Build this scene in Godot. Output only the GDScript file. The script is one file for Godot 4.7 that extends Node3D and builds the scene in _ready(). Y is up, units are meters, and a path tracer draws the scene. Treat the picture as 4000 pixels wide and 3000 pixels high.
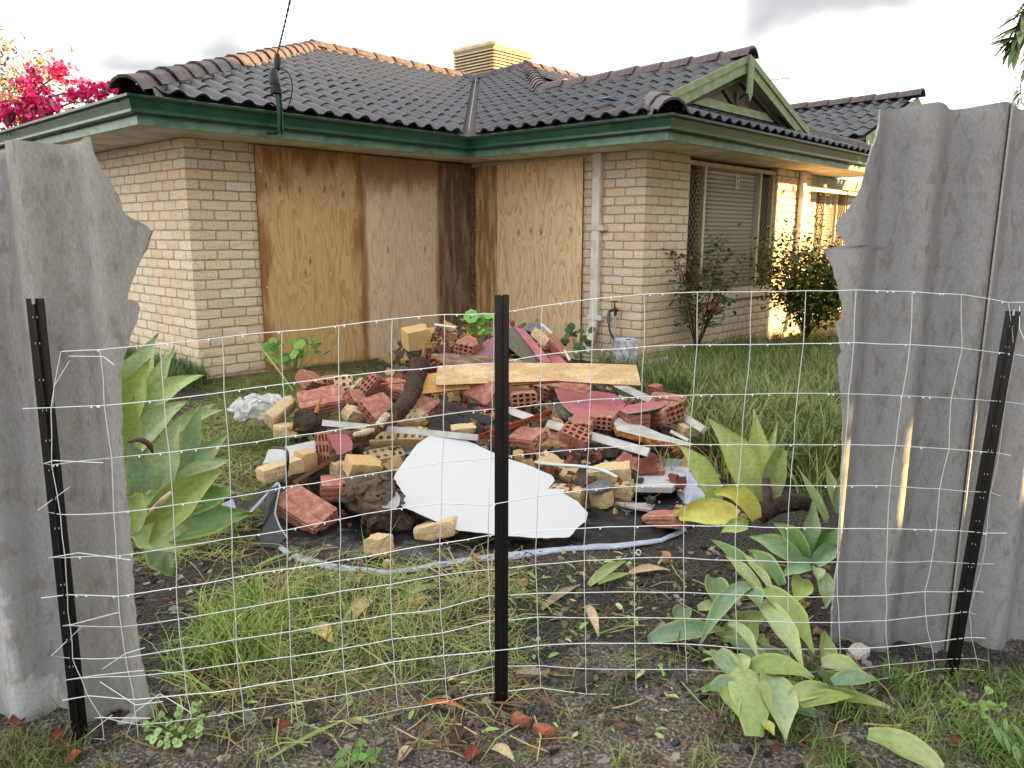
extends Node3D

var M := {}
var names := {}
var rng := RandomNumberGenerator.new()
var nz := FastNoiseLite.new()

class MB:
	var v := PackedVector3Array()
	var n := PackedVector3Array()
	var uv := PackedVector2Array()
	var c := PackedColorArray()
	var idx := PackedInt32Array()
	var col := Color(1, 1, 1)
	func p(pos: Vector3, nor: Vector3, t := Vector2.ZERO) -> int:
		v.append(pos); n.append(nor); uv.append(t); c.append(col)
		return v.size() - 1
	func tri(a: Vector3, b: Vector3, d: Vector3) -> void:
		var nn := (b - a).cross(d - a)
		if nn.length_squared() < 1e-16:
			return
		nn = nn.normalized()
		var i := v.size()
		p(a, nn); p(b, nn); p(d, nn)
		idx.append(i); idx.append(i + 2); idx.append(i + 1)
	func quad(a: Vector3, b: Vector3, d: Vector3, e: Vector3) -> void:
		var nn := (b - a).cross(d - a) + (d - a).cross(e - a)
		if nn.length_squared() < 1e-16:
			return
		nn = nn.normalized()
		var i := v.size()
		p(a, nn, Vector2(0, 0)); p(b, nn, Vector2(1, 0)); p(d, nn, Vector2(1, 1)); p(e, nn, Vector2(0, 1))
		for k in [0, 2, 1, 0, 3, 2]:
			idx.append(i + k)
	# rows of points, smooth; the outside is on the side of (across x along)
	func grid(rows: Array, cols: Array = [], flip := false, uvs: Array = []) -> void:
		var h := rows.size()
		var w: int = rows[0].size()
		var i0 := v.size()
		var keep := col
		for r in h:
			var row: PackedVector3Array = rows[r]
			var up: PackedVector3Array = rows[mini(r + 1, h - 1)]
			var dn: PackedVector3Array = rows[maxi(r - 1, 0)]
			for k in w:
				var da := row[mini(k + 1, w - 1)] - row[maxi(k - 1, 0)]
				var db := up[k] - dn[k]
				var nn := da.cross(db).normalized()
				if flip:
					nn = -nn
				if cols.size():
					col = cols[r][k]
				p(row[k], nn, uvs[r][k] if uvs.size() else Vector2(float(k) / maxi(1, w - 1), float(r) / maxi(1, h - 1)))
		col = keep
		for r in h - 1:
			for k in w - 1:
				var a := i0 + r * w + k
				if flip:
					for q in [a, a + 1, a + w + 1, a, a + w + 1, a + w]:
						idx.append(q)
				else:
					for q in [a, a + w + 1, a + 1, a, a + w, a + w + 1]:
						idx.append(q)
	func box(xf: Transform3D, s: Vector3, bev := 0.0) -> void:
		var h := s * 0.5
		if bev <= 0.0:
			var q := []
			for k in 8:
				q.append(xf * Vector3(h.x if k & 1 else -h.x, h.y if k & 2 else -h.y, h.z if k & 4 else -h.z))
			quad(q[0], q[2], q[3], q[1]); quad(q[4], q[5], q[7], q[6])
			quad(q[0], q[1], q[5], q[4]); quad(q[2], q[6], q[7], q[3])
			quad(q[0], q[4], q[6], q[2]); quad(q[1], q[3], q[7], q[5])
			return
		var b := minf(bev, minf(h.x, minf(h.y, h.z)) * 0.9)
		var P := func(ax: int, sx: float, sy: float, sz: float) -> Vector3:
			var g := Vector3(sx * (h.x - b), sy * (h.y - b), sz * (h.z - b))
			g[ax] += b * [sx, sy, sz][ax]
			return xf * g
		for ax in 3:
			var u := (ax + 1) % 3
			var w := (ax + 2) % 3
			for sg in [-1.0, 1.0]:
				var q := []
				for cc in [[-1.0, -1.0], [1.0, -1.0], [1.0, 1.0], [-1.0, 1.0]]:
					var t := [0.0, 0.0, 0.0]
					t[ax] = sg; t[u] = cc[0]; t[w] = cc[1]
					q.append(P.call(ax, t[0], t[1], t[2]))
				if sg > 0:
					quad(q[0], q[1], q[2], q[3])
				else:
					quad(q[3], q[2], q[1], q[0])
			# bevels along axis ax
			for su in [-1.0, 1.0]:
				for sw in [-1.0, 1.0]:
					var t0 := [0.0, 0.0, 0.0]
					t0[u] = su; t0[w] = sw; t0[ax] = -1.0
					var t1 := t0.duplicate()
					t1[ax] = 1.0
					var a: Vector3 = P.call(u, t0[0], t0[1], t0[2])
					var bb: Vector3 = P.call(u, t1[0], t1[1], t1[2])
					var cc2: Vector3 = P.call(w, t1[0], t1[1], t1[2])
					var dd: Vector3 = P.call(w, t0[0], t0[1], t0[2])
					if su * sw > 0:
						quad(a, dd, cc2, bb)
					else:
						quad(a, bb, cc2, dd)
		for k in 8:
			var sx := 1.0 if k & 1 else -1.0
			var sy := 1.0 if k & 2 else -1.0
			var sz := 1.0 if k & 4 else -1.0
			var a: Vector3 = P.call(0, sx, sy, sz)
			var bb: Vector3 = P.call(1, sx, sy, sz)
			var cc: Vector3 = P.call(2, sx, sy, sz)
			if sx * sy * sz > 0:
				tri(a, bb, cc)
			else:
				tri(a, cc, bb)
	func tube(pts: PackedVector3Array, rad: Array, sides := 8, caps := true, bark := 0.0, seed := 0) -> void:
		var rows := []
		var up := Vector3(0.123, 0.93, 0.31).normalized()
		var r2 := RandomNumberGenerator.new()
		r2.seed = seed + 11
		var along := 0.0
		var uvs := []
		for i in pts.size():
			var t := (pts[mini(i + 1, pts.size() - 1)] - pts[maxi(i - 1, 0)]).normalized()
			var a := t.cross(up)
			if a.length() < 0.05:
				a = t.cross(Vector3(1, 0, 0))
			a = a.normalized()
			up = a.cross(t).normalized()
			var row := PackedVector3Array()
			var ur := PackedVector2Array()
			var rr: float = rad[mini(i, rad.size() - 1)]
			if i:
				along += pts[i].distance_to(pts[i - 1])
			var first := 0.0
			for k in sides + 1:
				var an := TAU * k / sides
				var q := rr * (1.0 + bark * r2.randf_range(-1, 1))
				if k == 0:
					first = q
				if k == sides:
					q = first
				row.append(pts[i] + (a * cos(an) + up * sin(an)) * q)
				ur.append(Vector2(float(k) / sides, along))
			rows.append(row); uvs.append(ur)
		grid(rows, [], true, uvs)
		if caps:
			for e in [0, rows.size() - 1]:
				for k in sides:
					if e == 0:
						tri(pts[0], rows[0][k], rows[0][k + 1])
					else:
						tri(pts[e], rows[e][k + 1], rows[e][k])
	func mesh() -> ArrayMesh:
		var m := ArrayMesh.new()
		if idx.size() == 0:
			return m
		var a := []
		a.resize(Mesh.ARRAY_MAX)
		a[Mesh.ARRAY_VERTEX] = v; a[Mesh.ARRAY_NORMAL] = n; a[Mesh.ARRAY_TEX_UV] = uv; a[Mesh.ARRAY_COLOR] = c; a[Mesh.ARRAY_INDEX] = idx
		m.add_surface_from_arrays(Mesh.PRIMITIVE_TRIANGLES, a)
		return m

func nois(p: Vector3, s: float) -> float:
	return nz.get_noise_3d(p.x * s, p.y * s, p.z * s)

func obj(called: String, shape, m: Material, parent: Node = null, xf := Transform3D()) -> MeshInstance3D:
	var o := MeshInstance3D.new()
	o.mesh = shape.mesh() if shape is MB else shape
	o.material_override = m
	o.name = numbered(called) if parent == null else called
	o.transform = xf
	(parent if parent else self).add_child(o, true)
	return o

func numbered(s: String) -> String:
	if not names.has(s):
		names[s] = 0
		return s
	names[s] += 1
	return "%s_%03d" % [s, names[s]]

func thing(called: String, label: String, category: String, at := Vector3.ZERO, group := "") -> Node3D:
	var o := Node3D.new()
	o.name = numbered(called)
	add_child(o)
	o.position = at
	tag(o, label, category, group)
	return o

func tag(o: Node, label: String, category: String, group := "") -> Node:
	o.set_meta("label", label)
	o.set_meta("category", category)
	if group:
		o.set_meta("group", group)
	return o

func stuff(o: Node, label := "", category := "") -> Node:
	o.set_meta("kind", "stuff")
	if label:
		tag(o, label, category)
	return o

func structure(o: Node, label: String, category: String) -> Node:
	o.set_meta("kind", "structure")
	return tag(o, label, category)

func many(called: String, m: Mesh, mat: Material, xfs: Array, parent: Node = null, cols: Array = []) -> MultiMeshInstance3D:
	var mm := MultiMesh.new()
	mm.transform_format = MultiMesh.TRANSFORM_3D
	mm.use_colors = cols.size() > 0
	mm.mesh = m
	mm.instance_count = xfs.size()
	for i in xfs.size():
		mm.set_instance_transform(i, xfs[i])
		if cols.size():
			mm.set_instance_color(i, cols[i])
	var o := MultiMeshInstance3D.new()
	o.multimesh = mm
	o.material_override = mat
	o.name = numbered(called) if parent == null else called
	(parent if parent else self).add_child(o, true)
	return o

func T(at: Vector3, deg := Vector3.ZERO, s := Vector3.ONE) -> Transform3D:
	return Transform3D(Basis.from_euler(deg * PI / 180.0) * Basis.from_scale(s), at)

func ground_y(x: float, z: float) -> float:
	var d := -z
	var g := 0.2 * smoothstep(2.6, 6.3, d)
	g -= 0.055 * smoothstep(0.6, 1.3, x) * (1.0 - smoothstep(2.9, 3.6, d))
	g += 0.018 * nz.get_noise_2d(x * 90.0, z * 90.0) + 0.03 * nz.get_noise_2d(x * 22.0 + 40.0, z * 22.0) * smoothstep(1.0, 3.5, d)
	return g

# ------------------------------------------------------------ materials
func noise_tex(size: int, freq: float, cols: Array, at: Array, kind := FastNoiseLite.FRACTAL_FBM, oct := 5, seed := 1, normal := 0.0) -> NoiseTexture2D:
	var f := FastNoiseLite.new()
	f.noise_type = FastNoiseLite.TYPE_SIMPLEX_SMOOTH
	f.fractal_type = kind
	f.fractal_octaves = oct
	f.frequency = freq
	f.seed = seed
	var t := NoiseTexture2D.new()
	t.width = size; t.height = size
	t.seamless = true
	t.noise = f
	if normal > 0.0:
		t.as_normal_map = true
		t.bump_strength = normal
	elif cols.size():
		var g := Gradient.new()
		g.offsets = PackedFloat32Array(at)
		g.colors = PackedColorArray(cols)
		t.color_ramp = g
	return t

func mat(called: String, c: Color, rough := 0.8, tex: Texture2D = null, scale := 1.0, bump: Texture2D = null, bumpcm := 0.0, spec := 0.5) -> StandardMaterial3D:
	var m := StandardMaterial3D.new()
	m.resource_name = called
	m.albedo_color = c
	m.roughness = rough
	m.metallic_specular = spec
	m.vertex_color_use_as_albedo = true
	if tex or bump:
		m.uv1_triplanar = true
		m.uv1_scale = Vector3.ONE * scale
	if tex:
		m.albedo_texture = tex
	if bump:
		m.heightmap_enabled = true
		m.heightmap_texture = bump
		m.heightmap_scale = bumpcm
	M[called] = m
	return m

# boards of wood: growth rings cut flat, as colour only
func wood_image(w: int, h: int, seed: int, pale: Color, dark: Color, rings: float, knots: Array, stain: Color, stains: int) -> ImageTexture:
	var f := FastNoiseLite.new()
	f.seed = seed
	f.frequency = 1.0
	f.fractal_octaves = 3
	var f2 := FastNoiseLite.new()
	f2.seed = seed + 5
	f2.frequency = 1.0
	f2.fractal_octaves = 2
	var im := Image.create(w, h, false, Image.FORMAT_RGB8)
	for y in h:
		var fy := float(y) / h
		for x in w:
			var fx := float(x) / w
			var px := fx * 2.0
			var warp := f.get_noise_2d(px * 1.6, fy * 1.0) * 1.3 + f.get_noise_2d(px * 5.0 + 30.0, fy * 4.0) * 0.22
			var kd := 0.0
			for k in knots:
				var dx: float = (fx - k.x) * 9.0
				var dy: float = (fy - k.y) * 10.0
				var q := dx * dx * 2.0 + dy * dy * 0.8
				warp += 0.55 * exp(-q * 3.0)
				kd = maxf(kd, exp(-q * 60.0))
			var a := (warp + px * 0.35) * rings
			var s := a - floorf(a)
			s = pow(s, 2.4)
			var fine := f2.get_noise_2d(px * 60.0, fy * 5.0) * 0.5 + 0.5
			var t := clampf(s * 0.8 + fine * 0.25, 0.0, 1.0)
			var cc := pale.lerp(dark, t)
			if stains:
				var damp := [0.0, 0.4, 0.22, 0.5][stains] as float
				var e := f2.get_noise_2d(px * 2.2 + 7.0, fy * 3.0) + 0.35 * f2.get_noise_2d(px * 9.0, fy * 5.0 + 9.0)
				var edge := 0.0
				if stains == 1: # soaked from the sides and the top
					edge = maxf(absf(fx - 0.5) * 2.0 - 0.78, 0.17 - fy) * 2.2
				elif stains == 2:
					edge = maxf(maxf(absf(fx - 0.5) * 2.0 - 0.86, 0.2 - fy) * 4.0, 0.0)
				elif stains == 3:
					edge = 0.35
				cc = cc.lerp(cc * stain, clampf(smoothstep(-0.1, 0.4, e * damp + edge - 0.12), 0.0, 1.0))
			cc = cc.lerp(Color(0.22, 0.12, 0.06), kd * 0.6)
			im.set_pixel(x, y, cc)
	return ImageTexture.create_from_image(im)

func uvmat(called: String, tex: Texture2D, rough: float) -> StandardMaterial3D:
	var m := StandardMaterial3D.new()
	m.resource_name = called
	m.albedo_texture = tex
	m.roughness = rough
	M[called] = m
	return m

func make_materials() -> void:
	var sp := noise_tex(256, 0.06, [Color(0.68, 0.67, 0.66), Color(0.9, 0.9, 0.9), Color(1, 1, 1)], [0.2, 0.42, 0.8], FastNoiseLite.FRACTAL_FBM, 4, 3)
	var bl := noise_tex(256, 0.012, [Color(0.9, 0.895, 0.885), Color(1, 1, 1)], [0.28, 0.62], FastNoiseLite.FRACTAL_FBM, 6, 8)
	var fine := noise_tex(256, 0.09, [], [], FastNoiseLite.FRACTAL_FBM, 5, 21)
	var lump := noise_tex(256, 0.02, [], [], FastNoiseLite.FRACTAL_FBM, 5, 22)
	M.fine = fine
	M.lump = lump
	# cream rumbled face brick: pits and dark specks
	var cb := noise_tex(512, 0.05, [Color(0.6, 0.52, 0.43), Color(0.83, 0.77, 0.68), Color(0.87, 0.82, 0.73), Color(0.92, 0.88, 0.81)], [0.17, 0.27, 0.55, 0.85], FastNoiseLite.FRACTAL_FBM, 5, 31)
	mat("cream_brick", Color(1, 1, 1), 0.9, cb, 2.6, lump, 0.9)
	mat("cream_core", Color(0.88, 0.79, 0.62), 0.9, cb, 5.0, fine, 0.3)
	mat("cream_loose", Color(0.87, 0.82, 0.72), 0.9, cb, 3.4, lump, 0.6)
	mat("mortar", Color(0.74, 0.68, 0.59), 0.95, sp, 5.0, fine, 0.3)
	mat("grey_mortar", Color(0.44, 0.42, 0.38), 0.95, sp, 5.0, lump, 0.7)
	var rb := noise_tex(512, 0.02, [Color(0.53, 0.35, 0.31), Color(0.6, 0.405, 0.355), Color(0.64, 0.46, 0.405), Color(0.67, 0.57, 0.53)], [0.15, 0.42, 0.62, 0.9], FastNoiseLite.FRACTAL_FBM, 6, 41)
	mat("red_brick", Color(1, 0.95, 0.93), 0.75, rb, 1.7, fine, 0.12)
	mat("red_broken", Color(0.95, 0.82, 0.76), 0.9, rb, 3.0, lump, 0.6)
	mat("pink_paint", Color(0.66, 0.38, 0.42), 0.55, bl, 3.0)
	mat("pink_dusty", Color(0.6, 0.42, 0.47), 0.8, sp, 2.0)
	mat("plaster_edge", Color(0.78, 0.77, 0.75), 0.9, sp, 6.0)
	mat("white_sheet", Color(0.7, 0.715, 0.735), 0.35)
	mat("white_paint", Color(0.72, 0.72, 0.715), 0.45, bl, 2.0)
	mat("board_core", Color(0.24, 0.13, 0.11), 0.9, sp, 5.0)
	var cem := noise_tex(512, 0.11, [Color(0.54, 0.54, 0.54), Color(0.585, 0.587, 0.59), Color(0.625, 0.63, 0.635)], [0.2, 0.5, 0.85], FastNoiseLite.FRACTAL_FBM, 8, 51)
	var cs := mat("cement_sheet", Color(1, 1, 1), 0.72, cem, 0.8, fine, 0.12)
	cs.detail_enabled = true
	cs.detail_albedo = noise_tex(512, 0.02, [Color(0.88, 0.87, 0.84), Color(1, 1, 1), Color(1, 1, 1)], [0.22, 0.36, 1.0], FastNoiseLite.FRACTAL_FBM, 7, 53)
	cs.detail_blend_mode = BaseMaterial3D.BLEND_MODE_MUL
	mat("cement_edge", Color(0.7, 0.69, 0.67), 0.95, sp, 8.0, fine, 0.2)
	mat("grey_slab", Color(0.42, 0.44, 0.46), 0.8, sp, 2.0)
	mat("roof_tile", Color(0.19, 0.195, 0.245), 0.5, noise_tex(256, 0.02, [Color(0.7, 0.7, 0.72), Color(1, 0.98, 0.96)], [0.25, 0.75], FastNoiseLite.FRACTAL_FBM, 6, 61), 1.4, fine, 0.1)
	mat("ridge_tile", Color(0.345, 0.315, 0.325), 0.6, noise_tex(256, 0.03, [Color(0.62, 0.6, 0.62), Color(1, 0.95, 0.93)], [0.25, 0.75], FastNoiseLite.FRACTAL_FBM, 6, 62), 2.0, fine, 0.15)
	mat("bedding", Color(0.4, 0.385, 0.38), 0.95, sp, 4.0, lump, 0.5)
	var grn := noise_tex(256, 0.015, [Color(0.72, 0.8, 0.78), Color(1, 1, 1), Color(1.0, 1.0, 1.0)], [0.2, 0.6, 1.0], FastNoiseLite.FRACTAL_FBM, 6, 71)
	mat("gutter_green", Color(0.12, 0.28, 0.205), 0.32, grn, 1.0)
	mat("fascia_green", Color(0.36, 0.5, 0.41), 0.42, grn, 1.2)
	mat("gable_green", Color(0.5, 0.58, 0.43), 0.6, bl, 2.0)
	mat("gable_dark", Color(0.16, 0.22, 0.17), 0.6, bl, 2.0)
	mat("soffit", Color(0.84, 0.82, 0.78), 0.85, bl, 0.8)
	mat("gable_fill", Color(0.78, 0.7, 0.6), 0.85, bl, 1.0)
	mat("frame_cream", Color(0.76, 0.72, 0.62), 0.5, bl, 2.0)
	mat("frame_dark", Color(0.2, 0.17, 0.14), 0.6)
	mat("pipe_cream", Color(0.87, 0.86, 0.82), 0.5, bl, 1.0)
	mat("blind", Color(0.78, 0.7, 0.58), 0.6)
	mat("room_wall", Color(0.62, 0.58, 0.52), 0.9)
	mat("screen_wire", Color(0.42, 0.38, 0.31), 0.5)
	mat("cooler", Color(0.72, 0.66, 0.54), 0.55, bl, 1.5)
	var fl := mat("flashing", Color(0.88, 0.89, 0.91), 0.5, bl, 3.0)  # pale, non-metal base colour stands in for the sky reflected in the metal
	fl.metallic = 0.0
	mat("flashing_blue", Color(0.42, 0.55, 0.74), 0.5)
	var st := mat("wire", Color(0.84, 0.86, 0.87), 0.4)
	st.metallic = 0.15
	mat("picket", Color(0.022, 0.023, 0.025), 0.34, null, 1.0, fine, 0.02)
	mat("picket_hole", Color(0.6, 0.62, 0.6), 0.7)
	mat("metal_grey", Color(0.2, 0.195, 0.19), 0.6, bl, 2.0)
	mat("black_plastic", Color(0.03, 0.03, 0.032), 0.45)
	mat("cable", Color(0.5, 0.42, 0.42), 0.6)
	mat("tarp_dark", Color(0.07, 0.078, 0.1), 0.3, bl, 2.0, lump, 0.5)
	mat("tarp_pale", Color(0.62, 0.66, 0.75), 0.45, bl, 3.0)
	mat("tarp_green", Color(0.1, 0.16, 0.16), 0.5, bl, 3.0)
	var bark := noise_tex(256, 0.05, [Color(0.3, 0.25, 0.22), Color(0.75, 0.68, 0.6), Color(1, 1, 1)], [0.3, 0.6, 0.95], FastNoiseLite.FRACTAL_RIDGED, 5, 81)
	mat("bark_dark", Color(0.3, 0.24, 0.2), 0.9, bark, 3.0, lump, 1.0)
	mat("bark_brown", Color(0.5, 0.38, 0.27), 0.85, bark, 3.0, lump, 0.8)
	mat("bare_wood", Color(0.78, 0.72, 0.62), 0.8, sp, 3.0)
	mat("twig", Color(0.62, 0.42, 0.2), 0.7)
	mat("stem_brown", Color(0.3, 0.21, 0.15), 0.85)
	mat("orange_wood", Color(0.62, 0.28, 0.1), 0.4, bark, 2.0)
	mat("plastic_white", Color(0.74, 0.76, 0.79), 0.4)
	mat("bag_white", Color(0.72, 0.73, 0.74), 0.55, bl, 5.0, lump, 0.6)
	mat("bucket", Color(0.8, 0.82, 0.86), 0.5, noise_tex(256, 0.02, [Color(0.62, 0.62, 0.62), Color(1, 1, 1)], [0.2, 0.65], FastNoiseLite.FRACTAL_FBM, 6, 77), 2.5)
	mat("hose", Color(0.03, 0.2, 0.15), 0.4)
	mat("brass", Color(0.25, 0.2, 0.14), 0.5)
	mat("cloth_brown", Color(0.36, 0.3, 0.27), 0.9, bl, 4.0, lump, 0.8)
	mat("paper_grey", Color(0.62, 0.62, 0.62), 0.8, bl, 4.0)
	mat("drop", Color(0.95, 0.97, 1.0), 0.1)
	# soil
	var so := noise_tex(1024, 0.03, [Color(0.09, 0.08, 0.075), Color(0.17, 0.155, 0.145), Color(0.25, 0.235, 0.22), Color(0.4, 0.38, 0.36)], [0.2, 0.5, 0.7, 0.95], FastNoiseLite.FRACTAL_FBM, 8, 91)
	mat("soil", Color(2.05, 2.05, 2.05), 0.95, so, 1.9, noise_tex(512, 0.04, [], [], FastNoiseLite.FRACTAL_FBM, 7, 92), 2.5)
	mat("rubble_soil", Color(0.4, 0.36, 0.32), 0.95, sp, 3.0, lump, 3.0)
	# plants
	var g1 := mat("grass", Color(1, 1, 1), 0.6)
	g1.backlight_enabled = true
	g1.backlight = Color(0.25, 0.25, 0.15)
	var lf := mat("leaf", Color(1, 1, 1), 0.5, null, 1.0)
	lf.backlight_enabled = true
	lf.backlight = Color(0.3, 0.3, 0.2)
	mat("agave", Color(1, 1, 1), 0.4, noise_tex(256, 0.02, [Color(0.9, 0.91, 0.87), Color(1, 1, 1)], [0.25, 0.6], FastNoiseLite.FRACTAL_FBM, 5, 95), 9.0)
	mat("petal", Color(1, 1, 1), 0.6).backlight_enabled = true
	M.petal.backlight = Color(0.4, 0.3, 0.35)
	mat("litter", Color(1, 1, 1), 0.85, sp, 6.0)
	# wood
	uvmat("ply_a", wood_image(288, 560, 4, Color(0.8, 0.68, 0.5), Color(0.68, 0.53, 0.35), 3.2, [Vector2(0.08, 0.17), Vector2(0.2, 0.18), Vector2(0.38, 0.18), Vector2(0.62, 0.17), Vector2(0.8, 0.19), Vector2(0.45, 0.5), Vector2(0.4, 0.55)], Color(0.74, 0.64, 0.5), 1), 0.55)
	uvmat("ply_b", wood_image(288, 560, 14, Color(0.86, 0.78, 0.68), Color(0.76, 0.64, 0.52), 3.5, [Vector2(0.3, 0.45), Vector2(0.8, 0.45)], Color(0.74, 0.66, 0.57), 2), 0.7)
	uvmat("ply_c", wood_image(160, 560, 24, Color(0.64, 0.55, 0.45), Color(0.42, 0.34, 0.27), 5.0, [], Color(0.74, 0.68, 0.64), 3), 0.7)
	uvmat("ply_d", wood_image(128, 560, 34, Color(0.81, 0.72, 0.57), Color(0.64, 0.51, 0.35), 4.0, [Vector2(0.6, 0.24)], Color(0.8, 0.7, 0.58), 3), 0.65)
	uvmat("ply_e", wood_image(288, 560, 44, Color(0.91, 0.83, 0.68), Color(0.78, 0.62, 0.42), 3.2, [Vector2(0.27, 0.35), Vector2(0.42, 0.34), Vector2(0.54, 0.35), Vector2(0.88, 0.34), Vector2(0.5, 0.8)], Color(0.85, 0.68, 0.5), 0), 0.6)
	uvmat("ply_f", wood_image(512, 96, 54, Color(0.84, 0.75, 0.6), Color(0.74, 0.61, 0.44), 4.0, [], Color(0.9, 0.86, 0.82), 3), 0.65)
	uvmat("ply_g", wood_image(512, 96, 64, Color(0.9, 0.76, 0.48), Color(0.8, 0.52, 0.24), 5.0, [], Color(0.75, 0.68, 0.62), 0), 0.6)
	mat("ply_edge", Color(0.72, 0.52, 0.28), 0.8, noise_tex(128, 0.04, [Color(0.6, 0.5, 0.4), Color(1, 1, 1)], [0.3, 0.7], FastNoiseLite.FRACTAL_FBM, 4, 66), 6.0)
	mat("rough_timber", Color(0.6, 0.5, 0.4), 0.85, bark, 1.5, fine, 0.1)

# ------------------------------------------------------------ the house: X runs along its front, Z comes out towards the yard, origin at its left front corner
const HI := 3.357
const HZ := 2.396
const EAVE := 0.7016
const OVER := 0.6035
const GH := 2.478
const SOF := 2.29
const PITCH := 0.3768
var house: Node3D
var brick_meshes := []
var bricks := []
const TW := 0.19

func face_brick(l: float, seed: int) -> ArrayMesh:
	# rumbled face: every face a small grid, pushed about
	var b := MB.new()
	var h := Vector3(l, 0.076, 0.11) * 0.5
	var f := func(p: Vector3) -> Vector3:
		var q := p + Vector3(seed * 3.1, 0, 0)
		var e := 0.0025
		var r := Vector3(nois(q, 900.0), nois(q + Vector3(5, 0, 0), 900.0), nois(q + Vector3(0, 7, 0), 900.0)) * e
		var c := Vector3(smoothstep(0.5, 1.0, absf(p.x) / h.x), smoothstep(0.5, 1.0, absf(p.y) / h.y), smoothstep(0.5, 1.0, absf(p.z) / h.z))
		var near := (c.x * c.y + c.y * c.z + c.x * c.z) / 3.0
		return p + r - Vector3(signf(p.x), signf(p.y), signf(p.z)) * near * 0.0035
	face_grid(b, h, f, [Vector2i(5, 2), Vector2i(5, 2), Vector2i(2, 2)])
	return b.mesh()

# six faces of a box as grids, each vertex moved by f
func face_grid(b: MB, h: Vector3, f: Callable, n: Array) -> void:
	for ax in 3:
		var u := (ax + 1) % 3
		var w := (ax + 2) % 3
		var nu: int = [n[0].x, n[1].y, n[2].x][ax] if n.size() == 3 else n[0]
		var nw: int = [n[0].y, n[1].x, n[2].y][ax] if n.size() == 3 else n[0]
		if n.size() == 1:
			nu = maxi(1, int(round(h[u] * 2.0 / n[0])))
			nw = maxi(1, int(round(h[w] * 2.0 / n[0])))
		for sg in [-1.0, 1.0]:
			var rows := []
			for i in nu + 1:
				var row := PackedVector3Array()
				for k in nw + 1:
					var p := Vector3.ZERO
					p[ax] = sg * h[ax]
					p[u] = lerpf(-h[u], h[u], float(i) / nu)
					p[w] = lerpf(-h[w], h[w], float(k) / nw)
					row.append(f.call(p))
				rows.append(row)
			b.grid(rows, [], sg > 0)

func brick_run(course: int, y: float, from: Vector3, along: Vector3, inward: Vector3, start: float, end: float, corner_stretch: bool, corner: bool, tailed: bool) -> void:
	# lays one course from the corner outwards
	var at := start
	if corner:
		at = start + (0.24 if corner_stretch else 0.12)
	elif course % 2 == 1:
		at = start - 0.12
	while at < end - 0.012:
		var a := maxf(at, start)
		var e := minf(at + 0.23, end)
		if e - a > 0.03:
			bricks.append([from + along * ((a + e) * 0.5) + inward * 0.055 + Vector3(0, y + 0.038, 0), along, e - a])
		at += 0.24

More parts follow.
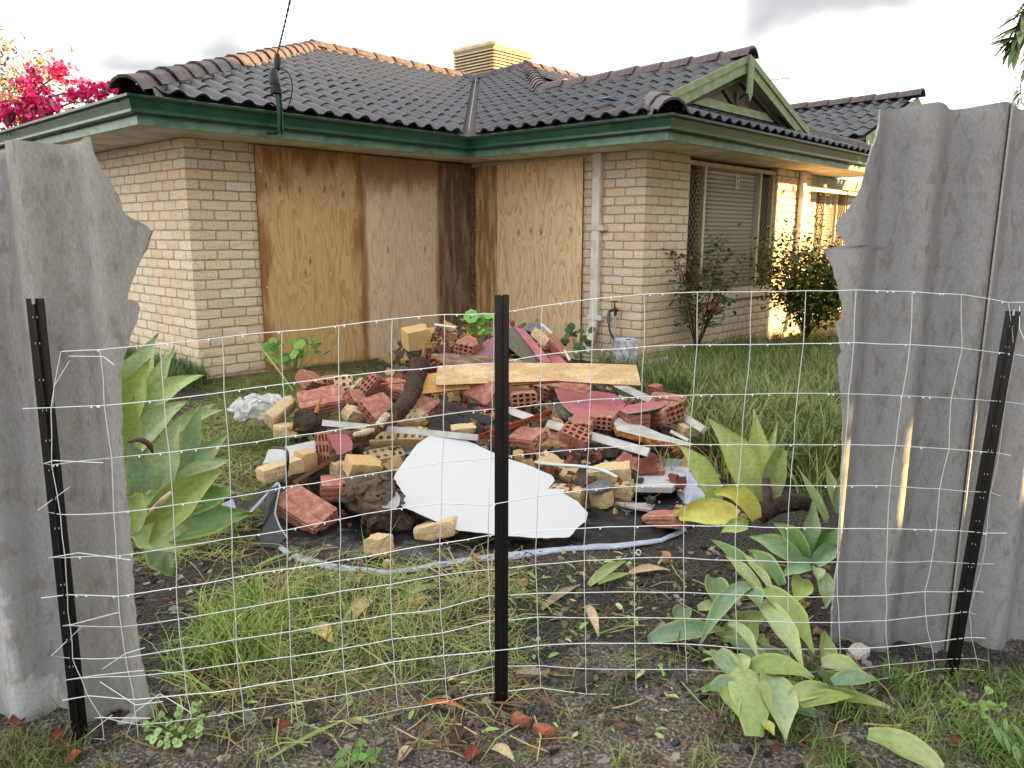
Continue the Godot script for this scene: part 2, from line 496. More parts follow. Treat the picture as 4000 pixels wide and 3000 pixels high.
func build_bricks(wall: Node3D) -> void:
	for k in 4:
		brick_meshes.append(face_brick(0.23, k + 1))
	var X := Vector3(1, 0, 0)
	var Zv := Vector3(0, 0, 1)
	for k in 26:
		var y := SOF - 0.078 - 0.086 * k
		var odd := k % 2 == 1
		# corner bricks
		for cn in [[Vector3(0, 0, 0), 1.0, -1.0], [Vector3(HI, 0, HZ), 1.0, -1.0]]:
			var o: Vector3 = cn[0]
			if odd:
				bricks.append([o + Vector3(0.115, y + 0.038, -0.055), X, 0.23])
			else:
				bricks.append([o + Vector3(0.055, y + 0.038, -0.115), Zv, 0.23])
		brick_run(k, y, Vector3.ZERO, X, -Zv, 0.0, 0.66, odd, true, false)
		brick_run(k, y, Vector3.ZERO, -Zv, X, 0.0, 2.6, not odd, true, false)
		# short wall, from its outer corner back to the big board
		brick_run(k, y, Vector3(HI, 0, HZ), -Zv, X, 0.0, 0.80, not odd, true, false)
		if k == 0:
			brick_run(k, y, Vector3(HI, 0, 1.6), -Zv, X, 0.0, 1.59, not odd, false, false)
		# front wall of the wing: beside and below the window, and the pier
		if y > 0.75 - 0.03:
			brick_run(k, y, Vector3(HI, 0, HZ), X, -Zv, 0.0, 0.80, odd, true, false)
			brick_run(k, y, Vector3(6.2, 0, HZ), X, -Zv, 0.0, 1.0, odd, false, false)
		else:
			brick_run(k, y, Vector3(HI, 0, HZ), X, -Zv, 0.0, 3.84, odd, true, false)
		brick_run(k, y, Vector3(8.4, 0, 1.7), X, -Zv, 0.0, 0.7, odd, false, false)
		brick_run(k, y, Vector3(10.4, 0, 1.7), X, -Zv, 0.0, 1.2, odd, false, false)
		if y < 0.75:
			brick_run(k, y, Vector3(9.1, 0, 1.7), X, -Zv, 0.0, 1.3, odd, false, false)
	var hx := house.transform
	for b in bricks:
		b.append((hx * (b[0] as Vector3)).distance_to(Vector3(0, 1.5, 0)))
	bricks.sort_custom(func(a, b): return a[3] < b[3])
	var rest := []
	var cols := []
	var mats := []
	for k in 5:
		var m: StandardMaterial3D = M.cream_brick.duplicate()
		m.albedo_color = [Color(1, 1, 1), Color(0.97, 0.96, 0.94), Color(0.99, 0.97, 0.93), Color(0.95, 0.93, 0.91), Color(1.0, 0.96, 0.92)][k]
		m.uv1_world_triplanar = true
		mats.append(m)
	for i in bricks.size():
		var b: Array = bricks[i]
		var along: Vector3 = b[1]
		var l: float = b[2]
		var bs := Basis(along, Vector3.UP, along.cross(Vector3.UP))
		bs = bs * Basis.from_euler(Vector3(rng.randf_range(-0.008, 0.008), rng.randf_range(-0.008, 0.008), rng.randf_range(-0.006, 0.006)))
		bs = bs.scaled_local(Vector3(l / 0.23, 1, 1))
		var xf := Transform3D(bs, b[0] + Vector3(rng.randf_range(-0.002, 0.002), rng.randf_range(-0.0015, 0.0015), rng.randf_range(-0.002, 0.002)))
		if i < 296:
			obj("brick", brick_meshes[i % 4], mats[rng.randi() % 5], wall, xf)
		else:
			rest.append(xf)
	stuff(many("bricks", brick_meshes[0], mats[0], rest, wall))

func slab_part(called: String, m: Material, parent: Node, lo: Vector3, hi: Vector3, bev := 0.0) -> MeshInstance3D:
	var b := MB.new()
	b.box(T((lo + hi) * 0.5), hi - lo, bev)
	return obj(called, b, m, parent)

# a profile (x out from the wall, y up) run along a path of house-plan corners with mitred joints
func run_profile(prof: Array, path: Array, closed_ends := true) -> MB:
	var b := MB.new()
	var rings := []
	for i in path.size():
		var p: Vector2 = path[i]
		var d0: Vector2 = (p - path[i - 1]).normalized() if i > 0 else (path[1] - p).normalized()
		var d1: Vector2 = (path[i + 1] - p).normalized() if i < path.size() - 1 else d0
		var n0 := Vector2(-d0.y, d0.x)
		var n1 := Vector2(-d1.y, d1.x)
		var m := (n0 + n1)
		m = m / maxf(0.3, m.dot(n0)) if m.length() > 0.01 else n0
		var ring := PackedVector3Array()
		for q in prof:
			ring.append(Vector3(p.x + m.x * q.x, q.y, p.y + m.y * q.x))
		rings.append(ring)
	for i in path.size() - 1:
		for k in prof.size() - 1:
			b.quad(rings[i][k], rings[i][k + 1], rings[i + 1][k + 1], rings[i + 1][k])
	return b

# roof planes -------------------------------------------------
# a tile: X across its width TW, Y thickness, Z down the slope 0..0.40
func tile_mesh(seed: int) -> MB:
	var b := MB.new()
	var prof := []
	# flat pan with a small lip, then a round roll
	prof.append(Vector2(0.0, 0.006))
	prof.append(Vector2(0.03, 0.0))
	prof.append(Vector2(0.058, 0.0))
	for k in 7:
		var t := float(k) / 6
		prof.append(Vector2(0.066 + 0.124 * t, 0.004 + 0.034 * sin(PI * t)))
	var rows := []
	for r in 2:
		var z := 0.43 * r
		var row := PackedVector3Array()
		for q in prof:
			row.append(Vector3(q.x - TW * 0.5, q.y + (0.0 if r == 0 else 0.0), z))
		rows.append(row)
	b.grid(rows, [], false)
	# butt end: thick lip
	for k in prof.size() - 1:
		var p0: Vector3 = rows[1][k]
		var p1: Vector3 = rows[1][k + 1]
		var th := 0.016
		b.quad(p1, p0, p0 - Vector3(0, th, 0.006), p1 - Vector3(0, th, 0.006))
	return b

func clip(b: MB, pl: Plane) -> MB:
	# keeps what is under the plane
	var o := MB.new()
	for t in range(0, b.idx.size(), 3):
		var poly := [b.idx[t], b.idx[t + 1], b.idx[t + 2]]
		var pts := []
		for q in 3:
			var i0: int = poly[q]
			var i1: int = poly[(q + 1) % 3]
			var d0 := pl.distance_to(b.v[i0])
			var d1 := pl.distance_to(b.v[i1])
			if d0 <= 0.0:
				pts.append([b.v[i0], b.n[i0]])
			if d0 * d1 < 0.0:
				var f := d0 / (d0 - d1)
				pts.append([b.v[i0].lerp(b.v[i1], f), b.n[i0].lerp(b.n[i1], f)])
		for k in range(1, pts.size() - 1):
			var i := o.v.size()
			for e in [pts[0], pts[k], pts[k + 1]]:
				o.p(e[0], e[1])
			o.idx.append_array(PackedInt32Array([i, i + 1, i + 2]))
	return o

var tile_list := []   # [transform, clipped mesh or null]
var tile_mb: MB

# eave line from a to b (house plan), tiles run up along 'up' (plan unit vector) from height y0; kept where every edge function is negative
func tile_field(a: Vector2, across: Vector2, up: Vector2, y0: float, n_across: int, n_up: int, edges: Array, shift := 0.0) -> void:
	var sl := 1.0 / sqrt(1.0 + PITCH * PITCH)
	var upv := Vector3(up.x, PITCH, up.y) * sl
	var acv := Vector3(across.x, 0, across.y)
	var nn := acv.cross(-upv).normalized()
	if nn.y < 0:
		nn = -nn
	var zv := -upv
	var xv := nn.cross(zv)
	for r in n_up:
		for k in n_across:
			var plan := a + across * (TW * (0.5 + k) + shift) + up * ((0.35 * (r + 1)) * sl)
			var jit := Basis.from_euler(Vector3(-0.03 + rng.randf_range(-0.004, 0.004), rng.randf_range(-0.006, 0.006), rng.randf_range(-0.006, 0.006)))
			var org := Vector3(plan.x, y0 + PITCH * (0.35 * (r + 1)) * sl, plan.y) + nn * (0.0 + rng.randf_range(-0.002, 0.002))
			var xf := Transform3D(Basis(xv, nn, zv) * jit, org)
			var inside := true
			var cut := []
			for e in edges:
				# e: [point, outward normal] in plan
				var mx := -1e9
				var mn := 1e9
				for q in [Vector3(-TW / 2, 0, 0), Vector3(TW / 2, 0, 0), Vector3(-TW / 2, 0, 0.43), Vector3(TW / 2, 0, 0.43)]:
					var w := xf * (q as Vector3)
					var d: float = (Vector2(w.x, w.z) - e[0]).dot(e[1])
					mx = maxf(mx, d); mn = minf(mn, d)
				if mn >= 0.0:
					inside = false
				elif mx > 0.0:
					cut.append(e)
			if not inside:
				continue
			var m: MB = null
			for e in cut:
				var pl := Plane(Vector3(e[1].x, 0, e[1].y), Vector3(e[0].x, 0, e[0].y))
				var local := Plane(xf.basis.inverse() * pl.normal, xf.affine_inverse() * Vector3(e[0].x, 0, e[0].y))
				m = clip(m if m else tile_mb, local)
			tile_list.append([xf, m])

func place_tiles(parent: Node, root: Transform3D, limit: int) -> void:
	for t in tile_list:
		t.append((root * (t[0] as Transform3D).origin).distance_to(Vector3(0, 1.5, 0)))
	tile_list.sort_custom(func(a, b): return a[2] < b[2])
	var mats := []
	for k in 4:
		var m: StandardMaterial3D = M.roof_tile.duplicate()
		m.albedo_color = M.roof_tile.albedo_color * [1.0, 0.9, 1.1, 0.97][k]
		m.uv1_world_triplanar = true
		mats.append(m)
	var whole := tile_mb.mesh()
	var rest := []
	var joined := MB.new()
	for i in tile_list.size():
		var t: Array = tile_list[i]
		if i < limit:
			obj("roof_tile", t[1] if t[1] else whole, mats[rng.randi() % 4], parent, t[0])
		elif t[1] == null:
			rest.append(t[0])
		else:
			var b: MB = t[1]
			var i0 := joined.v.size()
			for k in b.v.size():
				joined.p(t[0] * b.v[k], (t[0] as Transform3D).basis * b.n[k])
			for q in b.idx:
				joined.idx.append(q + i0)
	if rest.size():
		stuff(many("roof_tiles", whole, mats[0], rest, parent))
	if joined.idx.size():
		stuff(obj("cut_roof_tiles", joined, mats[0], parent))
	tile_list = []

# a run of ridge caps from a to b, each its own part
func ridge_caps(parent: Node, a: Vector3, b: Vector3, m: Material, wide := 0.13) -> void:
	var dir := (b - a).normalized()
	var side := dir.cross(Vector3.UP).normalized()
	var up := side.cross(dir).normalized()
	var n := maxi(1, int(round(a.distance_to(b) / 0.36)))
	var mb := MB.new()
	var rows := []
	var l := 0.42
	for r in 2:
		var row := PackedVector3Array()
		var s := 1.0 if r == 0 else 0.86
		for q in [Vector2(-1.0, -0.55), Vector2(-0.62, 0.28), Vector2(-0.22, 0.62), Vector2(0.22, 0.62), Vector2(0.62, 0.28), Vector2(1.0, -0.55)]:
			row.append(Vector3(q.x * wide * s, q.y * 0.085 + (0.02 if r == 0 else 0.0), -l * r))
		rows.append(row)
	for k in 5:
		mb.quad(rows[0][k], rows[0][k + 1], rows[1][k + 1], rows[1][k])
		mb.quad(rows[0][k + 1], rows[0][k], rows[0][k] - Vector3(0, 0.022, 0), rows[0][k + 1] - Vector3(0, 0.022, 0))
		mb.quad(rows[1][k], rows[1][k + 1], rows[1][k + 1] - Vector3(0, 0.022, 0), rows[1][k] - Vector3(0, 0.022, 0))
	var mesh := mb.mesh()
	var step := a.distance_to(b) / n
	for i in n:
		var p := a + dir * (step * i - 0.03) + up * rng.randf_range(-0.004, 0.004)
		obj("ridge_cap", mesh, m, parent, Transform3D(Basis(side, up, -dir) * Basis.from_euler(Vector3(0, rng.randf_range(-0.02, 0.02), rng.randf_range(-0.02, 0.02))), p))

func bedding_strip(parent: Node, a: Vector3, b: Vector3, wide := 0.15) -> void:
	var dir := (b - a).normalized()
	var side := dir.cross(Vector3.UP).normalized()
	var mb := MB.new()
	var rows := []
	var n := int(a.distance_to(b) / 0.12) + 1
	for i in n + 1:
		var p := a.lerp(b, float(i) / n)
		var row := PackedVector3Array()
		var j := 0.02 * sin(i * 2.4)
		for q in [Vector2(-wide - j, -0.1), Vector2(-wide * 0.8, 0.0), Vector2(wide * 0.8, 0.0), Vector2(wide + j, -0.1)]:
			row.append(p + side * q.x + Vector3(0, q.y, 0))
		rows.append(row)
	mb.grid(rows, [], true)
	obj("ridge_bedding", mb, M.bedding, parent)

func rake(b: MB, a: Vector3, c: Vector3, depth: float, thick: float) -> void:
	# a board standing on edge from a to c in a plane of constant Z, hanging 'depth' below the line
	var z0 := Vector3(0, 0, thick)
	var dn := Vector3(0, -depth, 0)
	var q := [a, c, c + dn, a + dn]
	b.quad(q[3] + z0, q[2] + z0, q[1] + z0, q[0] + z0)
	b.quad(q[0], q[1], q[2], q[3])
	b.quad(q[0], q[0] + z0, q[1] + z0, q[1])
	b.quad(q[3], q[2], q[2] + z0, q[3] + z0)
	b.quad(q[0], q[3], q[3] + z0, q[0] + z0)
	b.quad(q[1], q[1] + z0, q[2] + z0, q[2])

func roof_y(run: float) -> float:
	return GH + PITCH * run

func build_house() -> void:
	house = thing("house", "cream brick house with dark tiled roof, green gutters and boarded up corner", "house", Vector3(-2.778, 0, -6.79))
	house.rotation.y = deg_to_rad(46.87)
	var H := house
	# walls: mortar behind the bricks
	var wall := MB.new()
	var r := 0.008
	wall.box(T(Vector3(0.45, 1.14, -0.055)), Vector3(0.9 - 2 * r, 2.28, 0.11 - 2 * r))
	wall.box(T(Vector3(0.055, 1.14, -4.6)), Vector3(0.11 - 2 * r, 2.279, 9.0))
	wall.box(T(Vector3(HI + 0.055, 1.14, HZ * 0.5 - 0.06)), Vector3(0.11 - 2 * r, 2.28, HZ + 0.1 - 2 * r))
	wall.box(T(Vector3(HI + 0.402, 1.141, HZ - 0.055)), Vector3(0.8 - 2 * r, 2.28, 0.109 - 2 * r))
	wall.box(T(Vector3(5.17, 0.38, HZ - 0.055)), Vector3(2.1, 0.76, 0.108 - 2 * r))
	wall.box(T(Vector3(6.7, 1.14, HZ - 0.055)), Vector3(1.0 - 2 * r, 2.279, 0.11 - 2 * r))
	wall.box(T(Vector3(7.145, 1.14, 2.0)), Vector3(0.094, 2.278, 0.7))
	wall.box(T(Vector3(8.1, 1.14, 1.645)), Vector3(2.0, 2.28, 0.094))
	wall.box(T(Vector3(9.75, 0.38, 1.645)), Vector3(1.3, 0.76, 0.093))
	wall.box(T(Vector3(11.4, 1.14, 1.645)), Vector3(2.0, 2.28, 0.094))
	var w := obj("wall", wall, M.mortar, H)
	build_bricks(w)
	# rest of the shell, so that no light leaks through
	var sh := MB.new()
	sh.box(T(Vector3(2.2, 1.14, -0.2)), Vector3(2.4, 2.28, 0.08))
	sh.box(T(Vector3(5.0, 1.14, -9.0)), Vector3(10.2, 2.28, 0.1))
	sh.box(T(Vector3(10.05, 1.14, -4.0)), Vector3(0.1, 2.28, 9.9))
	obj("back_wall", sh, M.mortar, H)
	# soffit
	var so := MB.new()
	var o := OVER
	so.box(T(Vector3(4.6, SOF + 0.006, -4.2)), Vector3(10.4, 0.012, 2 * (o + 4.2)))
	so.box(T(Vector3(HI - o + 2.77, SOF + 0.0055, (HZ + o + o) * 0.5)), Vector3(5.54, 0.012, HZ - 0.002))
	obj("soffit", so, M.soffit, H)
	# fascia and gutter follow the same line of eaves
	var path := [Vector2(-o, -9.5), Vector2(-o, o), Vector2(HI - o, o), Vector2(HI - o, HZ + o), Vector2(8.3, HZ + o)]
	var rev := path.duplicate()
	rev.reverse()
	var fp := [Vector2(-0.02, SOF - 0.012), Vector2(0.004, SOF - 0.012), Vector2(0.004, SOF + 0.045), Vector2(-0.003, SOF + 0.049), Vector2(-0.003, SOF + 0.056), Vector2(0.004, SOF + 0.06), Vector2(0.004, SOF + 0.178)]
	obj("fascia", run_profile(fp, path), M.fascia_green, H)
	var y := GH - 0.125
	var gp := [Vector2(0.008, y + 0.1), Vector2(0.008, y), Vector2(0.03, y - 0.006), Vector2(0.055, y), Vector2(0.07, y + 0.004), Vector2(0.07, y + 0.022), Vector2(0.062, y + 0.032), Vector2(0.064, y + 0.055), Vector2(0.074, y + 0.082), Vector2(0.092, y + 0.098), Vector2(0.1, y + 0.104), Vector2(0.102, y + 0.122), Vector2(0.094, y + 0.125), Vector2(0.09, y + 0.12), Vector2(0.07, y + 0.05), Vector2(0.06, y + 0.012), Vector2(0.012, y + 0.008)]
	obj("gutter", run_profile(gp, path), M.gutter_green, H)
	build_roof(H)
	build_gable(H)
	build_boards(H)
	build_windows(H)
	# downpipes
	for dp in [[Vector3(HI - 0.035, 0, 1.85), 0.115, 0.06], [Vector3(6.85, 0, HZ + 0.035), 0.06, 0.14]]:
		var d := MB.new()
		var p: Vector3 = dp[0]
		var s := Vector3(0.06, 1.7, 0.1) if dp[1] > 0.1 else Vector3(0.1, 1.7, 0.06)
		d.box(T(p + Vector3(0, 1.44, 0)), s, 0.008)
		var out := Vector3(-1, 0, 0) if dp[1] > 0.1 else Vector3(0, 0, 1)
		var q := T(p + out * 0.06 + Vector3(0, 0.47, 0.0))
		q.basis = Basis(Vector3.UP.cross(out).normalized(), -atan2(0.12, 0.3))
		d.box(q, s * Vector3(0.98, 0, 0.98) + Vector3(0, 0.36, 0), 0.008)
		var dn := obj("downpipe", d, M.pipe_cream, H)
		for hh in [0.66, 1.56]:
			var st := MB.new()
			var side := Vector3(0, 0, 1) if dp[1] > 0.1 else Vector3(1, 0, 0)
			st.box(T(p + Vector3(0, hh, 0) + side * 0.02), (s * Vector3(1, 0, 1) + Vector3(0.012, 0.05, 0.012)) + side * 0.07, 0.004)
			obj("pipe_strap", st, M.pipe_cream, dn)

func build_roof(H: Node3D) -> void:
	tile_mb = tile_mesh(1)
	var e := EAVE
	var rl := 4.5
	var Vp := Vector2(HI - e + rl, e - rl)
	var Ap := Vp + Vector2(0.632, 0.632)
	var Hp := Vector2(4.72, 0) 
	Hp.y = Ap.y + (Ap.x - Hp.x)
	# sheets under the tiles
	var b := MB.new()
	var P := func(x: float, yy: float, z: float) -> Vector3: return Vector3(x, yy - 0.03, z)
	var L0: Vector3 = P.call(-e, GH, e)
	var L1: Vector3 = P.call(-e + rl, roof_y(rl), e - rl)
	var V0: Vector3 = P.call(HI - e, GH, e)
	var V1: Vector3 = P.call(Vp.x, roof_y(rl), Vp.y)
	var A1: Vector3 = P.call(Ap.x, roof_y(rl + 0.632), Ap.y)
	var hr := Hp.x - (HI - e)
	var H1: Vector3 = P.call(Hp.x, roof_y(hr), Hp.y)
	var zg := 2.45
	var G1: Vector3 = P.call(Hp.x, roof_y(hr), zg)
	var c0: Vector3 = P.call(HI - e, GH, HZ + e)
	b.quad(L0, V0, V1, L1)                     # left face
	b.tri(P.call(-e, GH, e - 2 * rl), L0, L1)  # left hip end
	b.quad(V0, c0, P.call(HI - e + (HZ + e - zg), roof_y(HZ + e - zg), zg), G1)
	b.quad(V0, G1, H1, V1)
	b.tri(V1, H1, A1)
	b.quad(P.call(-e, GH, e - 2 * rl), L1, V1, P.call(11, GH, e - 2 * rl))  # back
	# far side of the wing and the big roof's front slope
	b.quad(H1, G1, P.call(Hp.x + hr, GH, zg), P.call(Hp.x + hr, GH, Hp.y))
	b.quad(P.call(HI - e, GH, HZ + e), P.call(7.75, GH, HZ + e), P.call(7.75, roof_y(HZ + e - 1.5), 1.5), P.call(HI - e + (HZ + e - 1.5), roof_y(HZ + e - 1.5), 1.5))
	b.quad(H1, P.call(14, H1.y, Hp.y), P.call(14, A1.y, Ap.y), A1)
	b.quad(P.call(14, A1.y, Ap.y), P.call(14, GH, Ap.y - rl), V1, A1)
	b.quad(P.call(7.7, GH, Hp.y + hr), P.call(14, GH, Hp.y + hr), P.call(14, H1.y, Hp.y), H1)
	var roof := obj("roof", b, M.bedding, H)
	# tiles
	var s2 := sqrt(0.5)
	var hipL := [Vector2(-e, e), Vector2(-s2, -s2)]
	var val := [Vector2(HI - e - 0.09, e), Vector2(s2, s2)]
	tile_field(Vector2(-e - 0.1, e - 0.15), Vector2(1, 0), Vector2(0, -1), GH + 0.15 * PITCH, 46, 14, [hipL, val, [Vector2(0, e - rl), Vector2(0, -1)]])
	var val2 := [Vector2(HI - e + 0.09, e), Vector2(-s2, -s2)]
	var hipA := [Vp, Vector2(s2, -s2)]
	var hipH := [Ap, Vector2(s2, s2)]
	var hipF := [Vector2(HI - e, HZ + e), Vector2(s2, s2)]
	var hx := HI - e + (HZ + e - zg)
	for ed in [[val2, [Vector2(Hp.x, 0), Vector2(1, 0)], [Hp, Vector2(0, -1)], [Vector2(0, zg), Vector2(0, 1)]], [val2, hipA, hipH, [Hp, Vector2(0, 1)]], [hipF, [Vector2(0, zg), Vector2(0, -1)]], [[Vector2(0, zg), Vector2(0, -1)], [Vector2(0, zg + 0.24), Vector2(0, 1)], [Vector2(hx, 0), Vector2(-1, 0)], [Vector2(Hp.x, 0), Vector2(1, 0)]]]:
		tile_field(Vector2(HI - e + 0.15, HZ + e + 0.1), Vector2(0, -1), Vector2(1, 0), GH + 0.15 * PITCH, 41, 16, ed)
	# skirt below the gable
	tile_field(Vector2(HI - e, HZ + e - 0.15), Vector2(1, 0), Vector2(0, -1), GH + 0.15 * PITCH, 28, 2, [[Vector2(HI - e, HZ + e), Vector2(-s2, -s2)], [Vector2(7.7, 0), Vector2(1, 0)]])
	# front slope of the big roof behind the wing
	tile_field(Vector2(6.9, Hp.y + 0.6), Vector2(1, 0), Vector2(0, -1), roof_y(hr) - PITCH * 0.6, 26, 12, [[Ap, Vector2(-s2, -s2)], [Vector2(0, Ap.y), Vector2(0, -1)]])
	place_tiles(roof, H.transform, 298)
	# ridges and hips
	var up := Vector3(0, 0.07, 0)
	for ln in [[L0, L1], [L1, V1], [V1, A1], [H1, A1], [G1 + Vector3(0, 0, 0.25), H1], [A1, P.call(12.5, A1.y, Ap.y)], [c0, P.call(HI - e + (HZ + e - zg) - 0.12, roof_y(HZ + e - zg - 0.12), zg + 0.12)]]:
		bedding_strip(roof, ln[0].lerp(ln[1], 0.16 / maxf(0.3, ln[0].distance_to(ln[1]))) + up * 0.6, ln[1] + up * 0.6)
		ridge_caps(roof, ln[0] + up + (Vector3(0, 0.01, 0)), ln[1] + up, M.ridge_tile)
	ridge_caps(roof, P.call(7.7, GH, HZ + e) + up, P.call(6.6, roof_y(0.9), HZ + e - 0.9) + up, M.ridge_tile)
	# valley gutter
	var v := MB.new()
	var n := 14
	var rows := []
	for i in n + 1:
		var q := V0.lerp(V1, float(i) / n) + Vector3(0, 0.012, 0)
		var row := PackedVector3Array()
		for k in 5:
			var t := (k - 2) * 0.085
			row.append(q + Vector3(t * s2, absf(t) * 0.26 + 0.006 * nois(q * 3.0 + Vector3(k, 0, 0), 90.0), -t * s2) + Vector3(0, 0.045, 0))
		rows.append(row)
	v.grid(rows, [], true)
	obj("valley_flashing", v, M.flashing, roof)
	slab_part("roof_patch", M.flashing_blue, roof, Vector3(3.05, 2.74, 2.05), Vector3(3.25, 2.75, 2.15))

func build_gable(H: Node3D) -> void:
	var e := EAVE
	var gx := 4.72
	var hr := gx - (HI - e)
	var zf := 2.46
	var top := roof_y(hr)
	var lowy := roof_y(HZ + e - zf)
	var half := gx - (HI - e) - (HZ + e - zf)
	var g := Node3D.new()
	g.name = "gable"
	H.add_child(g)
	var b := MB.new()
	b.tri(Vector3(gx - half, lowy, zf - 0.02), Vector3(gx + half, lowy, zf - 0.02), Vector3(gx, top - 0.02, zf - 0.02))
	b.tri(Vector3(gx + half, lowy, zf - 0.06), Vector3(gx - half, lowy, zf - 0.06), Vector3(gx, top - 0.02, zf - 0.06))
	obj("gable_infill", b, M.gable_fill, g)
	for s in [-1.0, 1.0]:
		b = MB.new()
		rake(b, Vector3(gx, top + 0.03, zf + 0.2), Vector3(gx + s * (half + 0.14), lowy - PITCH * 0.14 + 0.03, zf + 0.2), 0.15, 0.028)
		obj("barge_board", b, M.gable_green, g)
		b = MB.new()
		rake(b, Vector3(gx, top + 0.05, zf + 0.23), Vector3(gx + s * (half + 0.14), lowy - PITCH * 0.14 + 0.05, zf + 0.23), 0.07, 0.014)
		obj("barge_capping", b, M.gable_green, g)
		b = MB.new()
		rake(b, Vector3(gx, top - 0.16, zf + 0.1), Vector3(gx + s * (half - 0.15), lowy - 0.06, zf + 0.1), 0.045, 0.05)
		obj("truss_rafter", b, M.gable_dark, g)
		# soffit under the rake
		b = MB.new()
		b.quad(Vector3(gx, top - 0.03, zf + 0.2), Vector3(gx, top - 0.03, zf - 0.17), Vector3(gx + s * half, lowy - 0.03, zf - 0.17), Vector3(gx + s * half, lowy - 0.03, zf + 0.2))
		obj("rake_lining", b, M.soffit, g)
		b = MB.new()
		var a := Vector3(gx, lowy + 0.1, zf + 0.09)
		var c := Vector3(gx + s * 0.26, top - 0.3, zf + 0.09)
		var d := (c - a).normalized()
		b.box(Transform3D(Basis(d.cross(Vector3(0, 0, 1)), d, Vector3(0, 0, 1)), (a + c) * 0.5), Vector3(0.05, a.distance_to(c), 0.04))
		obj("truss_strut", b, M.gable_dark, g)
	slab_part("truss_tie", M.gable_green, g, Vector3(gx - half + 0.2, lowy + 0.02, zf + 0.07), Vector3(gx + half - 0.2, lowy + 0.1, zf + 0.12))
	slab_part("truss_post", M.gable_dark, g, Vector3(gx - 0.025, lowy + 0.1, zf + 0.085), Vector3(gx + 0.025, top - 0.3, zf + 0.125))
	b = MB.new()
	b.box(T(Vector3(gx, top - 0.16, zf + 0.25)), Vector3(0.1, 0.36, 0.03), 0.004)
	b.tri(Vector3(gx - 0.05, top - 0.34, zf + 0.262), Vector3(gx, top - 0.41, zf + 0.262), Vector3(gx + 0.05, top - 0.34, zf + 0.262))
	obj("gable_finial", b, M.gable_green, g)

func board(parent: Node, called: String, m: Material, at: Vector3, w: float, h: float, t: float, face: Vector3, tilt := 0.0) -> MeshInstance3D:
	# a sheet with its face (u across, v down) towards 'face'; at is the middle of the front
	var side := Vector3.UP.cross(face).normalized()
	var b := MB.new()
	var rows := []
	var uvs := []
	for r in 5:
		var row := PackedVector3Array()
		var ur := PackedVector2Array()
		for k in 4:
			var fx := k / 3.0
			var fy := r / 4.0
			row.append(Vector3((fx - 0.5) * w, (0.5 - fy) * h, 0.004 * sin(fx * 5.0 + fy * 3.0)))
			ur.append(Vector2(fx, fy))
		rows.append(row); uvs.append(ur)
	b.grid(rows, [], true, uvs)
	var o := obj(called, b, m, parent, Transform3D(Basis(side, Vector3.UP, face) * Basis(Vector3(0, 0, 1), tilt), at))
	b = MB.new()
	b.box(T(Vector3(0, 0, -t * 0.5 - 0.005)), Vector3(w - 0.001, h - 0.001, t))
	obj("sheet_edge", b, M.ply_edge, o)
	return o

func build_boards(H: Node3D) -> void:
	var F := Vector3(0, 0, 1)
	var S := Vector3(-1, 0, 0)
	board(H, "plywood_sheet", M.ply_a, Vector3(1.215, 1.23, 0.03), 1.16, 2.1, 0.012, F).set_meta("label", "orange brown stained plywood sheet at the left")
	board(H, "plywood_sheet", M.ply_b, Vector3(2.315, 1.225, 0.024), 1.03, 2.1, 0.012, F).set_meta("label", "pale weathered plywood sheet with a dark soaked top")
	board(H, "plywood_sheet", M.ply_c, Vector3(3.085, 1.225, 0.018), 0.51, 2.1, 0.012, F).set_meta("label", "narrow grey brown weathered plywood sheet")
	board(H, "plywood_sheet", M.ply_d, Vector3(HI - 0.018, 1.2, 0.275), 0.37, 2.1, 0.012, S).set_meta("label", "narrow tan plywood strip beside the corner")
	board(H, "plywood_sheet", M.ply_e, Vector3(HI - 0.03, 1.2, 1.06), 1.21, 2.1, 0.014, S, 0.008).set_meta("label", "bright new plywood sheet on the short wall")
	slab_part("corner_batten", M.rough_timber, H, Vector3(HI - 0.035, 0.15, 0.03), Vector3(HI - 0.005, 2.24, 0.085))
	# nail heads
	for q in [Vector2(0.68, 2.05), Vector2(1.5, 2.06), Vector2(0.68, 1.0), Vector2(1.72, 2.05), Vector2(1.9, 2.0), Vector2(2.75, 1.4)]:
		var b := MB.new()
		b.tube(PackedVector3Array([Vector3(q.x, q.y, 0.03), Vector3(q.x, q.y, 0.042)]), [0.008], 6)
		obj("screw_head", b, M.wire, H)

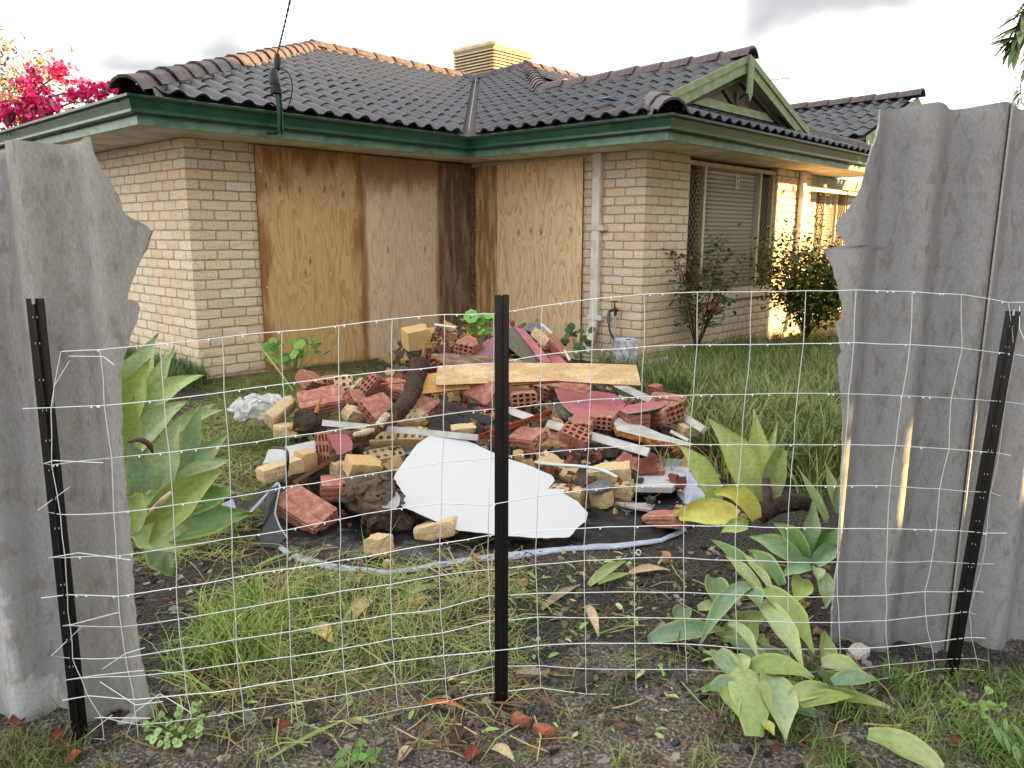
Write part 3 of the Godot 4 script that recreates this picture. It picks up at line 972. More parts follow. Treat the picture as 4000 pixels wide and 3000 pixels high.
func window_unit(H: Node3D, x0: float, x1: float, y0: float, y1: float, z: float, side_w: float) -> void:
	var win := Node3D.new()
	win.name = "window"
	H.add_child(win, true)
	var fr := MB.new()
	var zz := z - 0.05
	fr.box(T(Vector3((x0 + x1) * 0.5, y1 - 0.02, zz)), Vector3(x1 - x0, 0.045, 0.06), 0.004)
	fr.box(T(Vector3((x0 + x1) * 0.5, y0 + 0.02, zz)), Vector3(x1 - x0, 0.045, 0.06), 0.004)
	for x in [x0 + 0.02, x0 + side_w, x1 - side_w, x1 - 0.02]:
		fr.box(T(Vector3(x, (y0 + y1) * 0.5, zz + 0.001)), Vector3(0.045, y1 - y0 - 0.09, 0.055), 0.004)
	obj("frame", fr, M.frame_cream, win)
	slab_part("sill", M.cream_brick, win, Vector3(x0 - 0.02, y0 - 0.08, z - 0.1), Vector3(x1 + 0.02, y0 - 0.004, z + 0.025), 0.006)
	var gm := StandardMaterial3D.new()
	gm.albedo_color = Color(0.75, 0.8, 0.78, 0.12)
	gm.transparency = BaseMaterial3D.TRANSPARENCY_ALPHA
	gm.roughness = 0.05
	gm.metallic_specular = 0.15
	slab_part("pane", gm, win, Vector3(x0 + side_w + 0.02, y0 + 0.04, zz - 0.004), Vector3(x1 - side_w - 0.02, y1 - 0.04, zz + 0.002))
	# the room behind, closed on every side
	slab_part("room_back", M.room_wall, win, Vector3(x0 - 0.3, y0 - 0.3, z - 2.3), Vector3(x1 + 0.3, y1 + 0.02, z - 2.26))
	slab_part("room_floor", M.room_wall, win, Vector3(x0 - 0.3, y0 - 0.34, z - 2.26), Vector3(x1 + 0.3, y0 - 0.3, z - 0.12))
	slab_part("room_ceiling", M.room_wall, win, Vector3(x0 - 0.3, y1 - 0.005, z - 2.26), Vector3(x1 + 0.3, y1 + 0.018, z - 0.12))
	for sx in [x0 - 0.3, x1 + 0.27]:
		slab_part("room_side", M.room_wall, win, Vector3(sx, y0 - 0.3, z - 2.26), Vector3(sx + 0.03, y1, z - 0.12))
	var sl := MB.new()
	sl.box(T(Vector3.ZERO, Vector3(38, 0, 0)), Vector3(x1 - x0 - 2 * side_w + 0.02, 0.03, 0.003))
	var sm := sl.mesh()
	var n := int((y1 - y0) / 0.046)
	for i in n:
		obj("blind_slat", sm, M.blind, win, T(Vector3((x0 + x1) * 0.5, y0 + 0.03 + 0.046 * i, zz - 0.07)))
	# diamond security screens on both sides
	for s in 2:
		var a: float = x0 + 0.045 if s == 0 else x1 - side_w + 0.025
		var b: float = x0 + side_w - 0.025 if s == 0 else x1 - 0.045
		var ms := MB.new()
		var cw := (b - a) / 4.0
		var ch := cw * 1.25
		var rr := int((y1 - y0 - 0.09) / ch)
		for r in rr:
			for k in 4:
				var cx := a + cw * (k + 0.5)
				var cy := y0 + 0.045 + ch * (r + 0.5)
				for q in [[Vector2(-0.5, 0), Vector2(0, 0.5)], [Vector2(0, 0.5), Vector2(0.5, 0)], [Vector2(0.5, 0), Vector2(0, -0.5)], [Vector2(0, -0.5), Vector2(-0.5, 0)]]:
					var p0 := Vector3(cx + q[0].x * cw, cy + q[0].y * ch, zz + 0.02)
					var p1 := Vector3(cx + q[1].x * cw, cy + q[1].y * ch, zz + 0.02)
					var d := (p1 - p0).normalized()
					ms.box(Transform3D(Basis(d.cross(Vector3(0, 0, 1)), d, Vector3(0, 0, 1)), (p0 + p1) * 0.5), Vector3(0.007, p0.distance_to(p1) + 0.005, 0.004))
		obj("security_screen", ms, M.screen_wire, win)
	# printed sticker on the glass
	var sc := MB.new()
	var px := x0 + side_w + (x1 - x0 - 2 * side_w) * 0.58
	sc.box(T(Vector3(px, y1 - 0.17, zz + 0.005)), Vector3(0.09, 0.15, 0.002))
	var st := obj("sticker", sc, M.white_paint, win)
	sc = MB.new()
	sc.box(T(Vector3(px, y1 - 0.13, zz + 0.0075)), Vector3(0.05, 0.03, 0.002))
	sc.box(T(Vector3(px, y1 - 0.19, zz + 0.0075)), Vector3(0.03, 0.05, 0.002))
	obj("sticker_print", sc, M.pink_paint, st)

func build_windows(H: Node3D) -> void:
	window_unit(H, 4.16, 6.17, 0.85, 2.25, HZ, 0.36)
	window_unit(H, 9.1, 10.4, 0.85, 2.2, 1.7, 0.4)
	slab_part("porch_beam", M.gable_green, H, Vector3(7.22, 2.14, 2.2), Vector3(12.0, 2.285, 2.3), 0.004)

func build_cooler() -> void:
	var c := thing("evaporative_cooler", "beige louvred evaporative cooler box standing on the tiled roof", "air cooler")
	c.transform = house.transform * T(Vector3(8.44, 4.12, -4.64))
	var b := MB.new()
	b.box(T(Vector3(0, 0.38, 0)), Vector3(1.0, 0.76, 1.0))
	obj("body", b, M.cooler, c)
	for i in 13:
		b = MB.new()
		var y := 0.08 + 0.056 * i
		var rows := []
		for q in [[0.575, y], [0.575, y + 0.018], [0.535, y + 0.04]]:
			var row := PackedVector3Array()
			var hw: float = q[0]
			for k in 4:
				for a in 4:
					var an := -PI * 0.75 + PI * 0.5 * k + (a - 1.5) * PI / 6.0
					var ce := Vector2(cos(-PI * 0.75 + PI * 0.5 * k), sin(-PI * 0.75 + PI * 0.5 * k)) * (hw - 0.07) * sqrt(2.0)
					row.append(Vector3(ce.x + cos(an) * 0.07, q[1], ce.y + sin(an) * 0.07))
			row.append(row[0])
			rows.append(row)
		b.grid(rows, [], false)
		obj("louvre", b, M.cooler, c)
	b = MB.new()
	b.box(T(Vector3(0, 0.86, 0)), Vector3(1.16, 0.14, 1.16), 0.05)
	obj("lid", b, M.cooler, c)

func build_neighbour() -> void:
	# the roofs that show over the right-hand fence
	var n := thing("second_roof", "second tiled roof with small green gable, showing over the right fence sheets", "roof")
	n.transform = house.transform * T(Vector3(9.85, 0, 2.75))
	var ry := 3.5
	var hw := 1.9
	var ey := ry - hw * PITCH
	var b := MB.new()
	b.quad(Vector3(-hw, ey - 0.04, 0), Vector3(-hw, ey - 0.04, -3.2), Vector3(0, ry - 0.04, -3.2), Vector3(0, ry - 0.04, 0))
	b.quad(Vector3(hw, ey - 0.04, -3.2), Vector3(hw, ey - 0.04, 0), Vector3(0, ry - 0.04, 0), Vector3(0, ry - 0.04, -3.2))
	b.quad(Vector3(-2.6, 2.7, -0.8), Vector3(2.0, 2.7, -0.8), Vector3(2.0, 3.52, -3.0), Vector3(-0.4, 3.52, -3.0))
	b.tri(Vector3(-2.6, 2.7, -5.2), Vector3(-2.6, 2.7, -0.8), Vector3(-0.4, 3.52, -3.0))
	var roof := obj("roof_sheet", b, M.bedding, n)
	tile_field(Vector2(-hw + 0.1, 0.1), Vector2(0, -1), Vector2(1, 0), ey + 0.1 * PITCH, 17, 6, [[Vector2(0, 0), Vector2(1, 0)], [Vector2(0, 0.02), Vector2(0, 1)]])
	tile_field(Vector2(-2.6, -0.9), Vector2(1, 0), Vector2(0, -1), 2.74, 15, 7, [[Vector2(-2.6, -0.8), Vector2(-0.7071, -0.7071)], [Vector2(0, -3.0), Vector2(0, -1)], [Vector2(-hw, -0.8), Vector2(0.7071, 0.7071)] if false else [Vector2(-0.5, 0), Vector2(1, 0)]])
	tile_field(Vector2(-2.5, -0.8), Vector2(0, -1), Vector2(1, 0), 2.74, 24, 7, [[Vector2(-2.6, -0.8), Vector2(0.7071, 0.7071)], [Vector2(-0.4, -3.0), Vector2(0.7071, -0.7071)]])
	place_tiles(roof, n.transform, 90)
	var up := Vector3(0, 0.05, 0)
	ridge_caps(roof, Vector3(-2.6, 2.7, -0.8) + up, Vector3(-0.4, 3.52, -3.0) + up, M.ridge_tile)
	ridge_caps(roof, Vector3(-0.4, 3.52, -3.0) + up, Vector3(2.0, 3.52, -3.0) + up, M.ridge_tile)
	ridge_caps(roof, Vector3(0, ry, 0.08) + up, Vector3(0, ry, -3.0) + up, M.ridge_tile)
	slab_part("valley_flashing", M.flashing_blue, roof, Vector3(-1.72, 2.86, -1.0), Vector3(-1.5, 2.95, -0.85))
	b = MB.new()
	b.tri(Vector3(-hw + 0.05, ey, -0.1), Vector3(hw - 0.05, ey, -0.1), Vector3(0, ry - 0.05, -0.1))
	b.tri(Vector3(hw - 0.05, ey, -0.14), Vector3(-hw + 0.05, ey, -0.14), Vector3(0, ry - 0.05, -0.14))
	obj("gable_infill", b, M.fascia_green, n)
	for s in [-1.0, 1.0]:
		b = MB.new()
		rake(b, Vector3(0, ry + 0.0, 0.02), Vector3(s * hw, ey, 0.02), 0.2, 0.03)
		obj("barge_board", b, M.gable_green, n)
	slab_part("truss_post", M.gable_green, n, Vector3(-0.04, ey, -0.04), Vector3(0.04, ry - 0.2, 0.01))

func build_power() -> void:
	# the bracket on the eaves that takes the overhead wire
	var hx := house.transform
	var br := thing("service_bracket", "green steel bracket on the gutter with black junction box and looped wire", "power bracket")
	var at := Vector3(0.457, 2.292, 0.740)
	br.transform = Transform3D(hx.basis.scaled_local(Vector3.ONE * 0.7), hx * at)
	var b := MB.new()
	b.tube(PackedVector3Array([Vector3(-0.07, 0.02, -0.1), Vector3(-0.02, 0.02, 0.0), Vector3(0.0, 0.04, 0.03), Vector3(0.0, 0.3, 0.05), Vector3(-0.02, 0.5, 0.05)]), [0.025], 8)
	obj("arm", b, M.gutter_green, br)
	b = MB.new()
	b.box(T(Vector3(0.03, 0.25, 0.05)), Vector3(0.012, 0.5, 0.05), 0.003)
	obj("stay_plate", b, M.gutter_green, br)
	b = MB.new()
	b.box(T(Vector3(-0.03, 0.5, 0.05)), Vector3(0.1, 0.13, 0.09), 0.015)
	b.tube(PackedVector3Array([Vector3(-0.04, 0.55, 0.05), Vector3(-0.05, 0.66, 0.05), Vector3(-0.05, 0.72, 0.05)]), [0.06, 0.055, 0.02], 10)
	obj("junction_box", b, M.black_plastic, br)
	b = MB.new()
	b.tube(PackedVector3Array([Vector3(0.0, 0.72, 0.05), Vector3(0.01, 0.8, 0.05), Vector3(0.015, 0.88, 0.05)]), [0.035, 0.045, 0.03], 8)
	obj("insulator", b, M.black_plastic, br)
	b = MB.new()
	var pts := PackedVector3Array()
	for i in 21:
		var an := -0.6 + i * 4.2 / 20.0
		pts.append(Vector3(0.06 + 0.12 * sin(an), 0.5 + 0.22 * cos(an), 0.06 + 0.03 * sin(an * 2.0)))
	b.tube(pts, [0.007], 6)
	obj("wire_loop", b, M.black_plastic, br)
	var ca := thing("overhead_cable", "twisted overhead power cable rising from the eaves bracket", "power cable", Vector3.ZERO)
	b = MB.new()
	var a := hx * (at + Vector3(0.015, 0.88, 0.05) * 0.7)
	var e := Vector3(-1.117, 2.700, -4.200)
	pts = PackedVector3Array()
	var pts2 := PackedVector3Array()
	for i in 61:
		var t := i / 60.0
		var p := a.lerp(a + (e - a) * 1.6, t) + Vector3(0, -0.02 * sin(PI * t), 0)
		var w := Vector3(cos(i * 1.1), 0, sin(i * 1.1)) * 0.0035
		pts.append(p + w); pts2.append(p - w)
	b.tube(pts, [0.004], 5)
	b.tube(pts2, [0.004], 5)
	obj("strand", b, M.cable, ca)
	var an2 := thing("roof_antenna", "thin metal antenna boom sticking out behind the gable", "antenna")
	b = MB.new()
	var p0 := Vector3(4.243, 4.083, -14.000)
	var p1 := Vector3(4.732, 4.137, -14.000)
	b.tube(PackedVector3Array([p0 + (p0 - p1) * 0.3, p1]), [0.012], 6)
	obj("boom", b, M.wire, an2)
	for i in 7:
		b = MB.new()
		var p := p0.lerp(p1, i / 6.0)
		b.tube(PackedVector3Array([p + Vector3(0, 0, -0.14), p + Vector3(0, 0.0, 0.14)]), [0.008], 5)
		obj("element", b, M.wire, an2)
	b = MB.new()
	b.tube(PackedVector3Array([p0 + (p0 - p1) * 0.3 + Vector3(0, 0.1, 0), p0 + (p0 - p1) * 0.3 + Vector3(0, -1.2, 0)]), [0.018], 6)
	obj("mast", b, M.wire, an2)

# ------------------------------------------------------------ fence: star pickets, wire mesh, broken cement sheets
var mesh_nodes := [
	[Vector2(-1.223, 1.182), Vector2(-1.263, 1.027), Vector2(-1.278, 0.864), Vector2(-1.269, 0.719), Vector2(-1.270, 0.589), Vector2(-1.275, 0.476), Vector2(-1.277, 0.380), Vector2(-1.279, 0.277), Vector2(-1.262, 0.212), Vector2(-1.250, 0.153), Vector2(-1.220, 0.080), Vector2(-1.220, 0.005)],
	[Vector2(-1.124, 1.185), Vector2(-1.128, 1.029), Vector2(-1.121, 0.878), Vector2(-1.131, 0.716), Vector2(-1.134, 0.586), Vector2(-1.140, 0.461), Vector2(-1.140, 0.366), Vector2(-1.136, 0.267), Vector2(-1.132, 0.204), Vector2(-1.125, 0.128), Vector2(-1.123, 0.045), Vector2(-1.123, -0.030)],
	[Vector2(-0.969, 1.198), Vector2(-0.971, 1.041), Vector2(-0.969, 0.888), Vector2(-0.971, 0.731), Vector2(-0.975, 0.603), Vector2(-0.980, 0.479), Vector2(-0.982, 0.378), Vector2(-0.981, 0.284), Vector2(-0.978, 0.208), Vector2(-0.977, 0.131), Vector2(-0.969, 0.049), Vector2(-0.969, -0.026)],
	[Vector2(-0.806, 1.214), Vector2(-0.812, 1.058), Vector2(-0.809, 0.902), Vector2(-0.813, 0.747), Vector2(-0.817, 0.622), Vector2(-0.822, 0.498), Vector2(-0.823, 0.397), Vector2(-0.826, 0.299), Vector2(-0.826, 0.221), Vector2(-0.822, 0.138), Vector2(-0.819, 0.061), Vector2(-0.819, -0.014)],
	[Vector2(-0.647, 1.228), Vector2(-0.652, 1.077), Vector2(-0.651, 0.922), Vector2(-0.657, 0.772), Vector2(-0.663, 0.638), Vector2(-0.669, 0.515), Vector2(-0.669, 0.417), Vector2(-0.671, 0.312), Vector2(-0.672, 0.230), Vector2(-0.670, 0.152), Vector2(-0.665, 0.075), Vector2(-0.659, -0.009)],
	[Vector2(-0.492, 1.242), Vector2(-0.498, 1.095), Vector2(-0.499, 0.939), Vector2(-0.504, 0.790), Vector2(-0.509, 0.664), Vector2(-0.517, 0.532), Vector2(-0.519, 0.432), Vector2(-0.519, 0.331), Vector2(-0.519, 0.244), Vector2(-0.517, 0.167), Vector2(-0.511, 0.088), Vector2(-0.508, -0.001)],
	[Vector2(-0.343, 1.259), Vector2(-0.348, 1.109), Vector2(-0.351, 0.955), Vector2(-0.356, 0.808), Vector2(-0.360, 0.685), Vector2(-0.365, 0.552), Vector2(-0.369, 0.445), Vector2(-0.369, 0.346), Vector2(-0.369, 0.262), Vector2(-0.365, 0.185), Vector2(-0.361, 0.105), Vector2(-0.355, 0.019)],
	[Vector2(-0.196, 1.270), Vector2(-0.200, 1.118), Vector2(-0.203, 0.972), Vector2(-0.208, 0.826), Vector2(-0.211, 0.699), Vector2(-0.219, 0.569), Vector2(-0.222, 0.464), Vector2(-0.219, 0.351), Vector2(-0.214, 0.271), Vector2(-0.212, 0.195), Vector2(-0.208, 0.112), Vector2(-0.201, 0.030)],
	[Vector2(-0.056, 1.268), Vector2(-0.055, 1.120), Vector2(-0.059, 0.979), Vector2(-0.063, 0.825), Vector2(-0.068, 0.694), Vector2(-0.072, 0.576), Vector2(-0.072, 0.462), Vector2(-0.071, 0.372), Vector2(-0.068, 0.285), Vector2(-0.064, 0.211), Vector2(-0.060, 0.125), Vector2(-0.057, 0.045)],
	[Vector2(0.088, 1.291), Vector2(0.086, 1.144), Vector2(0.087, 0.993), Vector2(0.085, 0.840), Vector2(0.080, 0.709), Vector2(0.079, 0.588), Vector2(0.077, 0.474), Vector2(0.082, 0.377), Vector2(0.085, 0.296), Vector2(0.087, 0.208), Vector2(0.093, 0.125), Vector2(0.097, 0.046)],
	[Vector2(0.238, 1.311), Vector2(0.240, 1.158), Vector2(0.238, 1.004), Vector2(0.237, 0.850), Vector2(0.235, 0.717), Vector2(0.232, 0.591), Vector2(0.232, 0.482), Vector2(0.234, 0.373), Vector2(0.238, 0.285), Vector2(0.241, 0.196), Vector2(0.245, 0.103), Vector2(0.250, 0.011)],
	[Vector2(0.396, 1.323), Vector2(0.402, 1.164), Vector2(0.400, 1.007), Vector2(0.398, 0.851), Vector2(0.394, 0.719), Vector2(0.393, 0.586), Vector2(0.395, 0.478), Vector2(0.398, 0.362), Vector2(0.402, 0.271), Vector2(0.408, 0.177), Vector2(0.414, 0.083), Vector2(0.420, -0.009)],
	[Vector2(0.563, 1.328), Vector2(0.570, 1.166), Vector2(0.566, 1.007), Vector2(0.563, 0.848), Vector2(0.560, 0.716), Vector2(0.555, 0.578), Vector2(0.560, 0.466), Vector2(0.568, 0.345), Vector2(0.573, 0.252), Vector2(0.581, 0.158), Vector2(0.589, 0.065), Vector2(0.597, -0.021)],
	[Vector2(0.737, 1.327), Vector2(0.744, 1.163), Vector2(0.738, 1.003), Vector2(0.736, 0.840), Vector2(0.732, 0.705), Vector2(0.733, 0.566), Vector2(0.740, 0.444), Vector2(0.748, 0.322), Vector2(0.756, 0.227), Vector2(0.766, 0.125), Vector2(0.774, 0.033), Vector2(0.781, -0.050)],
	[Vector2(0.915, 1.329), Vector2(0.921, 1.162), Vector2(0.915, 1.001), Vector2(0.915, 0.832), Vector2(0.913, 0.692), Vector2(0.916, 0.546), Vector2(0.925, 0.424), Vector2(0.935, 0.300), Vector2(0.945, 0.204), Vector2(0.955, 0.103), Vector2(0.963, 0.010), Vector2(0.970, -0.065)],
	[Vector2(1.086, 1.330), Vector2(1.095, 1.162), Vector2(1.091, 0.994), Vector2(1.095, 0.824), Vector2(1.094, 0.680), Vector2(1.098, 0.531), Vector2(1.106, 0.412), Vector2(1.117, 0.284), Vector2(1.132, 0.186), Vector2(1.145, 0.086), Vector2(1.154, 0.003), Vector2(1.160, -0.058)],
	[Vector2(1.282, 1.323), Vector2(1.293, 1.151), Vector2(1.284, 0.981), Vector2(1.278, 0.812), Vector2(1.274, 0.672), Vector2(1.280, 0.519), Vector2(1.288, 0.397), Vector2(1.301, 0.274), Vector2(1.309, 0.177), Vector2(1.325, 0.076), Vector2(1.340, 0.006), Vector2(1.348, -0.046)],
	[Vector2(1.459, 1.312), Vector2(1.484, 1.136), Vector2(1.465, 0.967), Vector2(1.478, 0.791), Vector2(1.459, 0.651), Vector2(1.464, 0.503), Vector2(1.461, 0.387), Vector2(1.449, 0.274), Vector2(1.463, 0.180), Vector2(1.494, 0.076), Vector2(1.514, 0.004), Vector2(1.523, -0.032)],
	[Vector2(1.636, 1.284), Vector2(1.681, 1.111), Vector2(1.672, 0.947), Vector2(1.673, 0.767), Vector2(1.660, 0.626), Vector2(1.663, 0.477), Vector2(1.661, 0.361), Vector2(1.643, 0.261), Vector2(1.634, 0.182), Vector2(1.655, 0.081), Vector2(1.688, -0.007), Vector2(1.700, -0.044)],
]

func fence_z(x: float) -> float:
	# the line of the posts
	return -(2.28 + 0.1548 * x) if x < -0.031 else -(2.2806 + 0.1793 * x)

func lookup(tab: Array, y: float) -> float:
	# tab runs from the top down as (s, y)
	if y >= tab[0].y:
		return tab[0].x
	for i in tab.size() - 1:
		if y <= tab[i].y and y >= tab[i + 1].y:
			var f: float = (tab[i].y - y) / maxf(1e-6, tab[i].y - tab[i + 1].y)
			return lerpf(tab[i].x, tab[i + 1].x, f)
	return tab[tab.size() - 1].x

func corrugated(s0: Array, s1: Array, top: Array, pitch: float, amp: float, phase: float, lime := false) -> MB:
	var thick := 0.007
	# s0, s1: left and right edges as (s, y) from the top down; top: (s, y) from left to right
	var b := MB.new()
	var nr := 150
	var nc := 64
	var front := []
	var back := []
	var cols := []
	for r in nr + 1:
		var t := float(r) / nr
		var row := PackedVector3Array()
		var rowb := PackedVector3Array()
		var cr := PackedColorArray()
		var ynom: float = lerpf(-0.18, 1.0, t)
		var ymax := 0.0
		for q in top:
			ymax = maxf(ymax, q.y)
		var yy: float = ynom * ymax if ynom > 0 else ynom
		var a := lookup(s0, yy)
		var e := lookup(s1, yy)
		for k in nc + 1:
			var s := lerpf(a, e, float(k) / nc)
			var ty: float = top[0].y
			for i in top.size() - 1:
				if s >= top[i].x and s <= top[i + 1].x:
					ty = lerpf(top[i].y, top[i + 1].y, (s - top[i].x) / maxf(1e-6, top[i + 1].x - top[i].x))
				elif i == top.size() - 2 and s > top[i + 1].x:
					ty = top[i + 1].y
			var y := yy * lerpf(1.0, ty / ymax, clampf(t * 6.0 - 5.0, 0.0, 1.0))
			var an := TAU * (s - phase) / pitch
			var z := amp * cos(an) + 0.0012 * nois(Vector3(s, y, 0), 160.0)
			var dz := -amp * sin(an) * TAU / pitch
			var nn := Vector3(-dz, 0, 1).normalized()
			var p := Vector3(s, y, z)
			row.append(p); rowb.append(p - nn * thick)
			var wob := 0.012 * nois(Vector3(s, y, 0), 700.0) + 0.006 * nois(Vector3(s, y, 0), 3000.0)
			var g := 1.0 if (y < 0.46 and s < -0.372 + wob) or (y < 0.15 + wob * 3.0 and s < -0.27 + wob * 2.0) else 0.0
			cr.append(Color(1, 1, 1) if not lime or g > 0.5 else Color(0.66, 0.66, 0.655))
		front.append(row); cols.append(cr); back.append(rowb)
	b.grid(front, cols)
	for i in b.v.size():
		var dz := -amp * sin(TAU * (b.v[i].x - phase) / pitch) * TAU / pitch
		b.n[i] = Vector3(-dz, 0, 1).normalized()
	b.grid(back, [], true)
	var cut := MB.new()
	for r in nr:
		cut.quad(back[r][0], front[r][0], front[r + 1][0], back[r + 1][0])
		cut.quad(front[r][nc], back[r][nc], back[r + 1][nc], front[r + 1][nc])
	for k in nc:
		cut.quad(front[nr][k], front[nr][k + 1], back[nr][k + 1], back[nr][k])
	return join_edge(b, cut)

var last_edge: MB
func join_edge(b: MB, cut: MB) -> MB:
	last_edge = cut
	return b

func rough_edge(tab: Array, amp: float, seed: int) -> Array:
	var r := RandomNumberGenerator.new()
	r.seed = seed
	var out := []
	for i in tab.size() - 1:
		var n := maxi(1, int((tab[i].y - tab[i + 1].y) / 0.014))
		for k in n:
			var f := float(k) / n
			out.append(Vector2(lerpf(tab[i].x, tab[i + 1].x, f) + (r.randf_range(-amp, amp) if k else 0.0), lerpf(tab[i].y, tab[i + 1].y, f)))
	out.append(tab[tab.size() - 1])
	return out

func cement_sheet(label: String, at: Vector3, slope: float, s0: Array, s1: Array, top: Array, pitch: float, amp: float, phase: float, tint: Color, lime := false) -> Node3D:
	var t := thing("fence_sheet", label, "fence sheet", at, "")
	t.rotation.y = atan(slope)
	var m: StandardMaterial3D = M.cement_sheet.duplicate()
	m.albedo_color = tint
	m.uv1_offset = at * 0.37
	m.uv1_scale = Vector3(2.4, 0.8, 2.4)
	var b := corrugated(s0, s1, top, pitch, amp, phase, lime)
	obj("sheet_face", b, m, t)
	obj("sheet_edge", last_edge, M.cement_edge, t)
	return t

func picket(label: String, base: Vector3, top: Vector3, turn: float, holes := 13) -> void:
	var t := thing("star_picket", label, "fence post", base, "star pickets holding the wire mesh")
	var h := base.distance_to(top)
	var up := (top - base) / h
	var b := MB.new()
	# a flat back with a stem in the middle: the Y section of a star picket
	for fin in 3:
		var an := [0.0, PI, PI / 2.0][fin] as float
		var l := [0.0195, 0.0195, 0.02][fin] as float
		var d := Vector3(cos(an), 0, sin(an))
		b.box(T(d * (l * 0.5 + 0.002) + Vector3(0, h * 0.5 - 0.05 - fin * 0.0006, 0), Vector3(0, -rad_to_deg(an), 0)), Vector3(l, h + 0.1, 0.005), 0.0015)
	b.box(T(Vector3(0, h * 0.5 - 0.052, 0)), Vector3(0.008, h + 0.098, 0.008), 0.002)
	var x := Vector3.UP.cross(Vector3(0, 0, 1))
	var bs := Basis(Vector3(up.y, -up.x, 0).normalized(), up, Vector3(0, 0, 1)).orthonormalized() * Basis(Vector3.UP, turn)
	var o := obj("post", b, M.picket, t, Transform3D(bs, Vector3.ZERO))
	for i in holes:
		var y := h - 0.05 - i * (0.07 if i < 2 else 0.085)
		if y < 0.1:
			break
		b = MB.new()
		b.tube(PackedVector3Array([Vector3(0.004, y, 0.0215), Vector3(0.0055, y, 0.0215)]), [0.0032], 6)
		b.tube(PackedVector3Array([Vector3(-0.0055, y, 0.0215), Vector3(-0.004, y, 0.0215)]), [0.0032], 6)
		obj("wire_hole", b, M.picket_hole, o)
	if holes == 0:
		return
	b = MB.new()
	b.box(T(Vector3(0.0, h - 0.004, 0.0215)), Vector3(0.0065, 0.02, 0.007))
	obj("top_notch", b, M.picket_hole, o)

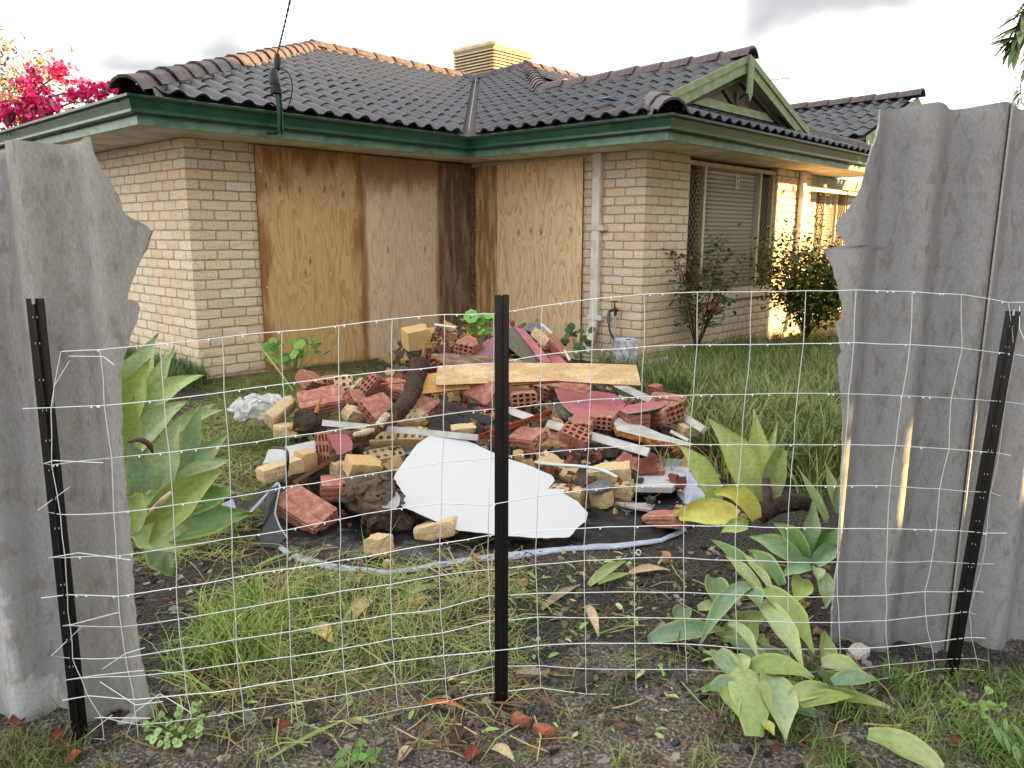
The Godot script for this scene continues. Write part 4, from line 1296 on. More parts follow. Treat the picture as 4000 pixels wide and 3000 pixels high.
func build_fence() -> void:
	var lt := [Vector2(-0.24, 1.741), Vector2(-0.169, 1.74), Vector2(-0.108, 1.738), Vector2(-0.037, 1.743), Vector2(-0.022, 1.753), Vector2(0.2, 1.754)]
	var le := [Vector2(-0.009, 1.754), Vector2(-0.006, 1.720), Vector2(0.002, 1.695), Vector2(0.008, 1.664), Vector2(0.025, 1.643), Vector2(0.033, 1.612), Vector2(0.041, 1.580), Vector2(0.041, 1.555), Vector2(0.058, 1.540), Vector2(0.083, 1.527), Vector2(0.117, 1.513), Vector2(0.101, 1.484), Vector2(0.088, 1.450), Vector2(0.075, 1.431), Vector2(0.058, 1.383), Vector2(0.047, 1.356), Vector2(0.038, 1.324), Vector2(0.036, 1.307), Vector2(0.064, 1.296), Vector2(0.055, 1.263), Vector2(0.045, 1.231), Vector2(0.033, 1.188), Vector2(0.018, 1.146), Vector2(0.011, 1.113), Vector2(0.006, 1.041), Vector2(0.001, 0.944), Vector2(-0.001, 0.845), Vector2(-0.003, 0.765), Vector2(-0.001, 0.648), Vector2(-0.003, 0.550), Vector2(-0.010, 0.412), Vector2(-0.009, 0.304), Vector2(-0.006, 0.222), Vector2(0.001, 0.138), Vector2(0.007, 0.064), Vector2(0.011, 0.001)]
	cement_sheet("grey corrugated cement fence sheet, its right edge broken off jagged", Vector3(-1.138, 0, -2.215), 0.155, [Vector2(-0.235, 2), Vector2(-0.235, -0.3)], rough_edge(le, 0.003, 5), lt, 0.182, 0.034, -0.014, Color(1.0, 0.99, 0.97))
	var l2 := [Vector2(-1.6, 1.72), Vector2(0.3, 1.72)]
	cement_sheet("grey corrugated cement fence sheet at the left frame edge, whitish lime stain at its foot", Vector3(-1.15, 0, -2.238), 0.155, [Vector2(-1.3, 2), Vector2(-1.3, -0.3)], [Vector2(-0.18, 2), Vector2(-0.18, -0.3)], l2, 0.182, 0.034, -0.014, Color(1.16, 1.16, 1.17), true)
	var rt := [Vector2(-0.2, 1.908), Vector2(-0.03, 1.911), Vector2(0.062, 1.924), Vector2(0.155, 1.934), Vector2(0.18, 1.929), Vector2(0.234, 1.921), Vector2(0.294, 1.926), Vector2(0.392, 1.94), Vector2(0.46, 1.935)]
	var re := [Vector2(-0.031, 1.910), Vector2(-0.033, 1.874), Vector2(-0.044, 1.837), Vector2(-0.061, 1.806), Vector2(-0.069, 1.769), Vector2(-0.079, 1.721), Vector2(-0.086, 1.679), Vector2(-0.097, 1.636), Vector2(-0.111, 1.598), Vector2(-0.138, 1.544), Vector2(-0.142, 1.530), Vector2(-0.134, 1.506), Vector2(-0.117, 1.473), Vector2(-0.114, 1.457), Vector2(-0.169, 1.456), Vector2(-0.160, 1.434), Vector2(-0.146, 1.406), Vector2(-0.136, 1.362), Vector2(-0.124, 1.323), Vector2(-0.114, 1.278), Vector2(-0.106, 1.221), Vector2(-0.125, 1.197), Vector2(-0.112, 1.152), Vector2(-0.102, 1.100), Vector2(-0.111, 1.072), Vector2(-0.097, 0.972), Vector2(-0.078, 0.829), Vector2(-0.065, 0.609), Vector2(-0.047, 0.434), Vector2(-0.041, 0.339), Vector2(-0.053, 0.255), Vector2(-0.054, 0.111), Vector2(-0.043, 0.024)]
	cement_sheet("grey corrugated cement fence sheet with jagged broken left edge and notch", Vector3(1.25, 0, -2.72), 0.1, rough_edge(re, 0.003, 9), [Vector2(0.45, 2), Vector2(0.45, -0.3)], rt, 0.232, 0.04, 0.16, Color(0.9, 0.9, 0.91))
	cement_sheet("grey corrugated cement fence sheet at the right frame edge, overlapping the broken one", Vector3(1.25, 0, -2.703), 0.1, [Vector2(0.419, 2), Vector2(0.419, -0.3)], [Vector2(1.75, 2), Vector2(1.75, -0.3)], [Vector2(0.4, 1.94), Vector2(0.5, 1.925), Vector2(0.62, 1.945), Vector2(1.8, 1.94)], 0.232, 0.04, 0.16, Color(0.94, 0.94, 0.95))
	cement_sheet("grey corrugated cement fence sheet beyond the frame on the right", Vector3(2.95, 0, -2.88), 0.1, [Vector2(0, 2), Vector2(0, -0.3)], [Vector2(2.4, 2), Vector2(2.4, -0.3)], [Vector2(0, 1.9), Vector2(2.4, 1.9)], 0.232, 0.04, 0.16, Color(0.94, 0.94, 0.95))
	# hooked wire at the top of the right sheet
	var hk := thing("wire_hook", "bent wire hook over the top of the right-hand fence sheet", "wire hook", Vector3(1.66, 1.93, -2.68))
	var b := MB.new()
	b.tube(PackedVector3Array([Vector3(0.0, -0.01, -0.02), Vector3(0.0, 0.012, 0.0), Vector3(0.02, 0.016, 0.025), Vector3(0.05, 0.01, 0.03), Vector3(0.045, -0.04, 0.03), Vector3(0.055, -0.06, 0.03)]), [0.002], 6)
	obj("bent_wire", b, M.wire, hk)
	picket("black star picket in front of the broken left fence sheet", Vector3(-1.291, 0, -2.08), Vector3(-1.285, 1.325, -2.09), 0.35)
	picket("black star picket in the middle, in front of the rubble", Vector3(-0.031, 0, -2.275), Vector3(-0.031, 1.325, -2.285), 0.0, 0)
	picket("black star picket leaning to the right before the right fence sheets", Vector3(1.603, -0.03, -2.568), Vector3(1.665, 1.255, -2.575), -0.5)
	var me := thing("wire_mesh_fence", "galvanised wire mesh strung between the three black pickets, ends bent loose", "wire fence")
	var pos := func(k: int, r: int) -> Vector3:
		var q: Vector2 = mesh_nodes[k][r]
		var off := 0.012 - 0.03 * exp(-pow((q.x + 0.03) * 9.0, 2.0)) * (1.0 if r % 5 != 4 else -1.0)
		return Vector3(q.x, q.y, fence_z(q.x) + off + 0.004 * nois(Vector3(q.x, q.y, 3), 300.0))
	for r in 12:
		var pts := PackedVector3Array()
		# loose end at the left, bent round the picket
		var p0: Vector3 = pos.call(0, r)
		if r > 0:
			var z := rng.randf_range(-0.03, 0.04)
			match r % 4:
				0:
					pts.append(p0 + Vector3(0.2, 0.03 + z, 0.03)); pts.append(p0 + Vector3(0.06, 0.03, 0.035)); pts.append(p0 + Vector3(-0.03, 0.012, 0.03))
				1:
					pts.append(p0 + Vector3(-0.06, 0.004, 0.03))
				2:
					pts.append(p0 + Vector3(0.17, 0.05 + z, 0.05)); pts.append(p0 + Vector3(0.03, 0.025, 0.04)); pts.append(p0 + Vector3(-0.01, 0.01, 0.02))
				3:
					pts.append(p0 + Vector3(0.02, 0.05 + z, -0.02)); pts.append(p0 + Vector3(-0.05, 0.02, 0.02))
		for k in 19:
			if r == 11 and (k == 8 or k == 18):
				continue
			var a: Vector3 = pos.call(k, r)
			pts.append(a)
			if k < 18:
				pts.append(a.lerp(pos.call(k + 1, r), 0.5) + Vector3(0, rng.randf_range(-0.003, 0.002), 0.0))
		var e: Vector3 = pos.call(18, r)
		pts.append(e + Vector3(rng.randf_range(0.02, 0.07), rng.randf_range(-0.012, 0.004), 0.004))
		b = MB.new()
		b.tube(pts, [0.0015], 5)
		obj("line_wire", b, M.wire, me)
	for k in 19:
		b = MB.new()
		var pts := PackedVector3Array()
		for r in 12:
			var a: Vector3 = pos.call(k, r)
			pts.append(a + Vector3(0, 0, 0.003))
			if r < 11:
				pts.append(a.lerp(pos.call(k, r + 1), 0.5) + Vector3(rng.randf_range(-0.003, 0.003), 0, 0.003))
		b.tube(pts, [0.0013], 5)
		obj("stay_wire", b, M.wire, me)
	# cut ends that curl away at the left
	for q in [[Vector3(-1.2, 1.17, 0.02), Vector3(-1.1, 1.172, 0.05), Vector3(-1.07, 1.15, 0.06)], [Vector3(-1.26, 1.03, 0.01), Vector3(-1.24, 1.09, 0.03), Vector3(-1.19, 1.16, 0.04)], [Vector3(-1.2, 0.24, 0.02), Vector3(-1.12, 0.3, 0.05), Vector3(-1.06, 0.32, 0.06)], [Vector3(-1.21, 0.2, 0.02), Vector3(-1.1, 0.14, 0.06), Vector3(-1.02, 0.15, 0.07)], [Vector3(-1.15, 0.02, 0.03), Vector3(-1.1, 0.12, 0.06), Vector3(-1.03, 0.17, 0.06), Vector3(-0.95, 0.1, 0.06)], [Vector3(1.69, 1.27, 0.0), Vector3(1.67, 1.2, 0.04), Vector3(1.72, 1.1, 0.06), Vector3(1.75, 1.02, 0.08)]]:
		b = MB.new()
		var pts := PackedVector3Array()
		for p in q:
			pts.append(Vector3(p.x, p.y, fence_z(p.x) + p.z))
		b.tube(pts, [0.0012], 5)
		obj("loose_end", b, M.wire, me)
	# rain drops hanging under the wires
	var sm := SphereMesh.new()
	sm.radius = 0.0026; sm.height = 0.006; sm.radial_segments = 8; sm.rings = 5
	var xs := []
	for r in 6:
		for k in 18:
			for j in rng.randi_range(0, 3):
				var f := rng.randf()
				xs.append(Transform3D(Basis(), (pos.call(k, r) as Vector3).lerp(pos.call(k + 1, r), f) + Vector3(0, -0.0035, 0.0)))
	stuff(many("rain_drops", sm, M.drop, xs, me))

func build_ground() -> void:
	var b := MB.new()
	var rows := []
	var zs := []
	var z := -0.6
	while z > -4.2:
		zs.append(z); z -= 0.04
	while z > -14.0:
		zs.append(z); z -= 0.2
	zs.append_array([-20.0, -40.0, -120.0, -400.0])
	zs.push_front(2.0); zs.push_front(12.0); zs.push_front(60.0); zs.push_front(300.0)
	var xs := [-300.0, -60.0, -15.0, -6.0]
	var x := -3.6
	while x < 3.6:
		xs.append(x); x += 0.05
	xs.append_array([6.0, 15.0, 60.0, 300.0])
	zs.sort()
	zs.reverse()
	for zz in zs:
		var row := PackedVector3Array()
		for xx in xs:
			var y := ground_y(xx, zz)
			if absf(xx) < 3.7 and zz < -0.5 and zz > -4.3:
				y += 0.012 * nois(Vector3(xx, zz, 0), 900.0) + 0.006 * nois(Vector3(xx, zz, 5), 2600.0)
			row.append(Vector3(xx, y, zz))
		rows.append(row)
	# grey sand along the street, black mulch behind the wire
	var cols := []
	for row in rows:
		var cr := PackedColorArray()
		for p in row:
			var k := smoothstep(-0.12, 0.12, (p.z - fence_z(p.x)) * 0.9 + 0.06 + 0.5 * nois(p, 260.0) + 0.25 * nois(p, 1100.0))
			var wet := smoothstep(-0.1, 0.1, minf(p.x + 0.12, 1.0 - p.x) + 0.4 * nois(p + Vector3(7, 0, 0), 330.0)) * smoothstep(-3.35, -3.05, p.z)
			cr.append(Color(0.25, 0.24, 0.23).lerp(Color(0.13, 0.13, 0.13), wet).lerp(Color(0.85, 0.84, 0.84), k))
		cols.append(cr)
	b.grid(rows, cols)
	structure(obj("ground", b, M.soil), "dark damp garden soil running from the street to the house", "ground")

# ------------------------------------------------------------ builders for the rubble
func chip(h: Vector3, seed: int, amp: float, broke: float, broke_left := 0.0) -> Callable:
	return func(p: Vector3) -> Vector3:
		var q := p + Vector3(seed * 1.7, seed * 0.6, 0)
		var r := Vector3(nois(q, 1400.0), nois(q + Vector3(3, 0, 0), 1400.0), nois(q + Vector3(0, 3, 0), 1400.0)) * amp
		var c := Vector3(smoothstep(0.6, 1.0, absf(p.x) / h.x), smoothstep(0.6, 1.0, absf(p.y) / h.y), smoothstep(0.6, 1.0, absf(p.z) / h.z))
		var near := clampf((c.x * c.y + c.y * c.z + c.x * c.z) * 0.5, 0.0, 1.0)
		var ch := maxf(0.0, nois(q + Vector3(9, 2, 4), 700.0)) * 0.02 * near
		var o := p + r - Vector3(signf(p.x), signf(p.y), signf(p.z)) * (near * 0.003 + ch)
		if broke > 0.0 and p.x > 0.0:
			o.x -= broke * c.x * (0.5 + 0.8 * nois(Vector3(seed, p.y, p.z), 1100.0) + 0.5 * nois(Vector3(seed + 5, p.y, p.z), 3000.0))
		if broke_left > 0.0 and p.x < 0.0:
			o.x += broke_left * c.x * (0.5 + 0.8 * nois(Vector3(seed + 8, p.y, p.z), 1100.0) + 0.5 * nois(Vector3(seed + 3, p.y, p.z), 3000.0))
		return o

# a block whose two faces across axis ax carry rows of holes
func perf_box(b: MB, h: Vector3, ax: int, nu: int, nv: int, fill: float, pw: float, depth: float, f: Callable, cell := 0.022) -> void:
	var u := (ax + 1) % 3
	var w := (ax + 2) % 3
	for a2 in 3:
		if a2 == ax:
			continue
		var uu := (a2 + 1) % 3
		var ww := (a2 + 2) % 3
		var n1 := maxi(2, int(round(h[uu] * 2.0 / cell)))
		var n2 := maxi(2, int(round(h[ww] * 2.0 / cell)))
		for sg in [-1.0, 1.0]:
			var rows := []
			for i in n1 + 1:
				var row := PackedVector3Array()
				for k in n2 + 1:
					var p := Vector3.ZERO
					p[a2] = sg * h[a2]
					p[uu] = lerpf(-h[uu], h[uu], float(i) / n1)
					p[ww] = lerpf(-h[ww], h[ww], float(k) / n2)
					row.append(f.call(p))
				rows.append(row)
			b.grid(rows, [], sg > 0)
	var seg := 12
	for sg in [-1.0, 1.0]:
		for i in nu:
			for k in nv:
				var cu := -h[u] + h[u] * 2.0 * (i + 0.5) / nu
				var cw := -h[w] + h[w] * 2.0 * (k + 0.5) / nv
				var su := h[u] / nu
				var sw := h[w] / nv
				var outer := []
				var inner := []
				var deep := []
				for q in seg:
					var an := TAU * (q + 0.5) / seg
					var c := cos(an)
					var s := sin(an)
					var m := maxf(absf(c), absf(s))
					var po := Vector3.ZERO
					po[ax] = sg * h[ax]
					po[u] = cu + c / m * su
					po[w] = cw + s / m * sw
					var k2 := pow(pow(absf(c), pw) + pow(absf(s), pw), -1.0 / pw)
					var pi := Vector3.ZERO
					pi[ax] = sg * h[ax]
					pi[u] = cu + c * k2 * su * fill
					pi[w] = cw + s * k2 * sw * fill
					var d := pi
					d[ax] -= sg * depth
					outer.append(f.call(po)); inner.append(f.call(pi)); deep.append(d)
				for q in seg:
					var q2 := (q + 1) % seg
					if sg > 0:
						b.quad(outer[q], outer[q2], inner[q2], inner[q])
						b.quad(inner[q], inner[q2], deep[q2], deep[q])
					else:
						b.quad(outer[q2], outer[q], inner[q], inner[q2])
						b.quad(inner[q2], inner[q], deep[q], deep[q2])
				for q in range(1, seg - 1):
					b.tri(deep[0], deep[q], deep[q + 1])

func E(at: Vector3, deg: Vector3) -> Transform3D:
	return Transform3D(Basis.from_euler(deg * PI / 180.0), at)

func cream(label: String, at: Vector3, deg: Vector3, d: Vector3, holes: int, broke: float, seed: int) -> void:
	var b := MB.new()
	var h := d * 0.5
	var f := chip(h, seed, 0.004, broke)
	if holes:
		perf_box(b, h, 1, 2, maxi(2, int(round(d.x / 0.046))), 0.6, 2.0, minf(0.05, d.y * 0.48), f)
	else:
		face_grid(b, h, f, [0.016])
	var m: StandardMaterial3D = (M.cream_loose if seed % 3 else M.cream_core)
	var o := obj("cream_brick", b, m, null, E(at, deg))
	tag(o, label, "brick", "loose cream bricks of the rubble heap")

func red(label: String, at: Vector3, deg: Vector3, d: Vector3, broke: float, seed: int, parent: Node = null) -> Node3D:
	# hollow red block: three rows of four holes through its ends, ribs along its sides
	var b := MB.new()
	var h := d * 0.5
	var f := chip(h, seed, 0.0022, broke)
	perf_box(b, h, 0, 3, 4, 0.68, 5.0, minf(0.06, d.x * 0.45), f)
	for s in [-1.0, 1.0]:
		for k in 3:
			var y := (k - 1) * d.y * 0.29
			b.box(T(Vector3(-broke * 0.6, y, s * (h.z + 0.002))), Vector3(d.x - 0.02 - broke * 1.3, d.y * 0.17, 0.007), 0.002)
		b.box(T(Vector3(-broke * 0.6, s * (h.y + 0.0), 0.2 * h.z)), Vector3(d.x - 0.03 - broke * 1.3, 0.004, d.z * 0.07), 0.001)
	var m: StandardMaterial3D = M.red_brick if seed % 4 else M.red_broken
	var o := obj("red_brick", b, m, parent, E(at, deg))
	if parent == null:
		tag(o, label, "brick", "loose hollow red bricks of the rubble heap")
	return o

func lump(called: String, m: Material, parent: Node, xf: Transform3D, d: Vector3, rough: float, seed: int, cell := 0.02) -> MeshInstance3D:
	var b := MB.new()
	var h := d * 0.5
	face_grid(b, h, func(p: Vector3) -> Vector3:
		var n := Vector3(p.x / h.x, p.y / h.y, p.z / h.z)
		var s := n.normalized()
		var q := Vector3(s.x * h.x, s.y * h.y, s.z * h.z)
		var o := p.lerp(q * 1.2, 0.6)
		var z := o + Vector3(seed * 2.3, 0, 0)
		return o + Vector3(nois(z, 700.0), nois(z + Vector3(4, 0, 0), 700.0), nois(z + Vector3(0, 4, 0), 700.0)) * rough + Vector3(nois(z, 2500.0), nois(z + Vector3(4, 0, 0), 2500.0), nois(z + Vector3(0, 4, 0), 2500.0)) * rough * 0.4, [cell])
	return obj(called, b, m, parent, xf)

# a flat piece: pts lie in a plane and run clockwise as seen from its face
func plate_mesh(pts: Array, thick: float, jag: float, seed: int) -> Array:
	var r := RandomNumberGenerator.new()
	r.seed = seed + 100
	var c := Vector3.ZERO
	for p in pts:
		c += p
	c /= pts.size()
	var nn := Vector3.ZERO
	for i in pts.size():
		nn += (pts[i] - c).cross(pts[(i + 1) % pts.size()] - c)
	nn = -nn.normalized()
	var ux: Vector3 = (pts[1] - pts[0]).normalized()
	ux = (ux - nn * ux.dot(nn)).normalized()
	var uy := nn.cross(ux)
	var poly := PackedVector2Array()
	var hi := []
	for i in pts.size():
		var a: Vector3 = pts[i]
		var e: Vector3 = pts[(i + 1) % pts.size()]
		var n := maxi(1, int(a.distance_to(e) / 0.025)) if jag > 0.0 else 1
		for k in n:
			var p := a.lerp(e, float(k) / n)
			if k:
				p += (ux * r.randf_range(-1, 1) + uy * r.randf_range(-1, 1)) * jag
			p -= nn * nn.dot(p - c)
			hi.append(p)
			poly.append(Vector2((p - c).dot(ux), (p - c).dot(uy)))
	var top := MB.new()
	var side := MB.new()
	var bb := Rect2(poly[0], Vector2.ZERO)
	for q in poly:
		bb = bb.expand(q)
	var tris := Geometry2D.triangulate_polygon(poly)
	var base := top.v.size()
	for i in hi.size():
		top.p(hi[i], nn, (poly[i] - bb.position) / bb.size)
	for t in range(0, tris.size(), 3):
		var a := tris[t]
		var e := tris[t + 1]
		var g := tris[t + 2]
		if (hi[e] - hi[a]).cross(hi[g] - hi[a]).dot(nn) > 0:
			top.idx.append_array(PackedInt32Array([base + a, base + g, base + e]))
		else:
			top.idx.append_array(PackedInt32Array([base + a, base + e, base + g]))
	for t in range(0, tris.size(), 3):
		side.tri(hi[tris[t]] - nn * thick, hi[tris[t + 2]] - nn * thick, hi[tris[t + 1]] - nn * thick)
	for i in hi.size():
		var a: Vector3 = hi[i]
		var e: Vector3 = hi[(i + 1) % hi.size()]
		side.quad(a, e, e - nn * thick, a - nn * thick)
	return [top, side]

func plate(called: String, label: String, category: String, face: Material, edge: Material, pts: Array, thick: float, jag: float, seed: int, parent: Node = null, group := "") -> Node3D:
	var m := plate_mesh(pts, thick, jag, seed)
	if parent:
		var o := obj(called, m[0], face, parent)
		obj(called + "_edge", m[1], edge, o)
		return o
	var c := Vector3.ZERO
	for p in pts:
		c += p
	c /= pts.size()
	var t := thing(called, label, category, c, group)
	for part in [["face", m[0], face], ["broken_edge", m[1], edge]]:
		for i in part[1].v.size():
			part[1].v[i] -= c
		obj(part[0], part[1], part[2], t)
	return t

func bar(called: String, label: String, category: String, m: Material, a: Vector3, e: Vector3, wide: float, thick: float, roll: float, group := "", bow := 0.0) -> Node3D:
	var d := (e - a).normalized()
	var side := d.cross(Vector3.UP).normalized()
	var up := side.cross(d).normalized()
	var bs := Basis(d, up, side) * Basis(Vector3(1, 0, 0), deg_to_rad(roll))
	var b := MB.new()
	var l := a.distance_to(e)
	var n := 10
	var rows := []
	var q := [Vector2(-0.5, 0.5), Vector2(0.5, 0.5), Vector2(0.5, -0.5), Vector2(-0.5, -0.5)]
	for k in 4:
		var row0 := PackedVector3Array()
		var row1 := PackedVector3Array()
		for i in n + 1:
			var t := float(i) / n
			var x := (t - 0.5) * l
			var y := bow * sin(PI * t)
			row0.append(Vector3(x, q[k].y * thick + y, q[k].x * wide))
			row1.append(Vector3(x, q[(k + 1) % 4].y * thick + y, q[(k + 1) % 4].x * wide))
		b.grid([row0, row1], [], true)
		for e2 in 1:
			pass
	for t in [-0.5, 0.5]:
		var z := Vector3(t * l, 0, 0)
		var c := [z + Vector3(0, thick * 0.5, -wide * 0.5), z + Vector3(0, thick * 0.5, wide * 0.5), z + Vector3(0, -thick * 0.5, wide * 0.5), z + Vector3(0, -thick * 0.5, -wide * 0.5)]
		b.quad(c[0], c[1], c[2], c[3])
	var o := obj(called, b, m, null, Transform3D(bs, (a + e) * 0.5))
	tag(o, label, category, group)
	return o

func branch(called: String, label: String, m: Material, pts: Array, rad: Array, bark: float, seed: int, category := "branch") -> Node3D:
	var t := thing(called, label, category, pts[0])
	var cv := Curve3D.new()
	cv.bake_interval = 0.02
	for i in pts.size():
		var tn: Vector3 = (pts[mini(i + 1, pts.size() - 1)] - pts[maxi(0, i - 1)]) * 0.17
		cv.add_point(pts[i] - pts[0], -tn, tn)
	var n := maxi(8, int(cv.get_baked_length() / 0.025))
	var ps := PackedVector3Array()
	var rs := []
	for i in n + 1:
		var f := float(i) / n
		ps.append(cv.sample_baked(f * cv.get_baked_length(), true))
		var g := f * (rad.size() - 1)
		rs.append(lerpf(rad[int(floor(g))], rad[mini(rad.size() - 1, int(floor(g)) + 1)], g - floor(g)))
	var b := MB.new()
	b.tube(ps, rs, 10, true, bark, seed)
	obj("wood", b, m, t)
	return t

# a sheet stretched between two lines of points, with folds
func ruled(parent: Node, called: String, m: Material, a: Array, c: Array, n: int, wrinkle: float, seed: int, sag := 0.0) -> MeshInstance3D:
	var b := MB.new()
	var ca := Curve3D.new()
	var cc := Curve3D.new()
	for q in [[ca, a], [cc, c]]:
		for i in q[1].size():
			var tn: Vector3 = (q[1][mini(i + 1, q[1].size() - 1)] - q[1][maxi(0, i - 1)]) * 0.16
			q[0].add_point(q[1][i], -tn, tn)
	var rows := []
	var cols := 24
	for r in n + 1:
		var f := float(r) / n
		var row := PackedVector3Array()
		for k in cols + 1:
			var t := float(k) / cols
			var p := ca.sample_baked(t * ca.get_baked_length()).lerp(cc.sample_baked(t * cc.get_baked_length()), f)
			var w := p + Vector3(seed * 3.0, 0, 0)
			p += Vector3(nois(w, 900.0), nois(w + Vector3(2, 0, 0), 900.0), nois(w + Vector3(0, 2, 0), 900.0)) * wrinkle * sin(PI * clampf(f, 0.05, 0.95)) - Vector3(0, sag * sin(PI * f), 0)
			row.append(p)
		rows.append(row)
	b.grid(rows)
	return obj(called, b, m, parent)

func heap_y(x: float, z: float) -> float:
	# how the heap of rubble swells above the ground
	var d := -z
	var a := (x - 0.0) / 1.2
	var h := 0.0
	h += 0.22 * exp(-pow((d - 4.95) / 0.7, 2.0) - pow(a, 2.0) * 1.4)
	h += 0.5 * exp(-pow((d - 6.45) / 0.6, 2.0) - pow(absf(x + 0.3) / 0.74, 6.0))
	h += 0.03 * exp(-pow((d - 4.2) / 0.5, 2.0) - pow(a, 2.0))
	return h

func lay_tarp(tp: Node3D, front: Array, back: Array) -> void:
	var cf := Curve3D.new()
	var cb := Curve3D.new()
	for q in [[cf, front], [cb, back]]:
		for i in q[1].size():
			var tn: Vector3 = (q[1][mini(i + 1, q[1].size() - 1)] - q[1][maxi(0, i - 1)]) * 0.16
			q[0].add_point(q[1][i], -tn, tn)
	var rows := []
	var hem0 := PackedVector3Array()
	var hem1 := PackedVector3Array()
	var hem2 := PackedVector3Array()
	for r in 61:
		var f := r / 60.0
		f = f * f * 0.5 + f * 0.5
		var row := PackedVector3Array()
		for k in 121:
			var t := k / 120.0
			var p := cf.sample_baked(t * cf.get_baked_length()).lerp(cb.sample_baked(t * cb.get_baked_length()), f)
			var w := 0.006 * nois(p, 400.0) + 0.014 * absf(nois(p + Vector3(9, 0, 0), 160.0)) + 0.002 * nois(p, 1500.0)
			p.y = ground_y(p.x, p.z) + 0.004 + w + heap_y(p.x, p.z) * 0.6 * smoothstep(0.35, 0.7, f)
			row.append(p)
			if r == 0:
				var up := 0.035 + 0.03 * nois(p + Vector3(4, 0, 0), 200.0)
				hem0.append(p + Vector3(0, -0.004, 0.008)); hem1.append(p + Vector3(0, 0.005, 0.006)); hem2.append(p + Vector3(0, 0.007 + 0.01 * up, -up))
		rows.append(row)
	var b := MB.new()
	b.grid(rows)
	obj("sheet", b, M.tarp_dark, tp)
	b = MB.new()
	b.grid([hem0, hem1, hem2])
	obj("pale_hem", b, M.tarp_pale, tp)

func hem_tube(tp: Node3D, pts: Array, r: float) -> void:
	var cv := Curve3D.new()
	for i in pts.size():
		var tn: Vector3 = (pts[mini(i + 1, pts.size() - 1)] - pts[maxi(0, i - 1)]) * 0.16
		cv.add_point(pts[i], -tn, tn)
	var ps := PackedVector3Array()
	for i in 31:
		ps.append(cv.sample_baked(cv.get_baked_length() * i / 30.0))
	var b := MB.new()
	b.tube(ps, [r], 6)
	obj("pale_hem", b, M.tarp_pale, tp)

func eyelet(tp: Node3D, at: Vector3) -> void:
	var t := TorusMesh.new()
	t.inner_radius = 0.009; t.outer_radius = 0.014; t.rings = 20; t.ring_segments = 8
	obj("eyelet", t, M.wire, tp, T(at + Vector3(0, 0.015, 0.03), Vector3(60, 0, 0)))

func rubble_bits() -> void:
	# the body of the heap and the crumbs all over it
	var b := MB.new()
	var rows := []
	for i in 70:
		var z := lerpf(-3.7, -7.6, i / 69.0)
		var row := PackedVector3Array()
		for k in 70:
			var x := lerpf(-1.7, 1.9, k / 69.0)
			var h := heap_y(x, z)
			var p := Vector3(x, 0, z)
			row.append(Vector3(x, ground_y(x, z) - 0.03 + h + (0.05 * nois(p, 700.0) + 0.03 * nois(p, 2200.0)) * smoothstep(0.0, 0.1, h), z))
		rows.append(row)
	b.grid(rows)
	stuff(obj("heap_core", b, M.rubble_soil), "fine brown rubble and soil filling the heap between the bricks", "rubble")
	var r := RandomNumberGenerator.new()
	r.seed = 77
	var kinds := [["brick_chunks", "red_broken", "broken red brick chunks filling the heap", 110, 0.05], ["block_chunks", "grey_mortar", "broken mortar and block chunks filling the heap", 100, 0.05], ["cream_chunks", "cream_core", "broken cream brick chunks filling the heap", 70, 0.045], ["cream_fragments", "cream_core", "cream brick crumbs and chips strewn over the heap", 620, 0.03], ["red_fragments", "red_broken", "red brick crumbs and chips strewn over the heap", 420, 0.032], ["mortar_fragments", "grey_mortar", "grey mortar crumbs strewn over the heap", 380, 0.03], ["plaster_fragments", "plaster_edge", "white plaster flakes strewn over the heap and grass", 120, 0.02]]
	for kd in kinds:
		var mb := MB.new()
		var sd: int = kd[3]
		face_grid(mb, Vector3(1.0, 0.62, 0.8), func(p: Vector3) -> Vector3:
			var q := p * 10.0 + Vector3(sd, 0, 0)
			return p * (0.85 + 0.4 * nois(q, 7.0)) + Vector3(nois(q, 12.0), nois(q + Vector3(30, 0, 0), 12.0), nois(q + Vector3(0, 30, 0), 12.0)) * 0.4, [0.5])
		var xs := []
		for i in kd[3]:
			var x := r.randfn(0.05, 0.62)
			var z := -r.randf_range(3.9, 6.8)
			if r.randf() < 0.45:
				x = r.randfn(-0.3, 0.36)
				z = -r.randfn(6.2, 0.28)
			if r.randf() < 0.08:
				x = r.randf_range(-1.6, 1.6); z = -r.randf_range(2.2, 4.2)
			var s: float = kd[4] * clampf(exp(r.randfn(-0.2, 0.5)), 0.3, 1.9) * (0.5 if z > -4.0 else 1.0) * 0.85
			var p := Vector3(x, ground_y(x, z) + heap_y(x, z) + s * 0.35 + (0.02 if z > -4.4 and z < -3.4 else 0.0), z)
			xs.append(Transform3D(Basis.from_euler(Vector3(r.randf() * TAU, r.randf() * TAU, r.randf() * TAU)).scaled(Vector3.ONE * s), p))
		stuff(many(kd[0], mb.mesh(), M[kd[1]], xs), kd[2], "rubble")

